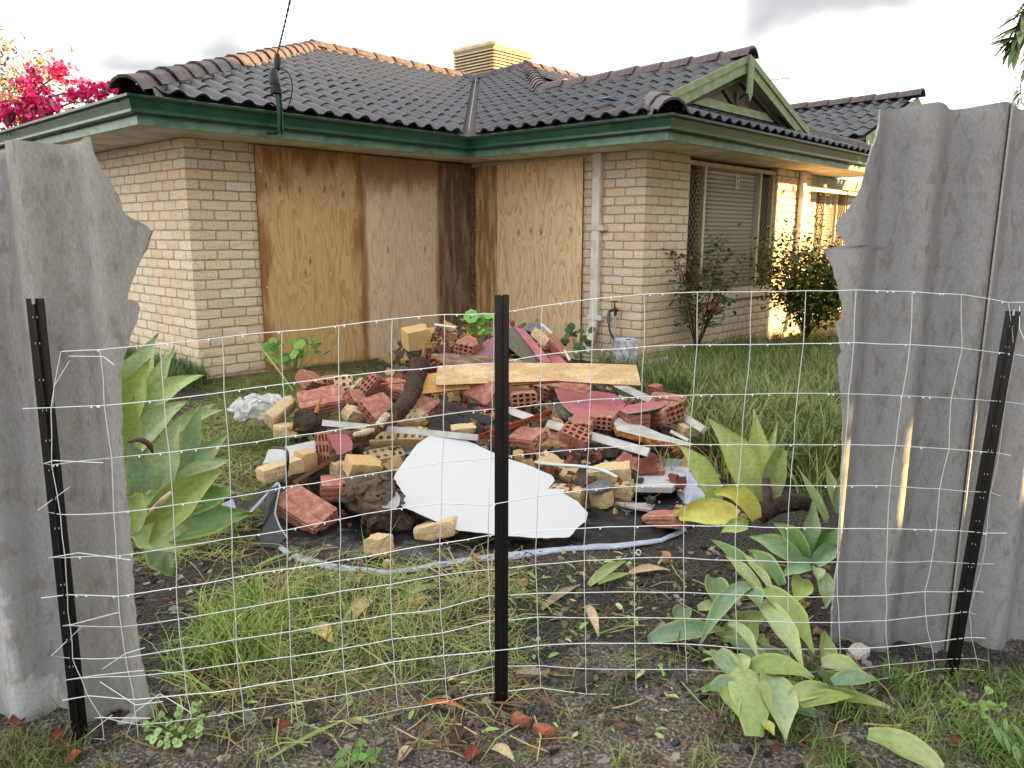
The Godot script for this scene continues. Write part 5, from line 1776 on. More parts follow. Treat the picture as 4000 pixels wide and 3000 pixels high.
func build_debris() -> void:
	cream("cut half of a cream brick standing on the dark tarp's front edge", Vector3(-0.616, 0.076, -3.392), Vector3(-4.0, -29.8, 7.5), Vector3(0.105, 0.090, 0.105), 0, 0.010, 1)
	cream("cream brick with rough yellow top, against the foot of the white sheet", Vector3(-0.359, 0.086, -3.567), Vector3(-4.0, -8.4, 16.6), Vector3(0.220, 0.082, 0.110), 0, 0.012, 4)
	cream("long cream brick with grooved top, lying before the small white board", Vector3(-1.256, 0.241, -4.032), Vector3(-0.3, 42.3, 6.2), Vector3(0.230, 0.076, 0.110), 0, 0.000, 2)
	cream("broken cream half brick leaning on the end of the long grooved brick", Vector3(-1.158, 0.244, -4.199), Vector3(4.6, 52.6, -4.1), Vector3(0.110, 0.110, 0.090), 0, 0.020, 3)
	cream("cream brick crusted with bright yellow mortar, left of the white sheet", Vector3(-0.797, 0.270, -4.000), Vector3(17.5, 29.9, -12.9), Vector3(0.190, 0.085, 0.110), 0, 0.020, 3)
	cream("cream brick lying flat with two rows of round holes upwards", Vector3(-0.745, 0.216, -4.349), Vector3(21.1, 29.8, 3.0), Vector3(0.230, 0.076, 0.110), 1, 0.000, 5)
	cream("cream brick spotted with mortar, tipped up in the grass left of the heap", Vector3(-1.452, 0.401, -4.750), Vector3(-52.0, 28.0, 38.0), Vector3(0.230, 0.076, 0.110), 0, 0.020, 4)
	cream("small cream brick stub under the leaning branch", Vector3(-0.995, 0.379, -4.750), Vector3(20.0, 35.0, -25.0), Vector3(0.120, 0.085, 0.100), 0, 0.030, 7)
	cream("broken cream brick with holes, propped beside the curved branch", Vector3(-0.621, 0.353, -4.750), Vector3(35.0, -30.0, 20.0), Vector3(0.200, 0.076, 0.110), 1, 0.040, 8)
	cream("big cream brick lump crowning the left of the heap", Vector3(-0.751, 0.691, -6.100), Vector3(10.0, 30.0, 8.0), Vector3(0.220, 0.160, 0.160), 0, 0.050, 9)
	cream("cream half brick showing three holes, on the heap's left slope", Vector3(-1.191, 0.453, -5.400), Vector3(55.0, 20.0, 10.0), Vector3(0.140, 0.076, 0.110), 1, 0.020, 10)
	cream("pale cream brick edged with yellow mortar, under the white conduit", Vector3(0.540, 0.205, -4.107), Vector3(8.0, -6.4, 9.0), Vector3(0.240, 0.085, 0.110), 0, 0.010, 11)
	cream("cream brick slanting down behind the right edge of the white sheet", Vector3(0.256, 0.186, -4.250), Vector3(25.0, -38.0, -24.0), Vector3(0.230, 0.076, 0.110), 0, 0.000, 13)
	cream("cream brick with one hole, poking from under the white sheet's torn edge", Vector3(0.302, 0.129, -3.953), Vector3(-0.0, -24.0, 0.6), Vector3(0.190, 0.085, 0.110), 1, 0.020, 14)
	cream("upright cream brick stub in the middle of the right cluster", Vector3(0.480, 0.110, -3.951), Vector3(-2.3, -30.6, 9.7), Vector3(0.100, 0.085, 0.100), 0, 0.000, 16)
	cream("broken cream brick with open holes at the right of its cluster", Vector3(0.612, 0.126, -4.051), Vector3(11.2, -33.9, 4.2), Vector3(0.120, 0.100, 0.100), 1, 0.030, 17)
	cream("small cream block on the edge of the tarp by the yard grass", Vector3(1.104, 0.296, -4.700), Vector3(5.0, 15.0, 0.0), Vector3(0.120, 0.080, 0.100), 0, 0.000, 19)
	cream("flat cream brick splinter on the grey frames", Vector3(-0.285, 0.355, -4.500), Vector3(12.0, 10.0, 4.0), Vector3(0.160, 0.040, 0.080), 0, 0.030, 20)
	cream("cream brick end leaning on the pink wall strip at the top", Vector3(0.240, 0.695, -6.000), Vector3(-25.0, -35.0, -30.0), Vector3(0.180, 0.080, 0.110), 0, 0.000, 22)
	cream("buried cream bricks end under the dark log", Vector3(-1.369, 0.305, -4.650), Vector3(0.0, 10.0, 0.0), Vector3(0.200, 0.076, 0.110), 0, 0.000, 23)
	cream("worn cream brick with a hole below the white batten", Vector3(-0.589, 0.312, -4.450), Vector3(30.0, -15.0, 5.0), Vector3(0.200, 0.080, 0.110), 1, 0.020, 25)
	cream("dusty cream brick half hidden left of the worn one", Vector3(-0.754, 0.312, -4.450), Vector3(40.0, 10.0, 0.0), Vector3(0.180, 0.080, 0.110), 1, 0.030, 26)
	cream("small cream stub in the dark gap behind the mortar crusted brick", Vector3(-0.949, 0.209, -4.150), Vector3(0.0, 40.0, 0.0), Vector3(0.100, 0.080, 0.100), 1, 0.000, 28)
	red("large smooth red block with two grooves in the left foreground of the heap", Vector3(-1.043, 0.122, -3.728), Vector3(23.1, -37.1, -19.5), Vector3(0.305, 0.090, 0.162), 0.000, 1)
	red("square red block face up, resting against the branch", Vector3(-0.849, 0.406, -4.780), Vector3(40.6, 57.9, 11.3), Vector3(0.200, 0.090, 0.170), 0.000, 5)
	red("long red brick with a ribbed side on the left of the heap", Vector3(-1.196, 0.460, -4.799), Vector3(30.0, 23.5, 10.1), Vector3(0.305, 0.090, 0.162), 0.030, 6)
	red("red brick end with dark holes at the far left of the heap", Vector3(-1.409, 0.488, -5.299), Vector3(-16.5, -21.9, -37.4), Vector3(0.140, 0.090, 0.162), 0.000, 7)
	red("red brick with holes between the left end brick and the cream half", Vector3(-1.311, 0.435, -5.500), Vector3(0.0, 60.0, 0.0), Vector3(0.160, 0.090, 0.160), 0.000, 9)
	red("tilted red brick showing its holes, leaning on grey mortar", Vector3(-0.963, 0.433, -5.336), Vector3(48.5, -74.5, 49.8), Vector3(0.200, 0.090, 0.162), 0.000, 10)
	red("red brick sloping behind the branch, dark dust on top", Vector3(-0.605, 0.382, -4.950), Vector3(22.0, -38.0, -14.0), Vector3(0.250, 0.090, 0.162), 0.020, 11)
	red("red brick under the plywood strips, its holed end to the front", Vector3(0.073, 0.454, -4.919), Vector3(4.8, -86.1, 4.9), Vector3(0.220, 0.090, 0.162), 0.000, 13)
	red("ribbed red brick left of the middle picket under the plywood", Vector3(-0.183, 0.479, -4.982), Vector3(54.2, -57.9, -18.9), Vector3(0.270, 0.100, 0.160), 0.030, 14)
	red("red block with ribbed side right of the middle picket", Vector3(0.105, 0.297, -4.452), Vector3(14.8, -36.8, 3.8), Vector3(0.200, 0.100, 0.160), 0.020, 15)
	red("red holed half brick set upright on the mortared pair", Vector3(0.370, 0.350, -4.357), Vector3(-18.8, -112.2, 61.0), Vector3(0.090, 0.105, 0.162), 0.000, 17)
	red("broken red brick core with open cells beside the pale board", Vector3(0.684, 0.196, -4.300), Vector3(20.0, 60.0, 30.0), Vector3(0.110, 0.090, 0.140), 0.050, 18)
	red("red brick fragment with mortar end on the tarp's right side", Vector3(0.785, 0.090, -3.705), Vector3(7.7, -47.5, 17.1), Vector3(0.260, 0.070, 0.100), 0.040, 19)
	red("lone red brick fragment lying on the yard grass", Vector3(1.120, 0.316, -5.900), Vector3(0.0, 30.0, 10.0), Vector3(0.100, 0.080, 0.100), 0.030, 21)
	red("red brick with pale top at the right end of the heap", Vector3(1.115, 0.329, -5.400), Vector3(4.0, -20.0, -3.0), Vector3(0.250, 0.085, 0.160), 0.000, 22)
	red("red brick end with holes below the green seedling", Vector3(-0.333, 0.649, -5.900), Vector3(10.0, 70.0, 10.0), Vector3(0.200, 0.100, 0.160), 0.000, 23)
	red("small red holed brick in the shadow behind the large red block", Vector3(-0.807, 0.177, -3.900), Vector3(4.0, 75.0, 0.0), Vector3(0.140, 0.100, 0.130), 0.000, 25)
	red("red brick stub with grey mortar sides in the dark hollow", Vector3(-0.928, 0.164, -3.950), Vector3(8.0, 15.0, -4.0), Vector3(0.180, 0.100, 0.130), 0.020, 26)
	red("red brick strip with cells leaning down the top right", Vector3(0.341, 0.639, -5.950), Vector3(10.0, -35.0, -48.0), Vector3(0.220, 0.070, 0.090), 0.000, 27)
	red("red brick under the pink slab, right end open", Vector3(0.583, 0.352, -4.750), Vector3(2.0, 72.0, 0.0), Vector3(0.200, 0.085, 0.140), 0.010, 29)
	red("red brick under the pink slab, left end in shade", Vector3(0.442, 0.334, -4.700), Vector3(2.0, 78.0, 3.0), Vector3(0.200, 0.070, 0.130), 0.010, 30)
	red("upturned red brick at the back under the plywood, right", Vector3(0.230, 0.445, -5.300), Vector3(10.0, 60.0, 10.0), Vector3(0.200, 0.100, 0.160), 0.020, 31)
	red("dull red brick wedge beside the square block", Vector3(-1.018, 0.427, -5.000), Vector3(30.0, 30.0, -20.0), Vector3(0.130, 0.050, 0.140), 0.040, 33)
	red("red brick lying deep at the left of the dark branch", Vector3(-0.795, 0.409, -5.400), Vector3(15.0, -20.0, -10.0), Vector3(0.260, 0.090, 0.160), 0.020, 34)
	red("red brick sliver under the low plywood", Vector3(0.389, 0.476, -5.200), Vector3(14.0, -30.0, -8.0), Vector3(0.300, 0.030, 0.140), 0.000, 35)
	var w := thing("wall_chunk", "chunk of two red bricks mortared in line, right of the white sheet", "wall piece", Vector3(0.408, 0.255, -4.400))
	red("", Vector3(-0.107, -0.015, -0.141), Vector3(20.5, 4.2, -17.5), Vector3(0.222, 0.09, 0.162), 0.01, 2, w)
	red("", Vector3(0.125, -0.084, -0.184), Vector3(20.5, 4.2, -17.5), Vector3(0.222, 0.09, 0.162), 0.01, 3, w)
	lump("mortar", M.grey_mortar, w, E(Vector3(0.015, -0.032, -0.156), Vector3(20.5, 4.2, -17.5)), Vector3(0.050, 0.110, 0.170), 0.016, 1)
	lump("mortar", M.grey_mortar, w, E(Vector3(0.111, -0.011, -0.188), Vector3(20.5, 4.2, -17.5)), Vector3(0.160, 0.050, 0.100), 0.016, 2)
	lump("mortar", M.grey_mortar, w, E(Vector3(-0.218, 0.018, -0.121), Vector3(20.5, 4.2, -17.5)), Vector3(0.030, 0.100, 0.170), 0.016, 3)
	lump("mortar", M.grey_mortar, w, E(Vector3(0.235, -0.117, -0.204), Vector3(20.5, 4.2, -17.5)), Vector3(0.020, 0.100, 0.160), 0.016, 5)
	plate("pink_wall_slab", "large slab of pink painted plaster with white torn edge", "wall piece", M.pink_paint, M.plaster_edge, [Vector3(0.291, 0.473, -5.150), Vector3(0.406, 0.466, -5.141), Vector3(0.531, 0.461, -5.141), Vector3(0.693, 0.446, -5.100), Vector3(0.729, 0.426, -5.013), Vector3(0.744, 0.412, -4.955), Vector3(0.708, 0.393, -4.858), Vector3(0.669, 0.386, -4.821), Vector3(0.607, 0.385, -4.803), Vector3(0.538, 0.386, -4.797), Vector3(0.493, 0.375, -4.737), Vector3(0.444, 0.376, -4.733), Vector3(0.394, 0.372, -4.706), Vector3(0.382, 0.379, -4.738), Vector3(0.395, 0.389, -4.783), Vector3(0.363, 0.399, -4.825), Vector3(0.333, 0.415, -4.891), Vector3(0.317, 0.430, -4.960), Vector3(0.302, 0.452, -5.056)], 0.012, 0.0040, 3, null, "")
	lump("grey_mortar_lump", M.grey_mortar, null, E(Vector3(0.474, 0.350, -4.950), Vector3(12, 10, -4)), Vector3(0.4, 0.07, 0.2), 0.02, 4).set_meta("label", "grey mortar bed under the large pink slab")
	tag(get_child(get_child_count() - 1), "grey mortar bed under the large pink slab", "mortar")
	plate("pink_wall_slab", "smaller pink painted slab on ribbed bricks at the heap's right", "wall piece", M.pink_paint, M.plaster_edge, [Vector3(0.692, 0.423, -4.750), Vector3(0.741, 0.425, -4.850), Vector3(0.867, 0.435, -4.901), Vector3(1.002, 0.446, -4.900), Vector3(1.002, 0.447, -4.850), Vector3(0.939, 0.443, -4.754), Vector3(0.882, 0.439, -4.705), Vector3(0.779, 0.431, -4.660), Vector3(0.712, 0.425, -4.653)], 0.012, 0.0040, 5, null, "")
	red("ribbed red brick carrying the smaller pink slab", Vector3(0.971, 0.370, -4.804), Vector3(10.9, -58.5, 19.6), Vector3(0.250, 0.100, 0.150), 0.030, 37)
	red("mortared red brick at the left under the smaller pink slab", Vector3(0.772, 0.358, -4.750), Vector3(6.0, 20.0, 0.0), Vector3(0.160, 0.100, 0.140), 0.000, 38)
	red("broken red brick at the right end behind the smaller pink slab", Vector3(1.037, 0.386, -4.850), Vector3(0.0, -30.0, 0.0), Vector3(0.100, 0.100, 0.140), 0.040, 39)
	red("red brick chunk on edge, its end to the left of the white board", Vector3(-1.029, 0.282, -4.343), Vector3(-9.8, 65.2, -8.4), Vector3(0.220, 0.190, 0.100), 0.020, 41)
	plate("pink_plaster", "patch of pink painted plaster on the brick chunk at the left", "plaster piece", M.pink_paint, M.plaster_edge, [Vector3(-0.995, 0.424, -4.060), Vector3(-0.973, 0.430, -4.067), Vector3(-0.900, 0.429, -4.078), Vector3(-0.876, 0.412, -4.074), Vector3(-0.863, 0.385, -4.062), Vector3(-0.863, 0.351, -4.044), Vector3(-0.910, 0.332, -4.026), Vector3(-0.941, 0.330, -4.020), Vector3(-0.951, 0.354, -4.031), Vector3(-0.969, 0.371, -4.036), Vector3(-0.979, 0.397, -4.049)], 0.012, 0.0040, 6, null, "")
	red("long wall strip with pink face and grey mortar side, sliding off the top", Vector3(0.114, 0.620, -6.003), Vector3(-35.1, -49.6, -27.3), Vector3(0.500, 0.120, 0.100), 0.000, 43)
	plate("grey_mortar_slab", "grey mortar face of the wall strip beside the middle picket", "mortar", M.grey_mortar, M.grey_mortar, [Vector3(-0.036, 0.787, -5.950), Vector3(0.020, 0.793, -5.942), Vector3(0.125, 0.676, -5.807), Vector3(0.217, 0.565, -5.680), Vector3(0.112, 0.559, -5.700), Vector3(0.009, 0.631, -5.792), Vector3(-0.038, 0.666, -5.836)], 0.020, 0.0030, 7, null, "")
	plate("pink_wall_slab", "narrow pink painted strip at the top of the heap", "wall piece", M.pink_paint, M.grey_mortar, [Vector3(0.022, 0.788, -5.930), Vector3(0.091, 0.783, -5.939), Vector3(0.294, 0.571, -5.660), Vector3(0.216, 0.569, -5.640), Vector3(0.125, 0.677, -5.784)], 0.020, 0.0020, 8, null, "")
	plate("pink_wall_slab", "second pink strip below the first at the heap's top right", "wall piece", M.pink_paint, M.grey_mortar, [Vector3(0.244, 0.613, -6.000), Vector3(0.322, 0.612, -5.994), Vector3(0.415, 0.547, -5.750), Vector3(0.311, 0.547, -5.750)], 0.040, 0.0020, 9, null, "")
	plate("speckled_board", "pink board speckled with grey dust behind the plywood strips", "board", M.pink_dusty, M.plaster_edge, [Vector3(-0.288, 0.614, -5.900), Vector3(-0.235, 0.652, -6.057), Vector3(-0.165, 0.685, -6.181), Vector3(-0.041, 0.701, -6.200), Vector3(-0.026, 0.599, -5.697), Vector3(-0.282, 0.585, -5.760)], 0.015, 0.0040, 10, null, "")
	plate("plywood_strip", "upper pale plywood strip across the heap, end cut square", "plywood strip", M.ply_f, M.ply_edge, [Vector3(-0.490, 0.642, -5.050), Vector3(-0.135, 0.660, -5.047), Vector3(0.191, 0.667, -5.037), Vector3(0.535, 0.667, -5.020), Vector3(0.813, 0.661, -5.000), Vector3(0.822, 0.608, -4.952), Vector3(0.831, 0.546, -4.896), Vector3(0.626, 0.550, -4.911), Vector3(0.428, 0.558, -4.928), Vector3(0.289, 0.565, -4.941), Vector3(0.169, 0.560, -4.943), Vector3(-0.233, 0.544, -4.949), Vector3(-0.497, 0.530, -4.950), Vector3(-0.496, 0.584, -4.999)], 0.015, 0.0000, 11, null, "")
	plate("plywood_strip", "lower orange plywood strip jutting left under the pale one", "plywood strip", M.ply_g, M.ply_edge, [Vector3(-0.598, 0.580, -5.080), Vector3(-0.485, 0.590, -5.082), Vector3(-0.135, 0.595, -5.064), Vector3(0.375, 0.592, -5.030), Vector3(0.378, 0.557, -4.998), Vector3(0.231, 0.542, -4.994), Vector3(-0.134, 0.515, -4.993), Vector3(-0.336, 0.494, -4.988), Vector3(-0.589, 0.467, -4.980)], 0.015, 0.0000, 12, null, "")
	plate("plywood_strip", "grey weathered plywood board lying behind the other strips", "plywood strip", M.ply_c, M.ply_edge, [Vector3(-0.609, 0.611, -5.750), Vector3(-0.500, 0.609, -5.831), Vector3(-0.194, 0.597, -5.781), Vector3(-0.029, 0.589, -5.713), Vector3(0.152, 0.580, -5.600), Vector3(0.146, 0.576, -5.358), Vector3(-0.136, 0.587, -5.366), Vector3(-0.464, 0.600, -5.400)], 0.015, 0.0000, 13, null, "")
	plate("white_sheet", "big white cement sheet with torn edges leaning on the heap", "sheet", M.white_sheet, M.board_core, [Vector3(-0.425, 0.394, -4.300), Vector3(-0.276, 0.367, -4.230), Vector3(-0.064, 0.309, -4.077), Vector3(0.111, 0.276, -3.991), Vector3(0.207, 0.252, -3.928), Vector3(0.225, 0.235, -3.880), Vector3(0.190, 0.212, -3.813), Vector3(0.279, 0.211, -3.816), Vector3(0.262, 0.199, -3.780), Vector3(0.329, 0.178, -3.726), Vector3(0.378, 0.147, -3.639), Vector3(0.364, 0.126, -3.580), Vector3(0.324, 0.113, -3.541), Vector3(0.275, 0.089, -3.471), Vector3(0.165, 0.086, -3.459), Vector3(-0.010, 0.093, -3.470), Vector3(-0.254, 0.107, -3.501), Vector3(-0.442, 0.147, -3.604), Vector3(-0.553, 0.171, -3.668), Vector3(-0.548, 0.203, -3.758), Vector3(-0.615, 0.242, -3.864), Vector3(-0.609, 0.263, -3.924), Vector3(-0.529, 0.348, -4.167)], 0.008, 0.0030, 14, null, "")
	plate("white_board", "small white board with a brown torn end behind the long cream brick", "board", M.white_sheet, M.board_core, [Vector3(-1.368, 0.252, -4.100), Vector3(-1.435, 0.245, -4.406), Vector3(-1.305, 0.263, -4.447), Vector3(-1.181, 0.279, -4.500), Vector3(-1.108, 0.287, -4.249), Vector3(-1.224, 0.271, -4.222), Vector3(-1.195, 0.275, -4.150)], 0.006, 0.0030, 15, null, "")
	plate("white_board", "white board corner showing behind the big sheet", "board", M.white_sheet, M.grey_slab, [Vector3(-0.646, 0.231, -4.400), Vector3(-0.660, 0.235, -4.551), Vector3(-0.562, 0.243, -4.600), Vector3(-0.539, 0.244, -4.562), Vector3(-0.578, 0.235, -4.350)], 0.012, 0.0010, 16, null, "")
	plate("white_board", "white board flat on the tarp beside the agave", "board", M.white_sheet, M.white_paint, [Vector3(0.710, 0.164, -4.552), Vector3(1.061, 0.171, -4.500), Vector3(1.025, 0.167, -4.280), Vector3(0.865, 0.159, -3.997), Vector3(0.669, 0.155, -4.020), Vector3(0.718, 0.159, -4.214)], 0.030, 0.0000, 17, null, "")
	plate("red_slab", "flat red slab with clipped corner on the white board", "brick slab", M.red_brick, M.red_broken, [Vector3(0.722, 0.186, -4.250), Vector3(0.763, 0.187, -4.447), Vector3(0.823, 0.189, -4.450), Vector3(0.868, 0.190, -4.387), Vector3(0.869, 0.191, -4.227), Vector3(0.858, 0.191, -4.200), Vector3(0.742, 0.187, -4.211)], 0.025, 0.0020, 18, null, "")
	plate("white_door_piece", "white door piece with a pale core edge lying at the right", "door piece", M.white_paint, M.ply_edge, [Vector3(0.629, 0.368, -4.750), Vector3(0.717, 0.357, -4.777), Vector3(0.906, 0.316, -4.550), Vector3(1.075, 0.284, -4.431), Vector3(1.037, 0.285, -4.379), Vector3(0.827, 0.317, -4.418), Vector3(0.629, 0.349, -4.500)], 0.035, 0.0010, 19, null, "")
	plate("brown_board", "brown board end standing behind the orange timber", "board", M.rough_timber, M.rough_timber, [Vector3(0.209, 0.424, -4.800), Vector3(0.266, 0.423, -4.850), Vector3(0.305, 0.350, -4.735), Vector3(0.259, 0.353, -4.700), Vector3(0.237, 0.393, -4.762)], 0.020, 0.0010, 20, null, "")
	bar("white_batten", "long white painted batten below the branch", "batten", M.white_paint, Vector3(-1.109, 0.407, -4.420), Vector3(-0.189, 0.379, -4.200), 0.035, 0.020, 70.0, "", 0.000)
	bar("white_batten", "white batten end right of the picket under the red bricks", "batten", M.white_paint, Vector3(-0.089, 0.421, -4.800), Vector3(0.131, 0.392, -4.600), 0.045, 0.018, 60.0, "", 0.000)
	bar("white_batten", "white batten running under the mortared pair to the right", "batten", M.white_paint, Vector3(0.216, 0.363, -4.600), Vector3(0.770, 0.296, -4.200), 0.050, 0.016, 55.0, "", 0.000)
	bar("white_batten", "grey white batten sloping down behind the smaller pink slab", "batten", M.white_paint, Vector3(0.771, 0.412, -5.600), Vector3(0.944, 0.397, -5.100), 0.050, 0.030, 50.0, "", 0.000)
	bar("white_batten", "white batten with brown side at the heap's far right", "batten", M.white_paint, Vector3(1.066, 0.363, -4.950), Vector3(1.152, 0.352, -4.500), 0.045, 0.025, 55.0, "", 0.000)
	bar("white_batten", "thin white strip lying over the door piece", "batten", M.white_paint, Vector3(0.972, 0.317, -4.600), Vector3(1.060, 0.286, -4.500), 0.020, 0.012, 50.0, "", 0.000)
	bar("orange_timber", "orange varnished timber right of the middle picket", "timber", M.orange_wood, Vector3(-0.195, 0.352, -4.300), Vector3(0.241, 0.421, -4.650), 0.030, 0.020, 80.0, "", 0.000)
	bar("angle_bar", "long dark rusty angle bar slanting across the left", "metal bar", M.stem_brown, Vector3(-1.152, 0.203, -3.920), Vector3(-0.797, 0.337, -4.500), 0.024, 0.006, 40.0, "", 0.000)
	bar("white_strip", "thin white strip on top of the heap", "strip", M.plastic_white, Vector3(-0.632, 0.771, -6.300), Vector3(-0.454, 0.758, -6.200), 0.020, 0.010, 30.0, "", 0.000)
	bar("metal_bar", "lower grey metal frame bar before the plywood strips", "frame bar", M.metal_grey, Vector3(-0.494, 0.380, -4.600), Vector3(-0.327, 0.340, -4.500), 0.050, 0.012, 75.0, "", 0.000)
	bar("metal_bar", "upper grey metal frame bar before the plywood strips", "frame bar", M.metal_grey, Vector3(-0.426, 0.448, -4.750), Vector3(-0.126, 0.376, -4.600), 0.050, 0.012, 75.0, "", 0.000)
	bar("metal_bar", "middle grey metal frame bar before the plywood strips", "frame bar", M.metal_grey, Vector3(-0.473, 0.409, -4.680), Vector3(-0.172, 0.335, -4.550), 0.050, 0.012, 75.0, "", 0.000)
	var cd := thing("conduit", "curved white plastic conduit over the cream bricks", "conduit", Vector3.ZERO)
	var cb := MB.new()
	cb.tube(PackedVector3Array([Vector3(0.132, 0.237, -4.200), Vector3(0.177, 0.241, -4.160), Vector3(0.264, 0.245, -4.120), Vector3(0.338, 0.254, -4.080), Vector3(0.402, 0.257, -4.050), Vector3(0.455, 0.257, -4.020), Vector3(0.491, 0.252, -4.000), Vector3(0.526, 0.242, -3.980), Vector3(0.561, 0.228, -3.960)]), [0.01], 8)
	obj("pipe", cb, M.plastic_white, cd)
	plate("grey_slab_piece", "curved grey slab scrap lying on the cream bricks", "slab piece", M.grey_slab, M.grey_slab, [Vector3(0.394, 0.190, -3.880), Vector3(0.408, 0.198, -3.929), Vector3(0.467, 0.202, -3.991), Vector3(0.526, 0.200, -4.020), Vector3(0.534, 0.184, -3.942), Vector3(0.480, 0.181, -3.888), Vector3(0.422, 0.183, -3.860)], 0.025, 0.0010, 21, null, "")
	plate("grey_scrap", "grey cement scrap flat on the tarp before the cream cluster", "cement scrap", M.cement_edge, M.cement_edge, [Vector3(0.556, 0.093, -3.950), Vector3(0.651, 0.091, -3.948), Vector3(0.759, 0.089, -3.950), Vector3(0.764, 0.088, -3.929), Vector3(0.727, 0.085, -3.850), Vector3(0.641, 0.089, -3.880), Vector3(0.578, 0.091, -3.918)], 0.012, 0.0020, 22, null, "")
	plate("grey_scrap", "grey cement scrap behind the curved one on the tarp", "cement scrap", M.grey_slab, M.grey_slab, [Vector3(0.688, 0.078, -4.000), Vector3(0.732, 0.075, -4.066), Vector3(0.791, 0.075, -4.050), Vector3(0.786, 0.078, -3.971), Vector3(0.727, 0.078, -3.980)], 0.010, 0.0010, 23, null, "")
	plate("grey_scrap", "dark grey scrap between the cut cream half and the red block", "cement scrap", M.grey_slab, M.grey_mortar, [Vector3(-0.778, 0.028, -3.620), Vector3(-0.775, 0.048, -3.678), Vector3(-0.702, 0.034, -3.720), Vector3(-0.667, 0.017, -3.707), Vector3(-0.672, 0.004, -3.667), Vector3(-0.766, 0.017, -3.600)], 0.030, 0.0020, 24, null, "")
	plate("red_shard", "ribbed red brick shard standing on the tarp's left front", "brick shard", M.red_brick, M.red_broken, [Vector3(-0.893, -0.029, -3.500), Vector3(-0.899, -0.006, -3.525), Vector3(-0.849, 0.006, -3.530), Vector3(-0.837, 0.039, -3.562), Vector3(-0.784, 0.045, -3.559), Vector3(-0.784, 0.031, -3.545), Vector3(-0.760, 0.008, -3.519), Vector3(-0.738, -0.000, -3.507), Vector3(-0.721, -0.005, -3.500), Vector3(-0.742, -0.010, -3.498), Vector3(-0.815, -0.021, -3.497)], 0.040, 0.0030, 25, null, "")
	plate("slate_scrap", "dark round edged plate behind the top brick", "scrap plate", M.grey_slab, M.white_paint, [Vector3(0.090, 0.752, -6.250), Vector3(0.122, 0.782, -6.297), Vector3(0.185, 0.793, -6.314), Vector3(0.229, 0.785, -6.300), Vector3(0.244, 0.753, -6.250), Vector3(0.232, 0.716, -6.192), Vector3(0.170, 0.721, -6.200)], 0.012, 0.0010, 26, null, "")
	bar("white_strip", "white edge strip curving down the top right of the heap", "strip", M.plastic_white, Vector3(0.233, 0.784, -6.250), Vector3(0.440, 0.550, -5.850), 0.020, 0.012, 0.0, "", 0.030)
	branch("branch", "thick dark branch with torn root end, leaning over the heap", M.bark_dark, [Vector3(-0.618, 0.660, -5.100), Vector3(-0.628, 0.584, -5.000), Vector3(-0.634, 0.511, -4.800), Vector3(-0.654, 0.477, -4.550), Vector3(-0.709, 0.441, -4.420)], [0.065, 0.06, 0.055, 0.05, 0.045], 0.16, 1, "branch")
	branch("branch", "brown peeling branch curving down from the dark one", M.bark_brown, [Vector3(-0.651, 0.485, -4.600), Vector3(-0.694, 0.446, -4.440), Vector3(-0.762, 0.415, -4.300), Vector3(-0.818, 0.390, -4.220), Vector3(-0.914, 0.377, -4.220), Vector3(-1.058, 0.360, -4.350)], [0.045, 0.042, 0.038, 0.036, 0.034, 0.03], 0.12, 2, "branch")
	branch("bare_stub", "short bare bleached stub on the brown branch", M.bare_wood, [Vector3(-0.756, 0.427, -4.270), Vector3(-0.725, 0.470, -4.300), Vector3(-0.707, 0.488, -4.300)], [0.025, 0.022, 0.018], 0.08, 3, "branch")
	branch("bare_stub", "bleached scar of wood at the brown branch's bend", M.bare_wood, [Vector3(-0.880, 0.396, -4.180), Vector3(-0.817, 0.414, -4.170), Vector3(-0.771, 0.423, -4.200)], [0.012, 0.02, 0.012], 0.10, 4, "branch")
	branch("stump", "short dark stump lying at the heap's left edge", M.bark_dark, [Vector3(-1.309, 0.350, -4.650), Vector3(-1.216, 0.348, -4.620), Vector3(-1.070, 0.324, -4.600)], [0.08, 0.075, 0.03], 0.28, 5, "stump")
	branch("root_twig", "pale peeled root tip standing up from the dark branch", M.twig, [Vector3(-0.607, 0.667, -5.250), Vector3(-0.599, 0.731, -5.250), Vector3(-0.595, 0.768, -5.250)], [0.015, 0.014, 0.01], 0.03, 6, "branch")
	branch("root_twig", "peeled orange twig sticking left from the stump", M.twig, [Vector3(-1.268, 0.328, -4.600), Vector3(-1.354, 0.323, -4.600), Vector3(-1.454, 0.322, -4.620)], [0.014, 0.011, 0.006], 0.03, 7, "branch")
	branch("root_twig", "orange twig standing up on the stump", M.twig, [Vector3(-1.193, 0.425, -4.600), Vector3(-1.177, 0.479, -4.620), Vector3(-1.166, 0.527, -4.640)], [0.014, 0.01, 0.004], 0.03, 8, "branch")
	branch("root_twig", "thin dry stalk across the long ribbed brick", M.bare_wood, [Vector3(-1.152, 0.416, -5.100), Vector3(-1.083, 0.469, -5.100), Vector3(-1.007, 0.539, -5.150)], [0.008, 0.01, 0.007], 0.03, 9, "branch")
	branch("root_twig", "straight brown twig beside the dark branch", M.twig, [Vector3(-0.880, 0.507, -5.100), Vector3(-0.695, 0.513, -5.150)], [0.006, 0.006], 0.03, 10, "branch")
	branch("black_cord", "thin black cord hanging over the long cream brick", M.black_plastic, [Vector3(-1.329, 0.332, -4.150), Vector3(-1.212, 0.366, -4.000), Vector3(-1.176, 0.334, -3.920), Vector3(-1.186, 0.266, -3.920), Vector3(-1.180, 0.222, -3.850)], [0.008, 0.009, 0.008, 0.008, 0.006], 0.00, 11, "cord")
	branch("root", "upper left torn dark root at the end of the leaning branch", M.bark_dark, [Vector3(-0.629, 0.640, -5.220), Vector3(-0.663, 0.656, -5.200), Vector3(-0.707, 0.685, -5.200)], [0.03, 0.018, 0.006], 0.20, 20, "root")
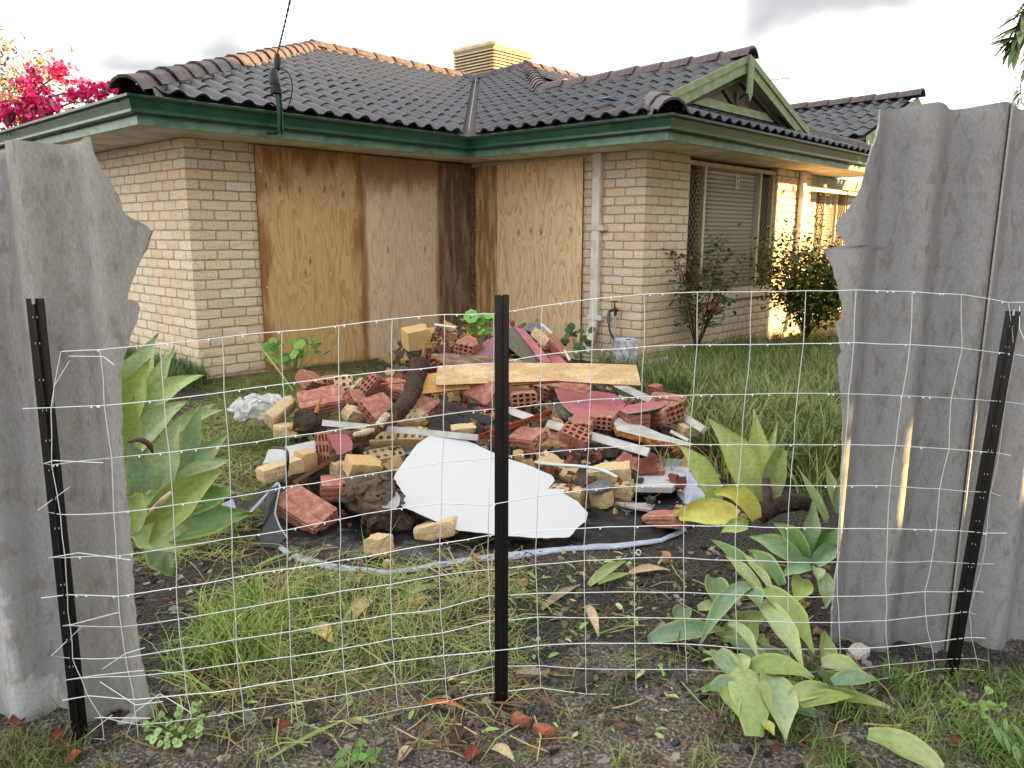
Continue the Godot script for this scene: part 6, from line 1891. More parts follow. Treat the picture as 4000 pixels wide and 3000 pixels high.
	branch("root", "lower left torn dark root at the end of the leaning branch", M.bark_dark, [Vector3(-0.629, 0.640, -5.220), Vector3(-0.674, 0.625, -5.200), Vector3(-0.731, 0.616, -5.200)], [0.03, 0.018, 0.006], 0.20, 21, "root")
	branch("root", "lower right torn dark root at the end of the leaning branch", M.bark_dark, [Vector3(-0.629, 0.640, -5.220), Vector3(-0.606, 0.617, -5.200), Vector3(-0.581, 0.617, -5.200)], [0.03, 0.018, 0.006], 0.20, 22, "root")
	branch("root", "right torn dark root at the end of the leaning branch", M.bark_dark, [Vector3(-0.629, 0.640, -5.220), Vector3(-0.600, 0.656, -5.200), Vector3(-0.569, 0.643, -5.200)], [0.03, 0.018, 0.006], 0.20, 23, "root")
	branch("root", "topmost torn dark root at the end of the leaning branch", M.bark_dark, [Vector3(-0.629, 0.640, -5.220), Vector3(-0.657, 0.690, -5.200), Vector3(-0.695, 0.712, -5.200)], [0.03, 0.018, 0.006], 0.20, 24, "root")
	tag(lump("crumpled_cloth", M.cloth_brown, null, E(Vector3(-0.726, 0.167, -3.850), Vector3(0.0, 20.0, 0.0)), Vector3(0.250, 0.170, 0.200), 0.05, 3, 0.014), "crumpled brown cloth left of the big white sheet", "cloth")
	tag(lump("crumpled_cloth", M.cloth_brown, null, E(Vector3(-0.638, 0.139, -3.750), Vector3(0.0, -10.0, 0.0)), Vector3(0.200, 0.160, 0.200), 0.05, 4, 0.014), "crumpled brown rag in front of the cloth", "cloth")
	tag(lump("rotten_log", M.bark_dark, null, E(Vector3(-0.602, 0.068, -3.680), Vector3(10.0, 30.0, 0.0)), Vector3(0.240, 0.120, 0.160), 0.05, 5, 0.014), "rotten fibrous log end behind the cut cream brick", "log")
	plate("torn_paper", "torn pale paper on the brown rag beside the white sheet", "paper", M.paper_grey, M.paper_grey, [Vector3(-0.660, 0.186, -3.660), Vector3(-0.625, 0.209, -3.683), Vector3(-0.573, 0.232, -3.698), Vector3(-0.551, 0.217, -3.660), Vector3(-0.552, 0.193, -3.618), Vector3(-0.571, 0.177, -3.600), Vector3(-0.633, 0.173, -3.625)], 0.004, 0.0040, 27, null, "")
	tag(lump("plastic_bag", M.bag_white, null, E(Vector3(-1.628, 0.396, -4.850), Vector3(0, 20, 0)), Vector3(0.3, 0.11, 0.24), 0.05, 6, 0.012), "crumpled white plastic bag in the grass left of the heap", "plastic bag")
	var tp := thing("tarp", "dark wet tarp under the rubble with a pale hem turned up along its front", "tarp", Vector3.ZERO)
	var front := [Vector3(-1.239, 0.056, -3.596), Vector3(-1.047, 0.044, -3.399), Vector3(-0.844, 0.037, -3.271), Vector3(-0.561, 0.034, -3.203), Vector3(-0.364, 0.038, -3.275), Vector3(-0.200, 0.040, -3.331), Vector3(0.033, 0.042, -3.361), Vector3(0.295, 0.046, -3.430), Vector3(0.540, 0.048, -3.471), Vector3(0.729, 0.052, -3.542), Vector3(0.873, 0.060, -3.667)]
	var backl := [Vector3(-1.350, 0.000, -4.500), Vector3(-1.300, 0.000, -4.900), Vector3(-1.150, 0.000, -5.200), Vector3(-0.900, 0.000, -5.400), Vector3(-0.600, 0.000, -5.500), Vector3(-0.200, 0.000, -5.500), Vector3(0.200, 0.000, -5.500), Vector3(0.600, 0.000, -5.400), Vector3(0.950, 0.000, -5.200), Vector3(1.300, 0.000, -4.900), Vector3(1.550, 0.000, -4.500)]
	for q in front: q.y = ground_y(q.x, q.z) + 0.025
	lay_tarp(tp, front, backl)
	ruled(tp, "tarp_flap", M.tarp_dark, [Vector3(-1.368, 0.240, -3.500), Vector3(-1.330, 0.176, -3.450), Vector3(-1.297, 0.169, -3.450), Vector3(-1.262, 0.173, -3.550), Vector3(-1.223, 0.215, -3.650), Vector3(-1.181, 0.259, -3.750)], [Vector3(-1.510, 0.174, -4.000), Vector3(-1.381, 0.199, -3.750), Vector3(-1.332, 0.178, -3.650), Vector3(-1.328, 0.171, -3.750), Vector3(-1.293, 0.189, -3.850), Vector3(-1.227, 0.221, -3.860)], 8, 0.015, 2)
	ruled(tp, "tarp_fold", M.tarp_green, [Vector3(-1.181, 0.259, -3.750), Vector3(-1.163, 0.250, -3.720), Vector3(-1.164, 0.198, -3.660), Vector3(-1.158, 0.152, -3.600), Vector3(-1.123, 0.105, -3.550), Vector3(-1.072, 0.064, -3.500)], [Vector3(-1.223, 0.213, -3.650), Vector3(-1.195, 0.176, -3.580), Vector3(-1.190, 0.128, -3.520), Vector3(-1.203, 0.078, -3.480), Vector3(-1.182, 0.046, -3.440), Vector3(-1.101, 0.040, -3.440)], 8, 0.012, 3, -0.01)
	hem_tube(tp, [Vector3(-1.368, 0.240, -3.500), Vector3(-1.330, 0.176, -3.450), Vector3(-1.297, 0.169, -3.450), Vector3(-1.262, 0.173, -3.550), Vector3(-1.223, 0.215, -3.650), Vector3(-1.181, 0.259, -3.750)], 0.008)
	hem_tube(tp, [Vector3(-1.181, 0.259, -3.750), Vector3(-1.163, 0.250, -3.720), Vector3(-1.164, 0.198, -3.660), Vector3(-1.158, 0.152, -3.600), Vector3(-1.123, 0.105, -3.550), Vector3(-1.072, 0.064, -3.500)], 0.005)
	ruled(tp, "pale_hem", M.tarp_pale, [Vector3(-1.368, 0.240, -3.500), Vector3(-1.345, 0.211, -3.470), Vector3(-1.330, 0.176, -3.450)], [Vector3(-1.329, 0.257, -3.520), Vector3(-1.309, 0.222, -3.500), Vector3(-1.301, 0.186, -3.500)], 3, 0.004, 4)
	ruled(tp, "pale_hem", M.tarp_pale, [Vector3(-1.518, 0.162, -4.000), Vector3(-1.493, 0.184, -4.150), Vector3(-1.470, 0.196, -4.350)], [Vector3(-1.528, 0.155, -4.100), Vector3(-1.474, 0.195, -4.200), Vector3(-1.472, 0.200, -4.400)], 3, 0.004, 5)
	ruled(tp, "pale_corner", M.tarp_pale, [Vector3(0.892, 0.121, -4.350), Vector3(0.884, 0.096, -4.200), Vector3(0.898, 0.058, -4.050), Vector3(0.900, 0.015, -3.950)], [Vector3(1.050, 0.129, -4.400), Vector3(1.075, 0.124, -4.200), Vector3(1.061, 0.120, -4.000), Vector3(0.957, 0.068, -3.900)], 8, 0.03, 6, -0.05)
	eyelet(tp, Vector3(0.586, 0.044, -3.391))
	rubble_bits()

# ------------------------------------------------------------ plants
func lin(r: float, g: float, b: float) -> Color:
	return Color(r, g, b).srgb_to_linear()

# a thick leaf from base to tip: 'out' is the way its upper side looks, 'bow' lifts its middle
func blade(base: Vector3, tip: Vector3, width: float, out: Vector3, bow: Vector3, fold: float, c0: Color, c1: Color, edge: Color, blunt := 0.0, thick := 0.008, waist := 0.55, seed := 0) -> MB:
	var b := MB.new()
	var n := 14
	var m := 8
	var top := []
	var bot := []
	var cols := []
	var mid := (base + tip) * 0.5 + bow
	for i in n + 1:
		var t := float(i) / n
		var p := base * (1 - t) * (1 - t) + mid * 2.0 * t * (1 - t) + tip * t * t
		var tg := ((mid - base) * (1 - t) + (tip - mid) * t).normalized()
		var side := tg.cross(out).normalized()
		var up := side.cross(tg).normalized()
		var w := width * 0.5 * (waist + (1.0 - waist) * sin(PI * clampf(t * 0.95 + 0.06, 0, 1)))
		var end := pow(clampf((1.0 - t) * 2.3, 0.0, 1.0), 0.85)
		w *= lerpf(end, 1.0, blunt)
		if t < 0.12:
			w *= lerpf(0.8, 1.0, t / 0.12)
		var row := PackedVector3Array()
		var rob := PackedVector3Array()
		var cr := PackedColorArray()
		for k in m + 1:
			var s := (k * 2.0 / m - 1.0)
			var wav := 0.012 * width * 8.0 * nois(Vector3(seed * 5.0 + t, s * 0.4, 0), 160.0)
			var q := p + side * (s * w) + up * (fold * w * (s * s - 0.35) + wav)
			row.append(q)
			rob.append(q - up * thick * (1.0 - s * s * 0.93) * (1.0 - 0.7 * t))
			var c := c0.lerp(c1, clampf(t + 0.1 * nois(Vector3(seed * 3.0, t, s * 0.5), 260.0), 0.0, 1.0))
			c = c * (1.0 + 0.18 * nois(Vector3(seed * 9.0 + s * 0.25, t * 0.5, 0), 900.0))
			if absf(s) > 0.95:
				c = c.lerp(edge, 0.75)
			cr.append(c)
		top.append(row); bot.append(rob); cols.append(cr)
	b.grid(top, cols, true)
	b.grid(bot, cols, false)
	for i in [0, n]:
		for k in m:
			b.col = cols[i][k].lerp(Color(0.55, 0.6, 0.42), 0.5 if blunt > 0.0 else 0.0)
			b.quad(top[i][k], top[i][k + 1], bot[i][k + 1], bot[i][k])
	return b

const GREENS := [[0.6, 0.69, 0.52, 0.66, 0.74, 0.55], [0.63, 0.72, 0.5, 0.7, 0.77, 0.53], [0.5, 0.61, 0.47, 0.57, 0.67, 0.5], [0.53, 0.62, 0.31, 0.6, 0.69, 0.37], [0.47, 0.61, 0.5, 0.46, 0.59, 0.4], [0.66, 0.71, 0.5, 0.54, 0.65, 0.36], [0.74, 0.72, 0.36, 0.7, 0.7, 0.3], [0.33, 0.49, 0.26, 0.41, 0.56, 0.28], [0.7, 0.77, 0.48, 0.76, 0.8, 0.52]]

func g0(k: int) -> Color:
	return lin(GREENS[k][0], GREENS[k][1], GREENS[k][2])
func g1(k: int) -> Color:
	return lin(GREENS[k][3], GREENS[k][4], GREENS[k][5])

# rows of [base, tip, width, colour, bow, blunt]
func agave(label: String, at: Vector3, leaves: Array, group := "") -> Node3D:
	var t := thing("agave", label, "agave", at, group)
	for i in leaves.size():
		var l: Array = leaves[i]
		var out: Vector3 = l[6] if l.size() > 6 else Vector3(0.1, 0.55, 1.0)
		obj("leaf", blade(l[0] - at, l[1] - at, l[2], out, l[4], 0.42, g0(l[3]), g1(l[3]), lin(0.66, 0.7, 0.4), l[5], 0.014, 0.62, i + int(at.x * 10)), M.agave, t)
	return t

func cut_leaf(label: String, base: Vector3, tip: Vector3, width: float, k: int, bow := Vector3.ZERO, blunt := 0.0, out := Vector3(0.05, 1.0, 0.55), fold := 0.38) -> void:
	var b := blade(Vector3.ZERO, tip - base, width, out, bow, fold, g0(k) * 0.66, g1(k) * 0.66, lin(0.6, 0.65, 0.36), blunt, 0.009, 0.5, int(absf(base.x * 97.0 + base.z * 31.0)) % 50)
	var o := obj("cut_leaf", b, M.agave, null, T(base))
	tag(o, label, "leaf", "agave leaves lopped off on the ground")

func grass_mesh(seed: int, blades: int, h: float, lean: float, w: float, spread: float) -> ArrayMesh:
	var r := RandomNumberGenerator.new()
	r.seed = seed
	var b := MB.new()
	for i in blades:
		var an := r.randf() * TAU
		var dir := Vector3(cos(an), 0, sin(an))
		var side := Vector3(-dir.z, 0, dir.x)
		var l := h * r.randf_range(0.55, 1.15)
		var ln := lean * r.randf_range(0.4, 1.3)
		var o := Vector3(r.randf_range(-1, 1), 0, r.randf_range(-1, 1)) * spread
		var ww := w * r.randf_range(0.7, 1.2)
		var tone := r.randf_range(0.75, 1.2)
		b.col = Color(tone, tone, tone * r.randf_range(0.8, 1.0))
		if r.randf() < 0.12:
			b.col = Color(2.0, 1.5, 1.1) * tone
		var rows := []
		for k in 4:
			var t := k / 3.0
			var a := ln * t
			var p := o + (dir * sin(a) + Vector3(0, cos(a), 0)) * l * t + Vector3(0, -0.25 * l * t * t * maxf(0.0, ln - 0.5), 0)
			if lean > 1.5:
				p.y *= 0.3
			p.y = maxf(p.y, 0.004 + 0.012 * t)
			var q := ww * (1.0 - t * t * 0.92)
			rows.append(PackedVector3Array([p - side * q + dir * q * 0.3, p + side * q + dir * q * 0.3]))
		b.grid(rows, [], true)
	return b.mesh()

func scatter(called: String, label: String, meshes: Array, n: int, where: Callable, cols: Array, smin: float, smax: float, seed: int, tilt := 0.12) -> void:
	var r := RandomNumberGenerator.new()
	r.seed = seed
	var t := Node3D.new()
	t.name = numbered(called)
	add_child(t)
	stuff(t, label, "grass")
	var xs := []
	var cs := []
	for m in meshes:
		xs.append([]); cs.append([])
	var tries := 0
	var made := 0
	while made < n and tries < n * 8:
		tries += 1
		var p: Vector3 = where.call(r)
		if p.y < -50.0:
			continue
		made += 1
		var k := r.randi() % meshes.size()
		var s := r.randf_range(smin, smax)
		xs[k].append(Transform3D(Basis.from_euler(Vector3(r.randf_range(-tilt, tilt), r.randf() * TAU, r.randf_range(-tilt, tilt))).scaled(Vector3.ONE * s), p))
		var c: Color = cols[r.randi() % cols.size()]
		cs[k].append(c * r.randf_range(0.75, 1.2))
	for k in meshes.size():
		if xs[k].size():
			stuff(many("blades", meshes[k], M.grass, xs[k], t, cs[k]))

func leaf_mesh(l: float, w: float, fold := 0.25) -> ArrayMesh:
	var b := MB.new()
	var rows := []
	for i in 5:
		var t := i / 4.0
		var ww := w * 0.5 * sin(PI * pow(clampf(t * 0.96 + 0.02, 0, 1), 0.8))
		var y := -0.12 * l * t * t
		rows.append(PackedVector3Array([Vector3(-ww, y + fold * ww, l * t), Vector3(0, y, l * t), Vector3(ww, y + fold * ww, l * t)]))
	b.grid(rows)
	return b.mesh()

# stems that fork from the ground, with leaves on the outer twigs
func bush(called: String, label: String, category: String, at: Vector3, h: float, wide: float, stems: int, leaf: Mesh, n_leaf: int, cols: Array, seed: int, bark: Material, flowers := 0, fl_col := Color.RED, dense := false) -> Node3D:
	var t := thing(called, label, category, at)
	var r := RandomNumberGenerator.new()
	r.seed = seed
	var tips := []
	for i in stems:
		var an := TAU * i / stems + r.randf_range(-0.4, 0.4)
		var reach := wide * r.randf_range(0.35, 1.0)
		var top := Vector3(cos(an) * reach, h * r.randf_range(0.6, 1.0), sin(an) * reach)
		var pts := PackedVector3Array()
		var mid := top * 0.5 + Vector3(r.randf_range(-0.1, 0.1), 0.1 * h, r.randf_range(-0.1, 0.1)) * wide
		for k in 7:
			var f := k / 6.0
			pts.append(mid * 2.0 * f * (1 - f) + top * f * f)
		var b := MB.new()
		b.tube(pts, [0.009, 0.008, 0.007, 0.006, 0.005, 0.004, 0.003], 6)
		for k in range(2, 7):
			for j in 2:
				var o := pts[k]
				var d := Vector3(r.randf_range(-1, 1), r.randf_range(0.0, 1), r.randf_range(-1, 1)).normalized() * h * r.randf_range(0.1, 0.22)
				b.tube(PackedVector3Array([o, o + d * 0.6 + Vector3(0, 0.01, 0), o + d]), [0.0032, 0.0026, 0.002], 5)
				for q in 5:
					tips.append([o + d * (0.25 + 0.19 * q), d])
			tips.append([pts[k], top])
		obj("stem", b, bark, t)
	var xs := []
	var cs := []
	for i in n_leaf:
		var tp: Array = tips[r.randi() % tips.size()]
		var p: Vector3 = tp[0] + Vector3(r.randfn(0, 1), r.randfn(0, 1), r.randfn(0, 1)) * (0.05 if not dense else 0.1) * h
		xs.append(Transform3D(Basis.from_euler(Vector3(r.randf_range(-0.7, 0.9), r.randf() * TAU, r.randf_range(-0.6, 0.6))).scaled(Vector3.ONE * r.randf_range(0.6, 1.25)), p))
		cs.append(cols[r.randi() % cols.size()] * r.randf_range(0.7, 1.25))
	stuff(many("leaves", leaf, M.leaf, xs, t, cs))
	for i in flowers:
		var b := MB.new()
		b.col = fl_col
		var tp: Array = tips[r.randi() % tips.size()]
		for k in 7:
			var an := TAU * k / 7.0
			var d := Vector3(cos(an), 0.5, sin(an)) * 0.03
			b.tri(Vector3.ZERO, d + Vector3(d.z, 0.01, -d.x) * 0.5, d - Vector3(d.z, -0.01, -d.x) * 0.5)
		obj("flower", b, M.petal, t, T(tp[0] + Vector3(0, 0.03, 0)))
	return t

func tree(called: String, label: String, at: Vector3, h: float, wide: float, clear: float, n_leaf: int, leaf: Mesh, cols: Array, seed: int) -> void:
	var t := thing(called, label, "tree", at)
	var r := RandomNumberGenerator.new()
	r.seed = seed
	var b := MB.new()
	b.tube(PackedVector3Array([Vector3(0, -0.2, 0), Vector3(0.05, clear * 0.5, 0.03), Vector3(-0.04, clear, 0), Vector3(0.05, h * 0.7, 0.05)]), [0.02 * h + 0.05, 0.018 * h + 0.04, 0.015 * h + 0.03, 0.02], 9, true, 0.06, seed)
	obj("trunk", b, M.bark_brown, t)
	var clumps := []
	for i in 26:
		var an := r.randf() * TAU
		var f := r.randf()
		var y := lerpf(clear, h, f)
		var rr := wide * sqrt(1.0 - pow(absf(f * 1.5 - 0.6), 2.0) * 0.9) * r.randf_range(0.35, 1.0)
		var c := Vector3(cos(an) * rr, y, sin(an) * rr)
		clumps.append(c)
		if i < 10:
			b = MB.new()
			b.tube(PackedVector3Array([Vector3(0, lerpf(clear * 0.8, h * 0.6, f), 0), c * 0.55 + Vector3(0, y * 0.38, 0), c]), [0.05, 0.035, 0.01], 6)
			obj("limb", b, M.bark_brown, t)
	var xs := []
	var cs := []
	for i in n_leaf:
		var c: Vector3 = clumps[r.randi() % clumps.size()]
		var d := Vector3(r.randfn(0, 1), r.randfn(0, 0.8), r.randfn(0, 1)) * wide * 0.2
		xs.append(Transform3D(Basis.from_euler(Vector3(r.randf_range(-1.4, 1.0), r.randf() * TAU, r.randf_range(-0.9, 0.9))).scaled(Vector3.ONE * r.randf_range(0.6, 1.3)), c + d))
		cs.append(cols[r.randi() % cols.size()] * r.randf_range(0.65, 1.3))
	stuff(many("crown", leaf, M.leaf, xs, t, cs))

func build_plants() -> void:
	# the big agave beside the left fence sheet
	var Z := Vector3.ZERO
	agave("large grey green agave rosette beside the broken left fence sheet", Vector3(-1.523, 0.337, -3.000), [
		[Vector3(-1.704, 0.707, -3.350), Vector3(-1.539, 1.071, -3.350), 0.16, 0, Vector3(-0.03, 0, 0), 0.0],
		[Vector3(-1.606, 0.705, -3.300), Vector3(-1.451, 1.025, -3.300), 0.085, 1, Vector3(-0.02, 0, 0), 0.0],
		[Vector3(-1.665, 0.676, -3.250), Vector3(-1.526, 0.980, -3.220), 0.13, 3, Vector3(-0.02, 0, 0), 0.0],
		[Vector3(-1.622, 0.703, -3.250), Vector3(-1.327, 0.895, -3.300), 0.1, 1, Vector3(-0.04, 0.06, 0), 0.0],
		[Vector3(-1.557, 0.595, -3.400), Vector3(-1.341, 0.737, -3.450), 0.05, 1, Vector3(-0.02, 0.03, 0), 0.0],
		[Vector3(-1.518, 0.622, -3.300), Vector3(-1.270, 0.728, -3.350), 0.07, 0, Vector3(-0.02, 0.05, 0), 0.0],
		[Vector3(-1.577, 0.608, -3.150), Vector3(-1.337, 0.816, -3.150), 0.105, 0, Vector3(-0.04, 0.04, 0), 0.0],
		[Vector3(-1.556, 0.590, -3.050), Vector3(-1.514, 0.855, -3.050), 0.085, 3, Vector3(-0.01, 0, 0), 0.25],
		[Vector3(-1.367, 0.507, -3.150), Vector3(-1.293, 0.805, -3.150), 0.085, 2, Vector3(-0.02, 0, 0), 0.0],
		[Vector3(-1.397, 0.476, -3.100), Vector3(-1.162, 0.693, -3.100), 0.1, 2, Vector3(-0.02, -0.02, 0), 0.0],
		[Vector3(-1.530, 0.472, -3.150), Vector3(-1.550, 0.655, -3.200), 0.1, 2, Vector3(0, 0, 0), 0.0],
		[Vector3(-1.429, 0.434, -2.950), Vector3(-1.317, 0.775, -3.000), 0.14, 0, Vector3(-0.03, 0, 0), 0.12],
		[Vector3(-1.462, 0.452, -2.900), Vector3(-1.489, 0.715, -2.900), 0.1, 2, Vector3(0.05, 0.02, 0), 0.0],
		[Vector3(-1.364, 0.473, -2.950), Vector3(-1.121, 0.602, -3.000), 0.08, 0, Vector3(-0.03, 0.05, 0), 0.0],
		[Vector3(-1.333, 0.396, -2.950), Vector3(-1.118, 0.467, -3.000), 0.1, 7, Vector3(0, 0.04, 0), 0.1],
		[Vector3(-1.409, 0.358, -2.800), Vector3(-1.106, 0.615, -2.820), 0.15, 3, Vector3(-0.02, 0.01, 0), 0.25],
		[Vector3(-1.428, 0.397, -2.750), Vector3(-1.411, 0.531, -2.800), 0.1, 3, Vector3(0, 0, 0), 0.5],
		[Vector3(-1.411, 0.395, -2.850), Vector3(-1.394, 0.510, -2.900), 0.12, 1, Vector3(0, 0, 0), 0.5],
		[Vector3(-1.379, 0.344, -2.850), Vector3(-1.071, 0.360, -3.050), 0.13, 7, Vector3(0, 0.03, 0), 0.0],
		[Vector3(-1.414, 0.360, -2.750), Vector3(-1.237, 0.272, -2.950), 0.12, 1, Vector3(0, 0.04, 0), 0.2],
	])
	# withered strip hanging on it
	branch("dry_leaf", "curled brown dry leaf strip hanging in the left agave", M.bare_wood, [Vector3(-1.270, 0.549, -2.760), Vector3(-1.291, 0.528, -2.740), Vector3(-1.324, 0.496, -2.730), Vector3(-1.358, 0.460, -2.730)], [0.006, 0.012, 0.009, 0.003], 0.1, 61, "dry leaf")
	branch("dry_leaf", "dead brown leaf tip curling at the middle of the left agave", M.stem_brown, [Vector3(-1.485, 0.703, -2.900), Vector3(-1.433, 0.718, -2.880), Vector3(-1.398, 0.703, -2.880), Vector3(-1.393, 0.660, -2.900)], [0.004, 0.008, 0.012, 0.004], 0.15, 62, "dry leaf")
	agave("yellow green agave with a few stiff upright leaves, right of the tarp", Vector3(1.099, 0.257, -3.350), [
		[Vector3(0.968, 0.262, -3.500), Vector3(0.775, 0.537, -3.500), 0.11, 8, Vector3(0.03, 0.04, 0), 0.0],
		[Vector3(1.145, 0.247, -3.500), Vector3(1.253, 0.638, -3.550), 0.07, 8, Vector3(0.0, 0, 0), 0.0],
		[Vector3(1.142, 0.280, -3.450), Vector3(1.122, 0.708, -3.500), 0.12, 8, Vector3(0.02, 0, 0), 0.0],
		[Vector3(1.110, 0.301, -3.350), Vector3(0.867, 0.703, -3.350), 0.16, 8, Vector3(0.05, 0.03, 0), 0.0],
		[Vector3(1.179, 0.316, -3.350), Vector3(1.207, 0.559, -3.350), 0.11, 5, Vector3(-0.03, 0, 0), 0.75],
		[Vector3(1.065, 0.284, -3.200), Vector3(0.882, 0.400, -3.200), 0.09, 6, Vector3(0.03, 0.1, 0), 0.3],
		[Vector3(0.968, 0.310, -3.150), Vector3(0.725, 0.297, -3.200), 0.115, 6, Vector3(0, 0.05, 0), 0.6],
		[Vector3(1.001, 0.295, -3.100), Vector3(0.882, 0.260, -3.100), 0.06, 3, Vector3(0, 0.03, 0), 0.0],
	])
	branch("dry_stub", "pinkish brown withered leaf stub in the right agave", M.cloth_brown, [Vector3(1.132, 0.330, -3.250), Vector3(1.120, 0.408, -3.250), Vector3(1.109, 0.461, -3.250)], [0.02, 0.022, 0.016], 0.1, 63, "dry leaf")
	branch("dead_stalk", "thick fallen brown stalk behind the green rosette at right", M.bark_dark, [Vector3(1.095, 0.265, -3.250), Vector3(1.172, 0.330, -3.250), Vector3(1.286, 0.327, -3.300), Vector3(1.357, 0.305, -3.300), Vector3(1.381, 0.262, -3.300)], [0.03, 0.035, 0.04, 0.035, 0.02], 0.15, 64, "stalk")
	agave("dark green agave rosette tucked against the broken right fence sheet", Vector3(1.217, 0.203, -2.950), [
		[Vector3(1.332, 0.310, -3.100), Vector3(1.209, 0.541, -3.150), 0.03, 1, Vector3(0, 0, 0), 0.0],
		[Vector3(1.309, 0.342, -3.050), Vector3(1.225, 0.513, -3.100), 0.04, 0, Vector3(0, 0, 0), 0.0],
		[Vector3(1.328, 0.401, -3.000), Vector3(1.284, 0.585, -3.050), 0.05, 1, Vector3(0, 0, 0), 0.0],
		[Vector3(1.327, 0.395, -2.980), Vector3(1.323, 0.539, -3.000), 0.06, 0, Vector3(0, 0, 0), 0.0],
		[Vector3(1.216, 0.217, -2.950), Vector3(1.226, 0.434, -3.000), 0.075, 2, Vector3(-0.01, 0.0, 0), 0.25],
		[Vector3(1.179, 0.223, -2.920), Vector3(1.063, 0.350, -2.980), 0.08, 7, Vector3(0.02, 0.04, 0), 0.1],
		[Vector3(1.145, 0.225, -2.900), Vector3(0.937, 0.327, -2.900), 0.08, 2, Vector3(0.02, 0.03, 0), 0.0],
		[Vector3(1.216, 0.232, -2.900), Vector3(1.307, 0.361, -2.920), 0.08, 7, Vector3(0, 0.04, 0), 0.0],
		[Vector3(1.194, 0.229, -2.860), Vector3(1.293, 0.301, -2.860), 0.07, 4, Vector3(0, 0.04, 0), 0.0],
		[Vector3(1.174, 0.231, -2.840), Vector3(1.032, 0.203, -2.780), 0.06, 4, Vector3(0, 0.05, 0), 0.0],
		[Vector3(1.193, 0.225, -2.840), Vector3(1.188, 0.176, -2.800), 0.05, 1, Vector3(0, 0.03, 0.02), 0.0],
		[Vector3(1.214, 0.198, -2.840), Vector3(1.207, 0.088, -2.760), 0.07, 0, Vector3(0.01, 0.02, 0.03), 0.0],
		[Vector3(1.139, 0.184, -2.840), Vector3(1.090, 0.121, -2.760), 0.09, 3, Vector3(0, 0.03, 0.03), 0.2],
	])
	# lopped leaves, from the rosette towards the street
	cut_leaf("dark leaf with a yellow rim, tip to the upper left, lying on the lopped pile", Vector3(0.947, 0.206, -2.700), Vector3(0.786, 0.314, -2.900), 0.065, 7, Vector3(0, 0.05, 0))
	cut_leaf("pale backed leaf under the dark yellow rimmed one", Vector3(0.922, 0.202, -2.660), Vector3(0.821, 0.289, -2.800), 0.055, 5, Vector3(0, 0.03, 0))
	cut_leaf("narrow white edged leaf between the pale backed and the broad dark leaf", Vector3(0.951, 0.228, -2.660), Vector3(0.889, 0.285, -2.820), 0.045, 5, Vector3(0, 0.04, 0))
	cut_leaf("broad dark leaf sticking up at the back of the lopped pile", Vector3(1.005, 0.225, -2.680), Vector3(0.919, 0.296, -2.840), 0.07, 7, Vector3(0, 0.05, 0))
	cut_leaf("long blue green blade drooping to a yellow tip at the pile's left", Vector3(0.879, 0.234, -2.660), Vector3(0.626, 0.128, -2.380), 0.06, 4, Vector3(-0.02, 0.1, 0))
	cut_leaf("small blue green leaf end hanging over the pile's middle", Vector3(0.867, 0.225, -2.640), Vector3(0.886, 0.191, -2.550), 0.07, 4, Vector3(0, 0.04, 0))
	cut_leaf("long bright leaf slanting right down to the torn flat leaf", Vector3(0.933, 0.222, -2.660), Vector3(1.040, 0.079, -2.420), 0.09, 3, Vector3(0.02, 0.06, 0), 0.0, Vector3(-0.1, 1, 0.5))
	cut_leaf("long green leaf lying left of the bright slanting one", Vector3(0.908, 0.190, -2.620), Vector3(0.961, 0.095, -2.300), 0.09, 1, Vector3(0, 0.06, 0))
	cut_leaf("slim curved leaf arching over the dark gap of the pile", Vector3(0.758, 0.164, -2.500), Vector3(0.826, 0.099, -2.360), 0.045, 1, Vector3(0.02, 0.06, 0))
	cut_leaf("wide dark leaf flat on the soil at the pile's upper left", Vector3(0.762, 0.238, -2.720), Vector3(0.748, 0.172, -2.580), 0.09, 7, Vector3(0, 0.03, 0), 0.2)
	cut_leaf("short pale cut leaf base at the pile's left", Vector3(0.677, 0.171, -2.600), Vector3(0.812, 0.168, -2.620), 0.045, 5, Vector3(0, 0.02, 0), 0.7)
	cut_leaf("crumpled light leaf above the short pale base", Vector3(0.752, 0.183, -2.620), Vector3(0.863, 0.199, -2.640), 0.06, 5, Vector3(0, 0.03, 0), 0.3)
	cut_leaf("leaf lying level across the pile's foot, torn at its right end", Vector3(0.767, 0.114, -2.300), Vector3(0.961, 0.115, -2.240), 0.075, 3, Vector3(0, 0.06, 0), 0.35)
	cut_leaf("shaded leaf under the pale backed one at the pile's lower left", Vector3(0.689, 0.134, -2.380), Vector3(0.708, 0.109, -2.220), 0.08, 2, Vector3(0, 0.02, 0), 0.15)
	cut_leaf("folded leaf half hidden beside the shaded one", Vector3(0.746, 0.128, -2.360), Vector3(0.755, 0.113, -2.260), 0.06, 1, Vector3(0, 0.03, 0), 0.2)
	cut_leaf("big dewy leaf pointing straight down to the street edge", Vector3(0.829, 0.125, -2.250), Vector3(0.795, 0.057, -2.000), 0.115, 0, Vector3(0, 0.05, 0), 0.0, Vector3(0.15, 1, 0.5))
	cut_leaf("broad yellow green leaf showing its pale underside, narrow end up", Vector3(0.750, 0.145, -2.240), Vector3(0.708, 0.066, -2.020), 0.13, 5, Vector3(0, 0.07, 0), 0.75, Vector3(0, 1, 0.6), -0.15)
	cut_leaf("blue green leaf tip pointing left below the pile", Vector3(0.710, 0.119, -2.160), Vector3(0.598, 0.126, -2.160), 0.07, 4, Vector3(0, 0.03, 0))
	cut_leaf("green leaf lying under the broad pale one", Vector3(0.655, 0.136, -2.160), Vector3(0.673, 0.099, -2.060), 0.06, 3, Vector3(0, 0.02, 0))
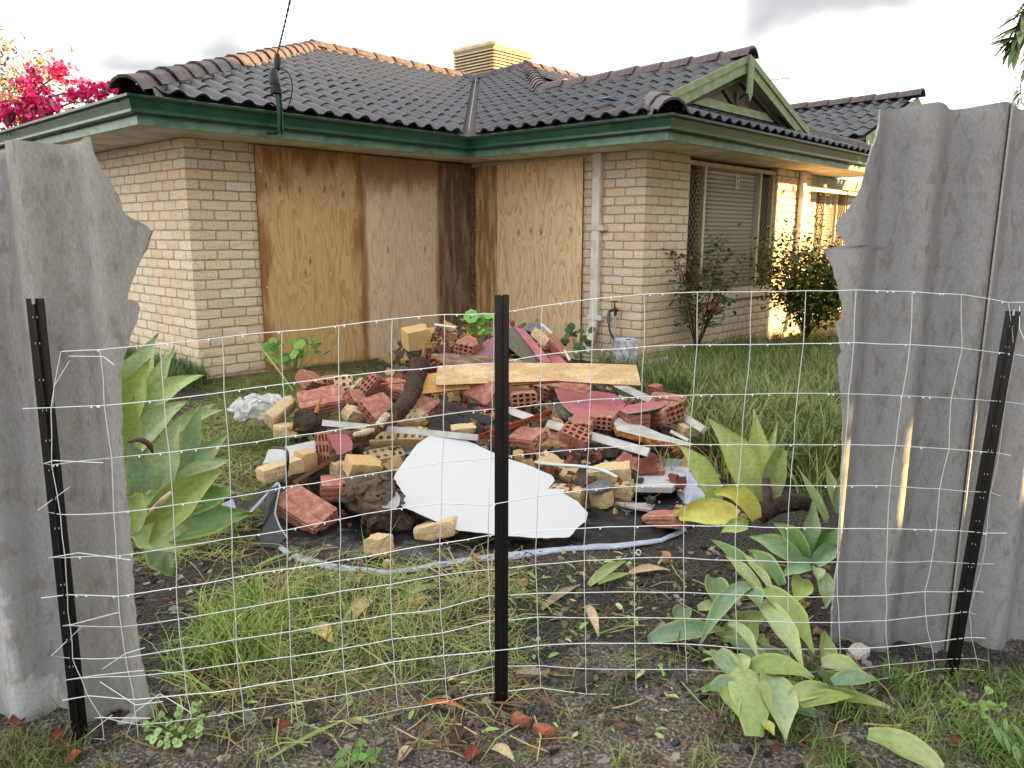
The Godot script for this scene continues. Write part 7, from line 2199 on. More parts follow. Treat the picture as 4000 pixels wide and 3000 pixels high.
	cut_leaf("white based cut leaf lying right of the dewy leaf", Vector3(0.854, 0.111, -2.140), Vector3(0.991, 0.113, -2.180), 0.06, 5, Vector3(0, 0.03, 0), 0.8)
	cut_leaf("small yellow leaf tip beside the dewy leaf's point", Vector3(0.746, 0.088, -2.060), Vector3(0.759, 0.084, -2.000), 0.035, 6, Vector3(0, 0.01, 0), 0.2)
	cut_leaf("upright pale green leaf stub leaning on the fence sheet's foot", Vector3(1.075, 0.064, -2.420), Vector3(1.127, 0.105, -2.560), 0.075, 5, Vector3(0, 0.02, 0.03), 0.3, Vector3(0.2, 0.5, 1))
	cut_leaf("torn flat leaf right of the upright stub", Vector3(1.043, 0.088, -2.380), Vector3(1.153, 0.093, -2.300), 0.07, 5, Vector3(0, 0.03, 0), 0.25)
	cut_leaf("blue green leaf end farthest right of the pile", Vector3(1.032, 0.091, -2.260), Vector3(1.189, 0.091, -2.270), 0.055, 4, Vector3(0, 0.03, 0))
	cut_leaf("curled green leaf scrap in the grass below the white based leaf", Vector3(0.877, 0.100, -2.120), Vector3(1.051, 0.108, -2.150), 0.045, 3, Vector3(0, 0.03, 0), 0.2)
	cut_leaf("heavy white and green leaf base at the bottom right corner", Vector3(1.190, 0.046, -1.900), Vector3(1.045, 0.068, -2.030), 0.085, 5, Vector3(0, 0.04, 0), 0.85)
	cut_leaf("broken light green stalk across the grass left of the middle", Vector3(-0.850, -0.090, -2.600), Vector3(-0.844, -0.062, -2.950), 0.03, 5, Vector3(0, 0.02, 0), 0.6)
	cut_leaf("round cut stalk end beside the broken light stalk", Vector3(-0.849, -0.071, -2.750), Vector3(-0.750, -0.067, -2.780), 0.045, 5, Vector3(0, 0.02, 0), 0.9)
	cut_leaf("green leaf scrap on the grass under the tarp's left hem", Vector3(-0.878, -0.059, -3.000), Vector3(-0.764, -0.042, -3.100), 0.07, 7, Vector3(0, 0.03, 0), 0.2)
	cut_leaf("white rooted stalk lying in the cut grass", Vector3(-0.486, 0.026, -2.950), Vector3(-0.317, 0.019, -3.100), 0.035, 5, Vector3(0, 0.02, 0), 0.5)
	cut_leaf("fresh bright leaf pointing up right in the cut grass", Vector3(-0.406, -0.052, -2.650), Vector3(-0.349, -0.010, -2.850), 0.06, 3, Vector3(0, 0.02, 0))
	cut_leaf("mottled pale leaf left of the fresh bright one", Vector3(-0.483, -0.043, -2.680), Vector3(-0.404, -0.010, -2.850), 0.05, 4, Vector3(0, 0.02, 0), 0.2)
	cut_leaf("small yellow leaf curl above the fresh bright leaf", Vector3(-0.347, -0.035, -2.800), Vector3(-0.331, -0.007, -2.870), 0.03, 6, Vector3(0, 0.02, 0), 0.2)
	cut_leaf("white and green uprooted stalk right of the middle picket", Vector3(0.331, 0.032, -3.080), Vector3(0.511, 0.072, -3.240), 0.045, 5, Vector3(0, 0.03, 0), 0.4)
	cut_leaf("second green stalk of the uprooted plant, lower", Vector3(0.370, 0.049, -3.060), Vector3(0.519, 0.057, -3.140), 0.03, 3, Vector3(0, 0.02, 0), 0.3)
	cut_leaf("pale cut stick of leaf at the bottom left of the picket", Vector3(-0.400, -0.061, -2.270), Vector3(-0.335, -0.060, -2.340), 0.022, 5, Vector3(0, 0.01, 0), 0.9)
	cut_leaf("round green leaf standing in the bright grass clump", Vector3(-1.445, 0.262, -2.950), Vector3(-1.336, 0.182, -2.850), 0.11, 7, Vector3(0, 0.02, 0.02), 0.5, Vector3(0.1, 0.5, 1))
	# small litter
	for q in [["red brown fallen leaf at the left frame edge", Vector3(-1.516, 0.000, -2.125), Vector3(-1.509, 0.000, -2.157), 0.045, 0], ["red brown fallen leaf left of the left picket's foot", Vector3(-1.357, 0.000, -2.051), Vector3(-1.327, 0.000, -2.093), 0.04, 0], ["orange brown fallen leaf at the bottom left", Vector3(-1.258, 0.000, -1.961), Vector3(-1.240, 0.000, -2.005), 0.03, 1], ["rust red leaf lying on the bare soil", Vector3(-0.708, 0.000, -2.104), Vector3(-0.667, 0.000, -2.132), 0.03, 0], ["orange strip of bark in the soil left of the middle picket", Vector3(-0.275, 0.000, -2.246), Vector3(-0.146, 0.000, -2.227), 0.022, 1], ["pale flat chip of wood on the bare soil", Vector3(-0.318, 0.000, -1.978), Vector3(-0.284, 0.000, -2.028), 0.03, 2], ["dark rotten wood splinter near the bottom", Vector3(-0.174, 0.000, -2.049), Vector3(-0.126, 0.000, -2.135), 0.035, 3], ["pale dry husk curling at the bottom", Vector3(-0.054, 0.000, -2.033), Vector3(0.011, 0.000, -1.973), 0.035, 2], ["pale papery dry leaf right of the uprooted stalk", Vector3(0.522, 0.014, -3.199), Vector3(0.708, 0.014, -3.235), 0.05, 2], ["twisted dry leaf strip behind the middle picket", Vector3(0.124, 0.003, -2.888), Vector3(0.298, 0.010, -3.094), 0.04, 4], ["dry leaf strip hanging down the dark soil", Vector3(0.309, 0.004, -2.916), Vector3(0.329, 0.000, -2.680), 0.04, 2], ["grey curled dry leaf right of the picket's foot", Vector3(0.017, 0.000, -2.428), Vector3(0.128, 0.000, -2.400), 0.04, 4], ["cream fibrous husk in the cut grass", Vector3(-0.637, 0.001, -2.781), Vector3(-0.553, 0.006, -2.990), 0.07, 2], ["yellow broken husk shell left of the fibrous one", Vector3(-0.763, 0.001, -2.743), Vector3(-0.661, 0.000, -2.626), 0.07, 5], ["dark folded dry leaf below the broken husk", Vector3(-0.645, 0.000, -2.197), Vector3(-0.610, 0.000, -2.222), 0.04, 3], ["brown leaf in the grass of the right corner", Vector3(1.360, -0.055, -2.127), Vector3(1.407, -0.055, -2.158), 0.03, 0], ["red leaf in the grass of the right corner", Vector3(1.450, -0.055, -2.120), Vector3(1.499, -0.055, -2.143), 0.03, 0], ["red brown leaf cluster piece at the bottom", Vector3(-0.124, 0.000, -1.980), Vector3(-0.084, 0.000, -2.022), 0.04, 0]]:
		var c: Color = [lin(0.45, 0.2, 0.15), lin(0.7, 0.4, 0.22), lin(0.74, 0.66, 0.54), lin(0.25, 0.19, 0.15), lin(0.56, 0.5, 0.44), lin(0.84, 0.76, 0.5)][q[4]]
		var b := blade(Vector3.ZERO, q[2] - q[1], q[3], Vector3(0, 1, 0.2), Vector3(0, 0.03, 0), 0.5, c, c * 1.1, c * 0.8, 0.35, 0.003, 0.5, q[4] + int(absf(q[1].x * 40.0)))
		tag(obj("dry_leaf", b, M.litter, null, T(q[1] + Vector3(0, 0.015, 0))), q[0], "leaf litter")
	for q in [["pink brick chip right of the picket's foot", Vector3(0.034, 0.000, -2.164), Vector3(0.04, 0.03, 0.05), "red_broken"], ["flat pink brick chip at the bottom centre", Vector3(0.112, 0.000, -2.117), Vector3(0.06, 0.025, 0.05), "red_broken"], ["white stone by the foot of the right fence sheet", Vector3(1.306, -0.055, -2.669), Vector3(0.075, 0.05, 0.06), "plaster_edge"], ["yellow brick chip beside the tarp hem", Vector3(-0.573, 0.018, -3.282), Vector3(0.03, 0.035, 0.03), "cream_core"], ["cream brick chip in the cut grass", Vector3(-0.390, 0.005, -2.950), Vector3(0.08, 0.03, 0.06), "cream_core"], ["cream chip left in the grass", Vector3(-0.991, 0.005, -2.939), Vector3(0.06, 0.03, 0.05), "cream_core"]]:
		tag(lump("stone_chip", M[q[3]], null, T(q[1] + Vector3(0, 0.012, 0), Vector3(0, 40, 0)), q[2], 0.02, int(q[1].x * 50.0), 0.01), q[0], "chip")
	plate("grey_scrap", "crumpled grey paper scrap in the left grass", "paper", M.paper_grey, M.paper_grey, [Vector3(-1.021, 0.000, -2.482), Vector3(-1.043, 0.000, -2.590), Vector3(-0.970, 0.000, -2.601), Vector3(-0.919, 0.000, -2.483), Vector3(-0.932, 0.000, -2.422)], 0.004, 0.003, 41)
	plate("grey_scrap", "second grey paper scrap touching the crumpled one", "paper", M.paper_grey, M.paper_grey, [Vector3(-0.885, 0.000, -2.383), Vector3(-0.905, 0.000, -2.457), Vector3(-0.865, 0.000, -2.458), Vector3(-0.861, 0.000, -2.393)], 0.004, 0.003, 42)
	plate("grey_scrap", "blue grey torn scrap beneath the wire near the bottom left", "paper", M.grey_slab, M.grey_slab, [Vector3(-0.851, 0.000, -2.204), Vector3(-0.848, 0.000, -2.255), Vector3(-0.779, 0.000, -2.171), Vector3(-0.799, 0.000, -2.155)], 0.004, 0.003, 43)
	tag(lump("plastic_film", M.bag_white, null, T(Vector3(-1.192, 0.000, -2.189), Vector3(0, 20, 0)), Vector3(0.09, 0.03, 0.05), 0.02, 31, 0.008), "scrunched clear plastic film at the foot of the broken left sheet", "plastic film")
	build_grass()
	build_yard()

func build_grass() -> void:
	var up := []
	var lie := []
	var short := []
	for k in 3:
		up.append(grass_mesh(10 + k, 16, 0.26, 0.75, 0.0026, 0.05))
		lie.append(grass_mesh(20 + k, 11, 0.3, 1.75, 0.0026, 0.1))
		short.append(grass_mesh(30 + k, 12, 0.1, 1.0, 0.0017, 0.03))
	var green := [lin(0.42, 0.5, 0.26), lin(0.36, 0.45, 0.24), lin(0.48, 0.54, 0.3), lin(0.56, 0.57, 0.34)]
	var straw := [lin(0.46, 0.58, 0.28), lin(0.58, 0.58, 0.34), lin(0.66, 0.6, 0.42), lin(0.38, 0.5, 0.24)]
	var dull := [lin(0.36, 0.44, 0.22), lin(0.42, 0.42, 0.28), lin(0.44, 0.38, 0.26), lin(0.3, 0.36, 0.2)]
	var g := func(x: float, z: float) -> Vector3:
		return Vector3(x, ground_y(x, z) - 0.004, z)
	# lawn behind, right
	scatter("long_grass", "long lush uncut grass of the yard, right of the heap", up, 2600, func(r: RandomNumberGenerator) -> Vector3:
		var x := r.randf_range(0.9, 4.6)
		var z := -r.randf_range(4.3, 9.6)
		if x < 1.5 - (z + 4.3) * 0.1 and z > -6.2 or heap_y(x, z) > 0.05:
			return Vector3(0, -99, 0)
		var q := house.transform.affine_inverse() * Vector3(x, 0, z)
		if q.x > HI - 0.1 and q.z < HZ + 0.05:
			return Vector3(0, -99, 0)
		return g.call(x, z), green, 0.6, 1.2, 1)
	scatter("long_grass", "tall grass clump before the broken right fence sheet", up, 240, func(r: RandomNumberGenerator) -> Vector3: return g.call(r.randfn(1.75, 0.3), -r.randfn(4.9, 0.35)), green, 1.1, 1.8, 2)
	scatter("matted_grass", "flattened matted grass covering the yard floor right of the heap", lie, 1500, func(r: RandomNumberGenerator) -> Vector3:
		var x := r.randf_range(0.9, 4.2)
		var z := -r.randf_range(4.2, 9.0)
		return g.call(x, z) if heap_y(x, z) < 0.08 else Vector3(0, -99, 0), green, 0.7, 1.2, 3)
	scatter("matted_grass", "pulled out matted grass left of the heap", lie, 1700, func(r: RandomNumberGenerator) -> Vector3:
		var z := -r.randf_range(3.4, 7.0)
		var x := r.randf_range(-2.4, -0.55)
		var q := house.transform.affine_inverse() * Vector3(x, 0, z)
		if q.z < 0.06 and q.x > -0.1 or heap_y(x, z) > 0.09 or (z > -4.5 and x > -1.25):
			return Vector3(0, -99, 0)
		return g.call(x, z), straw, 0.6, 1.15, 4)
	scatter("long_grass", "small upright grass left of the heap", up, 170, func(r: RandomNumberGenerator) -> Vector3:
		var x := r.randf_range(-2.3, -1.0)
		var z := -r.randf_range(4.3, 6.4)
		var q := house.transform.affine_inverse() * Vector3(x, 0, z)
		return g.call(x, z) if q.z > 0.1 or q.x < -0.2 else Vector3(0, -99, 0), green, 0.35, 0.8, 18, 0.4)
	scatter("matted_grass", "torn out grass lying along the foot of the boarded wall", lie, 620, func(r: RandomNumberGenerator) -> Vector3:
		var q := house.transform * Vector3(r.randf_range(-0.2, 3.3), 0, r.randf_range(0.08, 0.8))
		return g.call(q.x, q.z), dull, 0.6, 1.0, 5)
	scatter("long_grass", "grass growing up against the left brick wall", up, 220, func(r: RandomNumberGenerator) -> Vector3:
		var q := house.transform * Vector3(r.randf_range(-0.5, -0.04), 0, r.randf_range(-2.0, 0.3))
		return g.call(q.x, q.z), [lin(0.26, 0.38, 0.2), lin(0.32, 0.44, 0.24)], 0.8, 1.3, 6)
	scatter("long_grass", "bright green grass clump by the broken left fence sheet", up, 50, func(r: RandomNumberGenerator) -> Vector3: return g.call(r.randfn(-1.02, 0.075), -r.randfn(2.66, 0.13)), [lin(0.52, 0.66, 0.3), lin(0.46, 0.6, 0.28), lin(0.58, 0.66, 0.34)], 0.6, 1.05, 7, 0.4)
	scatter("cut_grass", "cut grass and straw strewn between the tarp and the wire", lie, 250, func(r: RandomNumberGenerator) -> Vector3:
		var x := r.randf_range(-1.15, 0.05)
		var z := -r.randf_range(2.35, 3.35)
		if nois(Vector3(x, z, 4), 330.0) < 0.02 or x > -0.35 and r.randf() < 0.35:
			return Vector3(0, -99, 0)
		return g.call(x, z), straw, 0.4, 0.95, 8)
	scatter("cut_grass", "thin dead grass on the black soil right of the middle picket", lie, 130, func(r: RandomNumberGenerator) -> Vector3: return g.call(r.randf_range(-0.05, 0.95), -r.randf_range(2.15, 3.4)), dull, 0.25, 0.6, 9)
	scatter("dead_grass", "dry grass bits on the soil along the street side", lie, 150, func(r: RandomNumberGenerator) -> Vector3: return g.call(r.randf_range(-1.5, 1.6), -r.randf_range(1.75, 2.35)), [lin(0.5, 0.44, 0.3), lin(0.38, 0.42, 0.22), lin(0.42, 0.36, 0.26)], 0.2, 0.5, 10)
	scatter("short_grass", "short grass patch in the street corner at right", short, 330, func(r: RandomNumberGenerator) -> Vector3:
		var x := r.randf_range(0.75, 1.9)
		var z := -r.randf_range(1.8, 2.55)
		return g.call(x, z) if nois(Vector3(x, z, 0), 300.0) + (x - 1.1) * 0.5 > -0.05 else Vector3(0, -99, 0), [lin(0.38, 0.5, 0.22), lin(0.46, 0.52, 0.26), lin(0.34, 0.46, 0.2)], 0.6, 1.3, 11, 0.3)
	scatter("short_grass", "scattered small grass tufts on the street side soil", short, 80, func(r: RandomNumberGenerator) -> Vector3: return g.call(r.randf_range(-1.6, 0.9), -r.randf_range(1.75, 2.5)), green, 0.5, 1.2, 12, 0.3)
	scatter("short_grass", "grass tuft at the bottom left corner", short, 60, func(r: RandomNumberGenerator) -> Vector3: return g.call(r.randf_range(-1.5, -1.25), -r.randf_range(1.85, 2.05)), dull, 0.6, 1.3, 13, 0.3)
	var scrap := blade(Vector3.ZERO, Vector3(0.07, 0, 0), 0.022, Vector3(0, 1, 0.1), Vector3(0, 0.012, 0), 0.4, Color(1, 1, 1), Color(1, 1, 1), Color(1, 1, 1), 0.4, 0.002)
	scatter("leaf_scraps", "shredded pale and green leaf scraps among the cut grass", [scrap.mesh()], 320, func(r: RandomNumberGenerator) -> Vector3: return g.call(r.randf_range(-1.1, 0.9), -r.randf_range(2.1, 3.4)) + Vector3(0, 0.01, 0), [lin(0.62, 0.7, 0.42), lin(0.5, 0.62, 0.34), lin(0.72, 0.68, 0.5), lin(0.5, 0.44, 0.36), lin(0.36, 0.3, 0.25)], 0.2, 0.85, 14, 0.5)
	var stick := MB.new()
	stick.tube(PackedVector3Array([Vector3(-0.06, 0.004, 0), Vector3(0.0, 0.009, 0.008), Vector3(0.06, 0.005, -0.004)]), [0.0016, 0.0018, 0.0012], 5)
	scatter("straw", "dry straw and thin stalks tangled over the soil in front", [stick.mesh()], 800, func(r: RandomNumberGenerator) -> Vector3: return g.call(r.randf_range(-1.2, 1.3) if r.randf() < 0.4 else r.randf_range(-1.1, 0.1), -r.randf_range(2.0, 3.4)) + Vector3(0, 0.008 + 0.02 * r.randf(), 0), [lin(0.68, 0.6, 0.42), lin(0.5, 0.42, 0.3), lin(0.4, 0.3, 0.22), lin(0.5, 0.54, 0.3)], 0.4, 1.6, 15, 0.3)
	var chipm := MB.new()
	face_grid(chipm, Vector3(0.012, 0.004, 0.008), func(p: Vector3) -> Vector3: return p + Vector3(nois(p, 9000.0), nois(p, 7000.0) * 0.3, nois(p + Vector3(1, 0, 0), 9000.0)) * 0.01, [0.006])
	scatter("mulch", "bits of bark and grit on the dark soil in front", [chipm.mesh()], 2600, func(r: RandomNumberGenerator) -> Vector3: return g.call(r.randf_range(-1.7, 1.9), -r.randf_range(1.75, 3.5)) + Vector3(0, 0.004, 0), [lin(0.22, 0.19, 0.17), lin(0.32, 0.28, 0.25), lin(0.5, 0.48, 0.45), lin(0.14, 0.12, 0.11), lin(0.4, 0.3, 0.22)], 0.35, 1.5, 16, 0.5)
	scatter("tall_weeds", "tangled taller weeds and runners between the tarp and the left sheet", [grass_mesh(41, 7, 0.42, 1.25, 0.003, 0.05), grass_mesh(42, 6, 0.5, 1.4, 0.0026, 0.06)], 70, func(r: RandomNumberGenerator) -> Vector3: return g.call(r.randf_range(-1.1, -0.1), -r.randf_range(2.4, 3.0)), [lin(0.5, 0.58, 0.3), lin(0.44, 0.54, 0.28), lin(0.6, 0.58, 0.36)], 0.6, 1.1, 17, 0.4)
	# more lopped leaves under the pile, laid every way
	var lr := RandomNumberGenerator.new()
	lr.seed = 19
	var spots := ["left of the pile under the drooping blue green blade", "in the middle of the pile under the long bright leaf", "below the dark rosette on the right of the pile", "behind the broad dark leaf at the top of the pile", "under the slim curved leaf", "at the right of the long green leaf", "between the small blue green end and the torn flat leaf", "at the upper right under the rosette's yellow leaf", "at the left foot of the pile", "under the level leaf at the pile's foot", "in the hollow right of the pile's middle", "beneath the dewy leaf", "beside the pale backed leaf at the top", "under the two long leaves"]
	for i in spots.size():
		var c := Vector3(lr.randf_range(0.68, 1.06), 0, -lr.randf_range(2.2, 2.8))
		c.x += (2.5 + c.z) * 0.35
		c.y = ground_y(c.x, c.z) + 0.02 + 0.03 * lr.randf()
		var an := lr.randf() * TAU
		var d := Vector3(cos(an), 0.12, sin(an)) * lr.randf_range(0.1, 0.17)
		cut_leaf(["dark green", "mid green", "blue green", "fresh green"][i % 4] + " lopped leaf lying " + spots[i], c - d, c + d, lr.randf_range(0.05, 0.085), [7, 3, 4, 3][i % 4], Vector3(0, 0.04, 0), [0.0, 0.3, 0.0, 0.6][i % 4])
	# single long stems
	for q in [["seeding grass stem leaning before the boarded wall", Vector3(-1.328, 0.554, -4.600), Vector3(-1.803, 0.844, -5.200), 0.006], ["long grass runner across the soil at the bottom", Vector3(-0.703, 0.000, -1.976), Vector3(-0.479, 0.000, -2.189), 0.006], ["thick fresh grass stem before the tarp's fold", Vector3(-0.995, 0.025, -3.424), Vector3(-1.181, 0.013, -3.185), 0.008]]:
		cut_leaf(q[0], q[1] + Vector3(0, 0.01, 0), q[2] + Vector3(0, 0.012, 0), q[3] * 2.0, 3, Vector3(0, 0.03, 0), 0.1)

func round_leaf(rad: float, lobes: int) -> ArrayMesh:
	var b := MB.new()
	var n := 16
	for k in n:
		var a0 := TAU * k / n
		var a1 := TAU * (k + 1) / n
		var r0 := rad * (1.0 + 0.12 * cos(a0 * lobes))
		var r1 := rad * (1.0 + 0.12 * cos(a1 * lobes))
		b.tri(Vector3(0, -0.15 * rad, 0), Vector3(cos(a1) * r1, 0.1 * rad * sin(a1 * 3.0), sin(a1) * r1), Vector3(cos(a0) * r0, 0.1 * rad * sin(a0 * 3.0), sin(a0) * r0))
	return b.mesh()

func weed(called: String, label: String, at: Vector3, h: float, wide: float, n: int, leaf: Mesh, cols: Array, seed: int) -> void:
	# a small plant: every leaf on its own stalk
	var t := thing(called, label, "plant", at)
	var r := RandomNumberGenerator.new()
	r.seed = seed
	var b := MB.new()
	for i in n:
		var an := r.randf() * TAU
		var rr := wide * sqrt(r.randf())
		var p := Vector3(cos(an) * rr, h * r.randf_range(0.35, 1.0), sin(an) * rr)
		b.tube(PackedVector3Array([Vector3(p.x * 0.15, 0, p.z * 0.15), p * 0.6 + Vector3(0, 0.1 * h, 0), p]), [0.0022], 5)
		var m := StandardMaterial3D.new()
		m.albedo_color = (cols[r.randi() % cols.size()] * r.randf_range(0.8, 1.2)).linear_to_srgb()
		m.roughness = 0.5
		m.backlight_enabled = true
		m.backlight = Color(0.3, 0.3, 0.2)
		obj("leaf", leaf, m, t, Transform3D(Basis.from_euler(Vector3(r.randf_range(0.1, 1.0), r.randf_range(-0.6, 0.6), r.randf_range(-0.5, 0.5))).scaled(Vector3.ONE * r.randf_range(0.6, 1.2)), p))
	var sm := mat("weed_stem", Color(0.45, 0.52, 0.28), 0.6)
	obj("stalks", b, sm, t)

func build_yard() -> void:
	var rl := round_leaf(0.045, 6)
	var ol := leaf_mesh(0.06, 0.035)
	weed("seedling", "fresh bright green geranium seedling on top of the heap", Vector3(-0.232, 0.716, -5.600), 0.22, 0.12, 26, rl, [lin(0.42, 0.62, 0.24), lin(0.36, 0.56, 0.2)], 1)
	weed("weed", "leafy green weed in front of the stained plywood sheet", Vector3(-1.791, 0.380, -6.300), 0.26, 0.3, 34, rl, [lin(0.3, 0.46, 0.18), lin(0.42, 0.55, 0.2), lin(0.24, 0.38, 0.16)], 2)
	weed("weed", "dark leafed weed at the foot of the bright plywood sheet", Vector3(0.613, 0.349, -7.200), 0.3, 0.14, 16, rl, [lin(0.16, 0.28, 0.12), lin(0.22, 0.34, 0.14)], 3)
	weed("sprout", "citrus green sprout poking out behind the broken left sheet", Vector3(-1.256, 1.246, -2.500), 0.16, 0.07, 9, ol, [lin(0.52, 0.68, 0.2), lin(0.45, 0.62, 0.2)], 4)
	weed("clover", "pale clover seedlings under the loose wire ends", Vector3(-1.006, 0.000, -2.098), 0.06, 0.1, 40, round_leaf(0.011, 3), [lin(0.46, 0.6, 0.34), lin(0.52, 0.64, 0.38)], 5)
	weed("clover", "small clover patch in the grass of the right corner", Vector3(1.535, -0.055, -2.326), 0.05, 0.1, 18, round_leaf(0.013, 3), [lin(0.42, 0.56, 0.26)], 6)
	weed("weed", "small green weed with pointed leaves in the right corner", Vector3(1.505, -0.055, -2.128), 0.1, 0.06, 12, leaf_mesh(0.06, 0.02), [lin(0.36, 0.5, 0.26)], 7)
	weed("weed", "tiny green weed at the bottom edge left of the middle", Vector3(-0.432, 0.000, -1.978), 0.04, 0.06, 14, round_leaf(0.014, 3), [lin(0.3, 0.5, 0.2)], 8)
	# rose bushes under the window
	var lf := leaf_mesh(0.055, 0.036)
	bush("rose_bush", "sparse rose bush with dark reddish leaves left of the window", "bush", Vector3(1.922, 0.315, -8.000), 1.05, 0.6, 8, lf, 900, [lin(0.3, 0.38, 0.2), lin(0.34, 0.28, 0.2), lin(0.38, 0.2, 0.18), lin(0.28, 0.4, 0.2)], 11, M.stem_brown)
	bush("rose_bush", "dense rose bush with yellow green top by the porch pier", "bush", Vector3(3.289, 0.377, -8.600), 1.05, 0.6, 14, lf, 6000, [lin(0.3, 0.38, 0.16), lin(0.42, 0.44, 0.16), lin(0.24, 0.32, 0.14), lin(0.5, 0.5, 0.18)], 12, M.stem_brown, 3, lin(0.85, 0.25, 0.2), true)
	# tap, hose, bucket and the length of old gutter
	var tap := thing("garden_tap", "brass garden tap on a white riser pipe with green hose connector", "tap", house.transform * Vector3(HI - 0.06, 0.1, 2.13))
	var b := MB.new()
	b.tube(PackedVector3Array([Vector3(0, 0, 0), Vector3(0, 0.62, 0)]), [0.011], 8)
	obj("riser", b, M.plastic_white, tap)
	b = MB.new()
	b.tube(PackedVector3Array([Vector3(0, 0.6, 0), Vector3(0, 0.68, 0)]), [0.016], 8)
	b.tube(PackedVector3Array([Vector3(0.03, 0.655, 0.02), Vector3(-0.03, 0.66, 0.02), Vector3(-0.065, 0.645, 0.04), Vector3(-0.07, 0.61, 0.045)]), [0.014, 0.016, 0.014, 0.012], 8)
	b.tube(PackedVector3Array([Vector3(-0.01, 0.66, 0.02), Vector3(-0.015, 0.74, 0.03)]), [0.01, 0.006], 8)
	b.box(T(Vector3(-0.015, 0.745, 0.03), Vector3(0, 30, 0)), Vector3(0.07, 0.012, 0.014), 0.004)
	obj("tap_body", b, M.brass, tap)
	b = MB.new()
	b.tube(PackedVector3Array([Vector3(-0.07, 0.62, 0.045), Vector3(-0.07, 0.53, 0.05)]), [0.02, 0.018], 10)
	obj("hose_connector", b, M.grey_slab, tap)
	var ho := thing("garden_hose", "dark green garden hose hanging from the tap behind the bucket", "hose", tap.position)
	b = MB.new()
	var hp := PackedVector3Array()
	for p in [Vector3(-0.07, 0.54, 0.05), Vector3(-0.06, 0.46, 0.06), Vector3(0.0, 0.33, 0.1), Vector3(0.1, 0.2, 0.12), Vector3(0.22, 0.1, 0.14), Vector3(0.36, 0.05, 0.2), Vector3(0.5, 0.05, 0.45), Vector3(0.9, 0.06, 0.6), Vector3(1.3, 0.06, 0.5)]:
		hp.append(p)
	b.tube(hp, [0.01], 8)
	obj("tube", b, M.hose, ho)
	var bk := thing("bucket", "white plastic bucket standing upside down beside the downpipe", "bucket", Vector3(1.085, 0.244, -7.350))
	b = MB.new()
	var rows := []
	for q in [[0.135, 0.0], [0.135, 0.03], [0.127, 0.034], [0.112, 0.27], [0.107, 0.278], [0.1, 0.272], [0.0, 0.272]]:
		var row := PackedVector3Array()
		for k in 25:
			row.append(Vector3(cos(TAU * k / 24.0) * q[0], q[1], sin(TAU * k / 24.0) * q[0]))
		rows.append(row)
	b.grid(rows)
	obj("body", b, M.bucket, bk)
	b = MB.new()
	b.box(T(Vector3(0.02, 0.276, 0.05)), Vector3(0.05, 0.006, 0.015), 0.002)
	obj("bottom_slot", b, M.frame_dark, bk)
	var tr := thing("gutter_offcut", "short grey gutter offcut lying in the grass beside the bucket", "gutter piece", Vector3(1.353, 0.268, -7.300))
	b = MB.new()
	rows = []
	for k in 7:
		var an := PI * (0.05 + 0.9 * k / 6.0)
		rows.append(PackedVector3Array([Vector3(-0.16, 0.06 - 0.06 * sin(an), 0.05 * cos(an)), Vector3(0.16, 0.06 - 0.06 * sin(an), 0.05 * cos(an))]))
	b.grid(rows)
	obj("trough", b, M.cement_edge, tr, T(Vector3.ZERO, Vector3(-40, 12, 8)))
	# bougainvillea over the left gutter
	var bg := thing("bougainvillea", "magenta flowering bougainvillea arching over the left gutter", "flowering bush", Vector3(-4.972, 2.555, -8.000))
	var o := bg.position
	var pet := MB.new()
	for k in 3:
		var an := TAU * k / 3.0
		var d := Vector3(cos(an), 0.7, sin(an)) * 0.02
		var s := Vector3(-sin(an), 0, cos(an)) * 0.016
		pet.quad(Vector3.ZERO, d * 0.6 + s, d * 1.25, d * 0.6 - s)
	var pm := pet.mesh()
	var r := RandomNumberGenerator.new()
	r.seed = 5
	var xs := []
	var cs := []
	for q in [[Vector3(-4.439, 3.041, -8.000), 0.104], [Vector3(-4.708, 3.040, -8.000), 0.038], [Vector3(-4.822, 2.942, -8.000), 0.052], [Vector3(-4.723, 2.912, -8.000), 0.061], [Vector3(-4.704, 2.799, -8.000), 0.104], [Vector3(-4.842, 2.708, -8.000), 0.130], [Vector3(-4.652, 2.693, -8.000), 0.139], [Vector3(-4.519, 2.739, -8.000), 0.104], [Vector3(-4.789, 2.617, -8.000), 0.095], [Vector3(-4.959, 2.662, -8.000), 0.113], [Vector3(-4.320, 2.816, -8.000), 0.073], [Vector3(-4.206, 2.846, -8.000), 0.122], [Vector3(-4.095, 2.847, -8.000), 0.108], [Vector3(-3.986, 2.907, -8.000), 0.056], [Vector3(-3.902, 2.870, -8.000), 0.073], [Vector3(-5.016, 2.585, -8.000), 0.078], [Vector3(-4.602, 2.860, -8.000), 0.045], [Vector3(-4.637, 2.965, -8.000), 0.028]]:
		for i in int(700 * q[1] * q[1] / 0.02 * 0.12) + 6:
			var d: Vector3 = Vector3(r.randfn(0, 1), r.randfn(0, 0.8), r.randfn(0, 1)) * float(q[1]) * 0.5
			xs.append(Transform3D(Basis.from_euler(Vector3(r.randf() * TAU, r.randf() * TAU, r.randf() * TAU)).scaled(Vector3.ONE * r.randf_range(0.8, 1.7)), q[0] - o + d))
			cs.append([lin(0.86, 0.12, 0.48), lin(0.78, 0.1, 0.44), lin(0.92, 0.24, 0.52), lin(0.82, 0.16, 0.36)][r.randi() % 4])
	stuff(many("blossoms", pm, M.petal, xs, bg, cs))
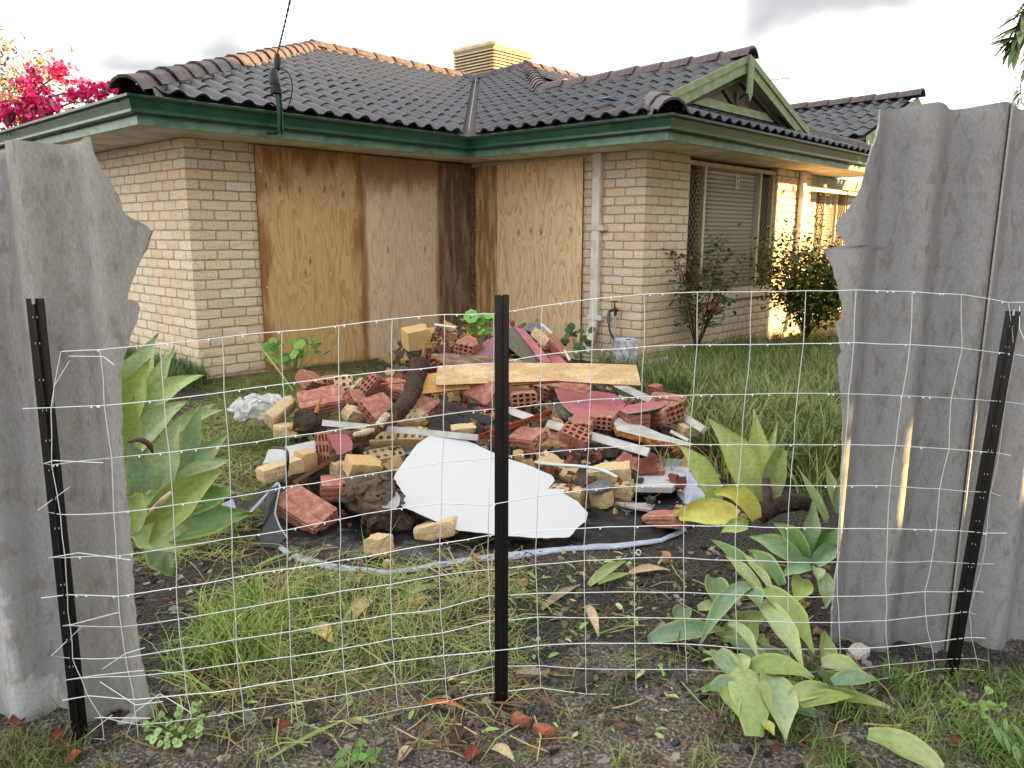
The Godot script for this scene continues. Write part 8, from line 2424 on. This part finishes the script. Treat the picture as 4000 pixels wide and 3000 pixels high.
	for q in [[Vector3(-4.972, 2.555, -8.000), Vector3(-4.787, 2.769, -8.000), Vector3(-4.595, 2.920, -8.000), Vector3(-4.460, 2.996, -8.000), Vector3(-4.332, 3.011, -8.000), Vector3(-4.159, 2.914, -8.000)], [Vector3(-5.170, 2.784, -8.200), Vector3(-5.008, 2.784, -8.100), Vector3(-4.838, 2.738, -8.000)], [Vector3(-4.735, 2.663, -8.000), Vector3(-4.561, 2.800, -8.000), Vector3(-4.397, 2.838, -8.000), Vector3(-4.210, 2.801, -8.000)], [Vector3(-4.664, 2.587, -8.000), Vector3(-4.459, 2.709, -8.000), Vector3(-4.327, 2.752, -8.000), Vector3(-4.151, 2.759, -8.000)], [Vector3(-4.554, 2.860, -8.000), Vector3(-4.666, 2.995, -8.000), Vector3(-4.695, 3.084, -8.000)]]:
		b = MB.new()
		var pp := PackedVector3Array()
		for p in q:
			pp.append(p - o)
		b.tube(pp, [0.012, 0.01, 0.008, 0.006, 0.004, 0.003], 6)
		obj("stem", b, M.stem_brown, bg)
	xs = []
	cs = []
	for i in 260:
		xs.append(Transform3D(Basis.from_euler(Vector3(r.randf() * TAU, r.randf() * TAU, 0)).scaled(Vector3.ONE * r.randf_range(0.6, 1.2)), Vector3(-4.913, 2.630, -8.100) - o + Vector3(r.randfn(0, 0.45), r.randfn(-0.1, 0.12), r.randfn(0, 0.2))))
		cs.append([lin(0.4, 0.42, 0.24), lin(0.32, 0.36, 0.2)][r.randi() % 2])
	stuff(many("leaves", lf, M.leaf, xs, bg, cs))
	# trees behind
	tree("pale_tree", "pale yellow leaved tree behind the bougainvillea", Vector3(-11.4, 0, -19.0), 5.6, 1.5, 2.6, 2600, leaf_mesh(0.13, 0.05), [lin(0.5, 0.46, 0.34), lin(0.44, 0.4, 0.3), lin(0.54, 0.52, 0.4)], 21)
	var pl := thing("palm", "orange dry palm fronds at the left frame edge", "palm", Vector3(-10.6, 0, -16.0))
	b = MB.new()
	b.tube(PackedVector3Array([Vector3(0, -0.2, 0), Vector3(0.02, 2.0, 0), Vector3(0, 4.05, 0)]), [0.2, 0.16, 0.14], 10, true, 0.08, 4)
	obj("trunk", b, M.bark_brown, pl)
	for i in 11:
		b = MB.new()
		var an := TAU * i / 11.0 + 0.2
		var d := Vector3(cos(an), 0, sin(an))
		var pp := PackedVector3Array()
		for k in 9:
			var f := k / 8.0
			pp.append(Vector3(0, 4.05, 0) + d * 1.3 * f + Vector3(0, 0.75 * f - 1.0 * f * f, 0))
		b.tube(pp, [0.015, 0.012, 0.006], 5)
		for k in range(1, 9):
			for s in [-1.0, 1.0]:
				for j in 3:
					var p := pp[k - 1].lerp(pp[k], j / 3.0)
					var w: Vector3 = (Vector3(-d.z, 0, d.x) * s + d * 0.8 + Vector3(0, -0.3, 0)).normalized() * 0.38
					b.tri(p, p + w, p + d * 0.03)
		obj("frond", b, M.twig, pl)
	# gum leaves hanging in at the top right
	var gb := thing("gum_branch", "drooping branch with narrow grey green leaves at the top right", "tree branch", Vector3(2.147, 2.536, -3.400))
	o = gb.position
	var gl := leaf_mesh(0.075, 0.017)
	for q in [[Vector3(2.147, 2.536, -3.400), Vector3(2.111, 2.456, -3.400), Vector3(2.090, 2.394, -3.400), Vector3(2.081, 2.332, -3.400), Vector3(2.076, 2.270, -3.400)], [Vector3(2.147, 2.536, -3.400), Vector3(2.181, 2.383, -3.450), Vector3(2.155, 2.326, -3.450), Vector3(2.076, 2.310, -3.450)], [Vector3(2.159, 2.444, -3.400), Vector3(2.153, 2.289, -3.400), Vector3(2.124, 2.182, -3.400), Vector3(2.109, 2.118, -3.400), Vector3(2.122, 2.041, -3.400)]]:
		b = MB.new()
		var pp := PackedVector3Array()
		for p in q:
			pp.append(p - o)
		b.tube(pp, [0.007, 0.005, 0.004, 0.002], 5)
		obj("twig", b, M.stem_brown, gb)
		for i in 40:
			var f := r.randf_range(0.2, 1.0) * (pp.size() - 1)
			var p := pp[int(f)].lerp(pp[mini(int(f) + 1, pp.size() - 1)], f - int(f))
			var m := StandardMaterial3D.new()
			m.albedo_color = [Color(0.44, 0.5, 0.32), Color(0.5, 0.56, 0.4), Color(0.36, 0.44, 0.3)][r.randi() % 3]
			m.roughness = 0.5
			var s := r.randf_range(0.9, 1.9) * (0.6 if q[4 if q.size() > 4 else 3].y < 2.2 else 1.0)
			obj("leaf", gl, m, gb, Transform3D(Basis.from_euler(Vector3(r.randf_range(0.1, 1.2), r.randf_range(-2.6, -0.4), 0)).scaled(Vector3.ONE * s), p))

func build_surroundings() -> void:
	# house and hedge added, trees inferred; unseen, shaped to block the low sun
	var hs := thing("added_shade_house", "added unseen house block on the right that keeps the low sun off the yard", "house")
	var b := MB.new()
	b.box(T(Vector3(12.5, 2.6, -6.3)), Vector3(5.0, 5.2, 6.8))
	obj("wall", b, M.cream_core, hs)
	b = MB.new()
	b.box(T(Vector3(12.5, 5.35, -6.3)), Vector3(5.4, 0.3, 6.9))
	obj("roof", b, M.ridge_tile, hs)
	var cols := [lin(0.3, 0.4, 0.22), lin(0.36, 0.44, 0.26), lin(0.26, 0.34, 0.2)]
	tree("street_tree", "leafy tree outside the frame beyond the added house block", Vector3(10.6, 0, -11.2), 5.0, 1.7, 3.7, 9000, leaf_mesh(0.16, 0.08), cols, 31)
	tree("street_tree", "leafy street tree outside the frame, right of the fence", Vector3(9.0, 0, -2.2), 6.0, 1.5, 2.65, 22000, leaf_mesh(0.16, 0.08), cols, 32)
	tree("street_tree", "leafy street tree outside the frame, behind the camera on the right", Vector3(9.2, 0, 1.6), 6.4, 2.0, 1.2, 14000, leaf_mesh(0.16, 0.08), cols, 33)
	var hg := thing("added_hedge", "unseen hedge along the verge outside the frame on the right", "added_hedge", Vector3(8.2, 0, -0.6))  # added screen; its low end lets a sun strip reach the fence
	var r := RandomNumberGenerator.new()
	r.seed = 3
	var xs := []
	var cs := []
	for i in 14000:
		var z := r.randf_range(-2.4, 4.5)
		var top := 1.62 if z < -2.05 else 3.0
		xs.append(Transform3D(Basis.from_euler(Vector3(r.randf() * TAU, r.randf() * TAU, 0)), Vector3(r.randf_range(-0.4, 0.4), top * sqrt(r.randf()), z)))
		cs.append(cols[r.randi() % 3])
	stuff(many("leaves", leaf_mesh(0.16, 0.09), M.leaf, xs, hg, cs))
	b = MB.new()
	b.box(T(Vector3(0, 0.7, 1.0)), Vector3(0.35, 1.4, 6.6))
	b.box(T(Vector3(0, 2.05, 1.25)), Vector3(0.3, 1.3, 6.58))
	obj("twigs", b, M.stem_brown, hg)

func make_sky() -> ImageTexture:
	var w := 1024
	var h := 512
	var f := FastNoiseLite.new()
	f.seed = 12
	f.frequency = 1.0
	f.fractal_octaves = 5
	f.fractal_gain = 0.55
	var im := Image.create(w, h, false, Image.FORMAT_RGBF)
	for j in h:
		var el := (0.5 - (j + 0.5) / h) * PI
		for i in w:
			var az := ((i + 0.5) / w - 0.5) * TAU
			var d := Vector3(sin(az) * cos(el), sin(el), -cos(az) * cos(el))
			if el < -0.02:
				im.set_pixel(i, j, Color(0.5, 0.47, 0.42))
				continue
			var s := 1.0 / (0.35 + maxf(0.0, d.y))
			var q := Vector3(d.x * s, d.z * s, 0.0)
			var n := f.get_noise_2d(q.x * 1.1 + 3.1, q.y * 1.1 + 1.7)
			var n2 := f.get_noise_2d(q.x * 0.6 - 8.0, q.y * 0.6 + 5.0)
			var c := Color(0.33, 0.335, 0.355).lerp(Color(1.25, 1.21, 1.15), smoothstep(-0.45, 0.2, n))
			c = c.lerp(Color(0.8, 0.86, 0.95), smoothstep(0.12, 0.4, n2) * smoothstep(0.2, -0.2, n))
			# warm glow added round the unseen sun, to light the right-hand sides softly
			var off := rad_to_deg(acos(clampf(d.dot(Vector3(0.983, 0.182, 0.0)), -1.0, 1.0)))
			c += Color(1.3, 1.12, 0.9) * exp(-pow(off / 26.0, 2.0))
			im.set_pixel(i, j, c)
	return ImageTexture.create_from_image(im)

func _ready() -> void:
	# camera
	var cam := Camera3D.new()
	cam.name = "camera"
	cam.position = Vector3(0, 1.5, 0)
	cam.rotation_degrees = Vector3(-10.97, 0, 0.22)
	cam.fov = 52.73
	cam.near = 0.05
	cam.far = 500.0
	add_child(cam)
	# sky and exposure
	var we := WorldEnvironment.new()
	we.name = "world"
	var env := Environment.new()
	env.background_mode = Environment.BG_SKY
	var sky := Sky.new()
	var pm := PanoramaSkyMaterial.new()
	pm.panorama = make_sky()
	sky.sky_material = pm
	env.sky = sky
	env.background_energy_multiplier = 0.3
	env.tonemap_mode = Environment.TONE_MAPPER_LINEAR
	env.tonemap_exposure = 6.6
	env.sdfgi_enabled = true
	env.ssao_enabled = true
	env.ssil_enabled = true
	we.environment = env
	add_child(we)
	# low sun from the right
	var sun := DirectionalLight3D.new()
	sun.name = "sun"
	sun.light_energy = 1.6
	sun.light_color = Color(1.0, 0.8, 0.52)
	sun.light_angular_distance = 0.5
	sun.shadow_enabled = true
	var az := deg_to_rad(90.0)
	var el := deg_to_rad(10.5)
	var to := Vector3(sin(az) * cos(el), sin(el), -cos(az) * cos(el))
	sun.look_at_from_position(Vector3.ZERO, -to, Vector3.UP)
	add_child(sun)
	rng.seed = 7
	nz.seed = 3
	nz.frequency = 0.01
	nz.fractal_octaves = 3
	make_materials()
	build_ground()
	build_house()
	build_cooler()
	build_neighbour()
	build_power()
	build_fence()
	build_debris()
	build_plants()
	build_surroundings()
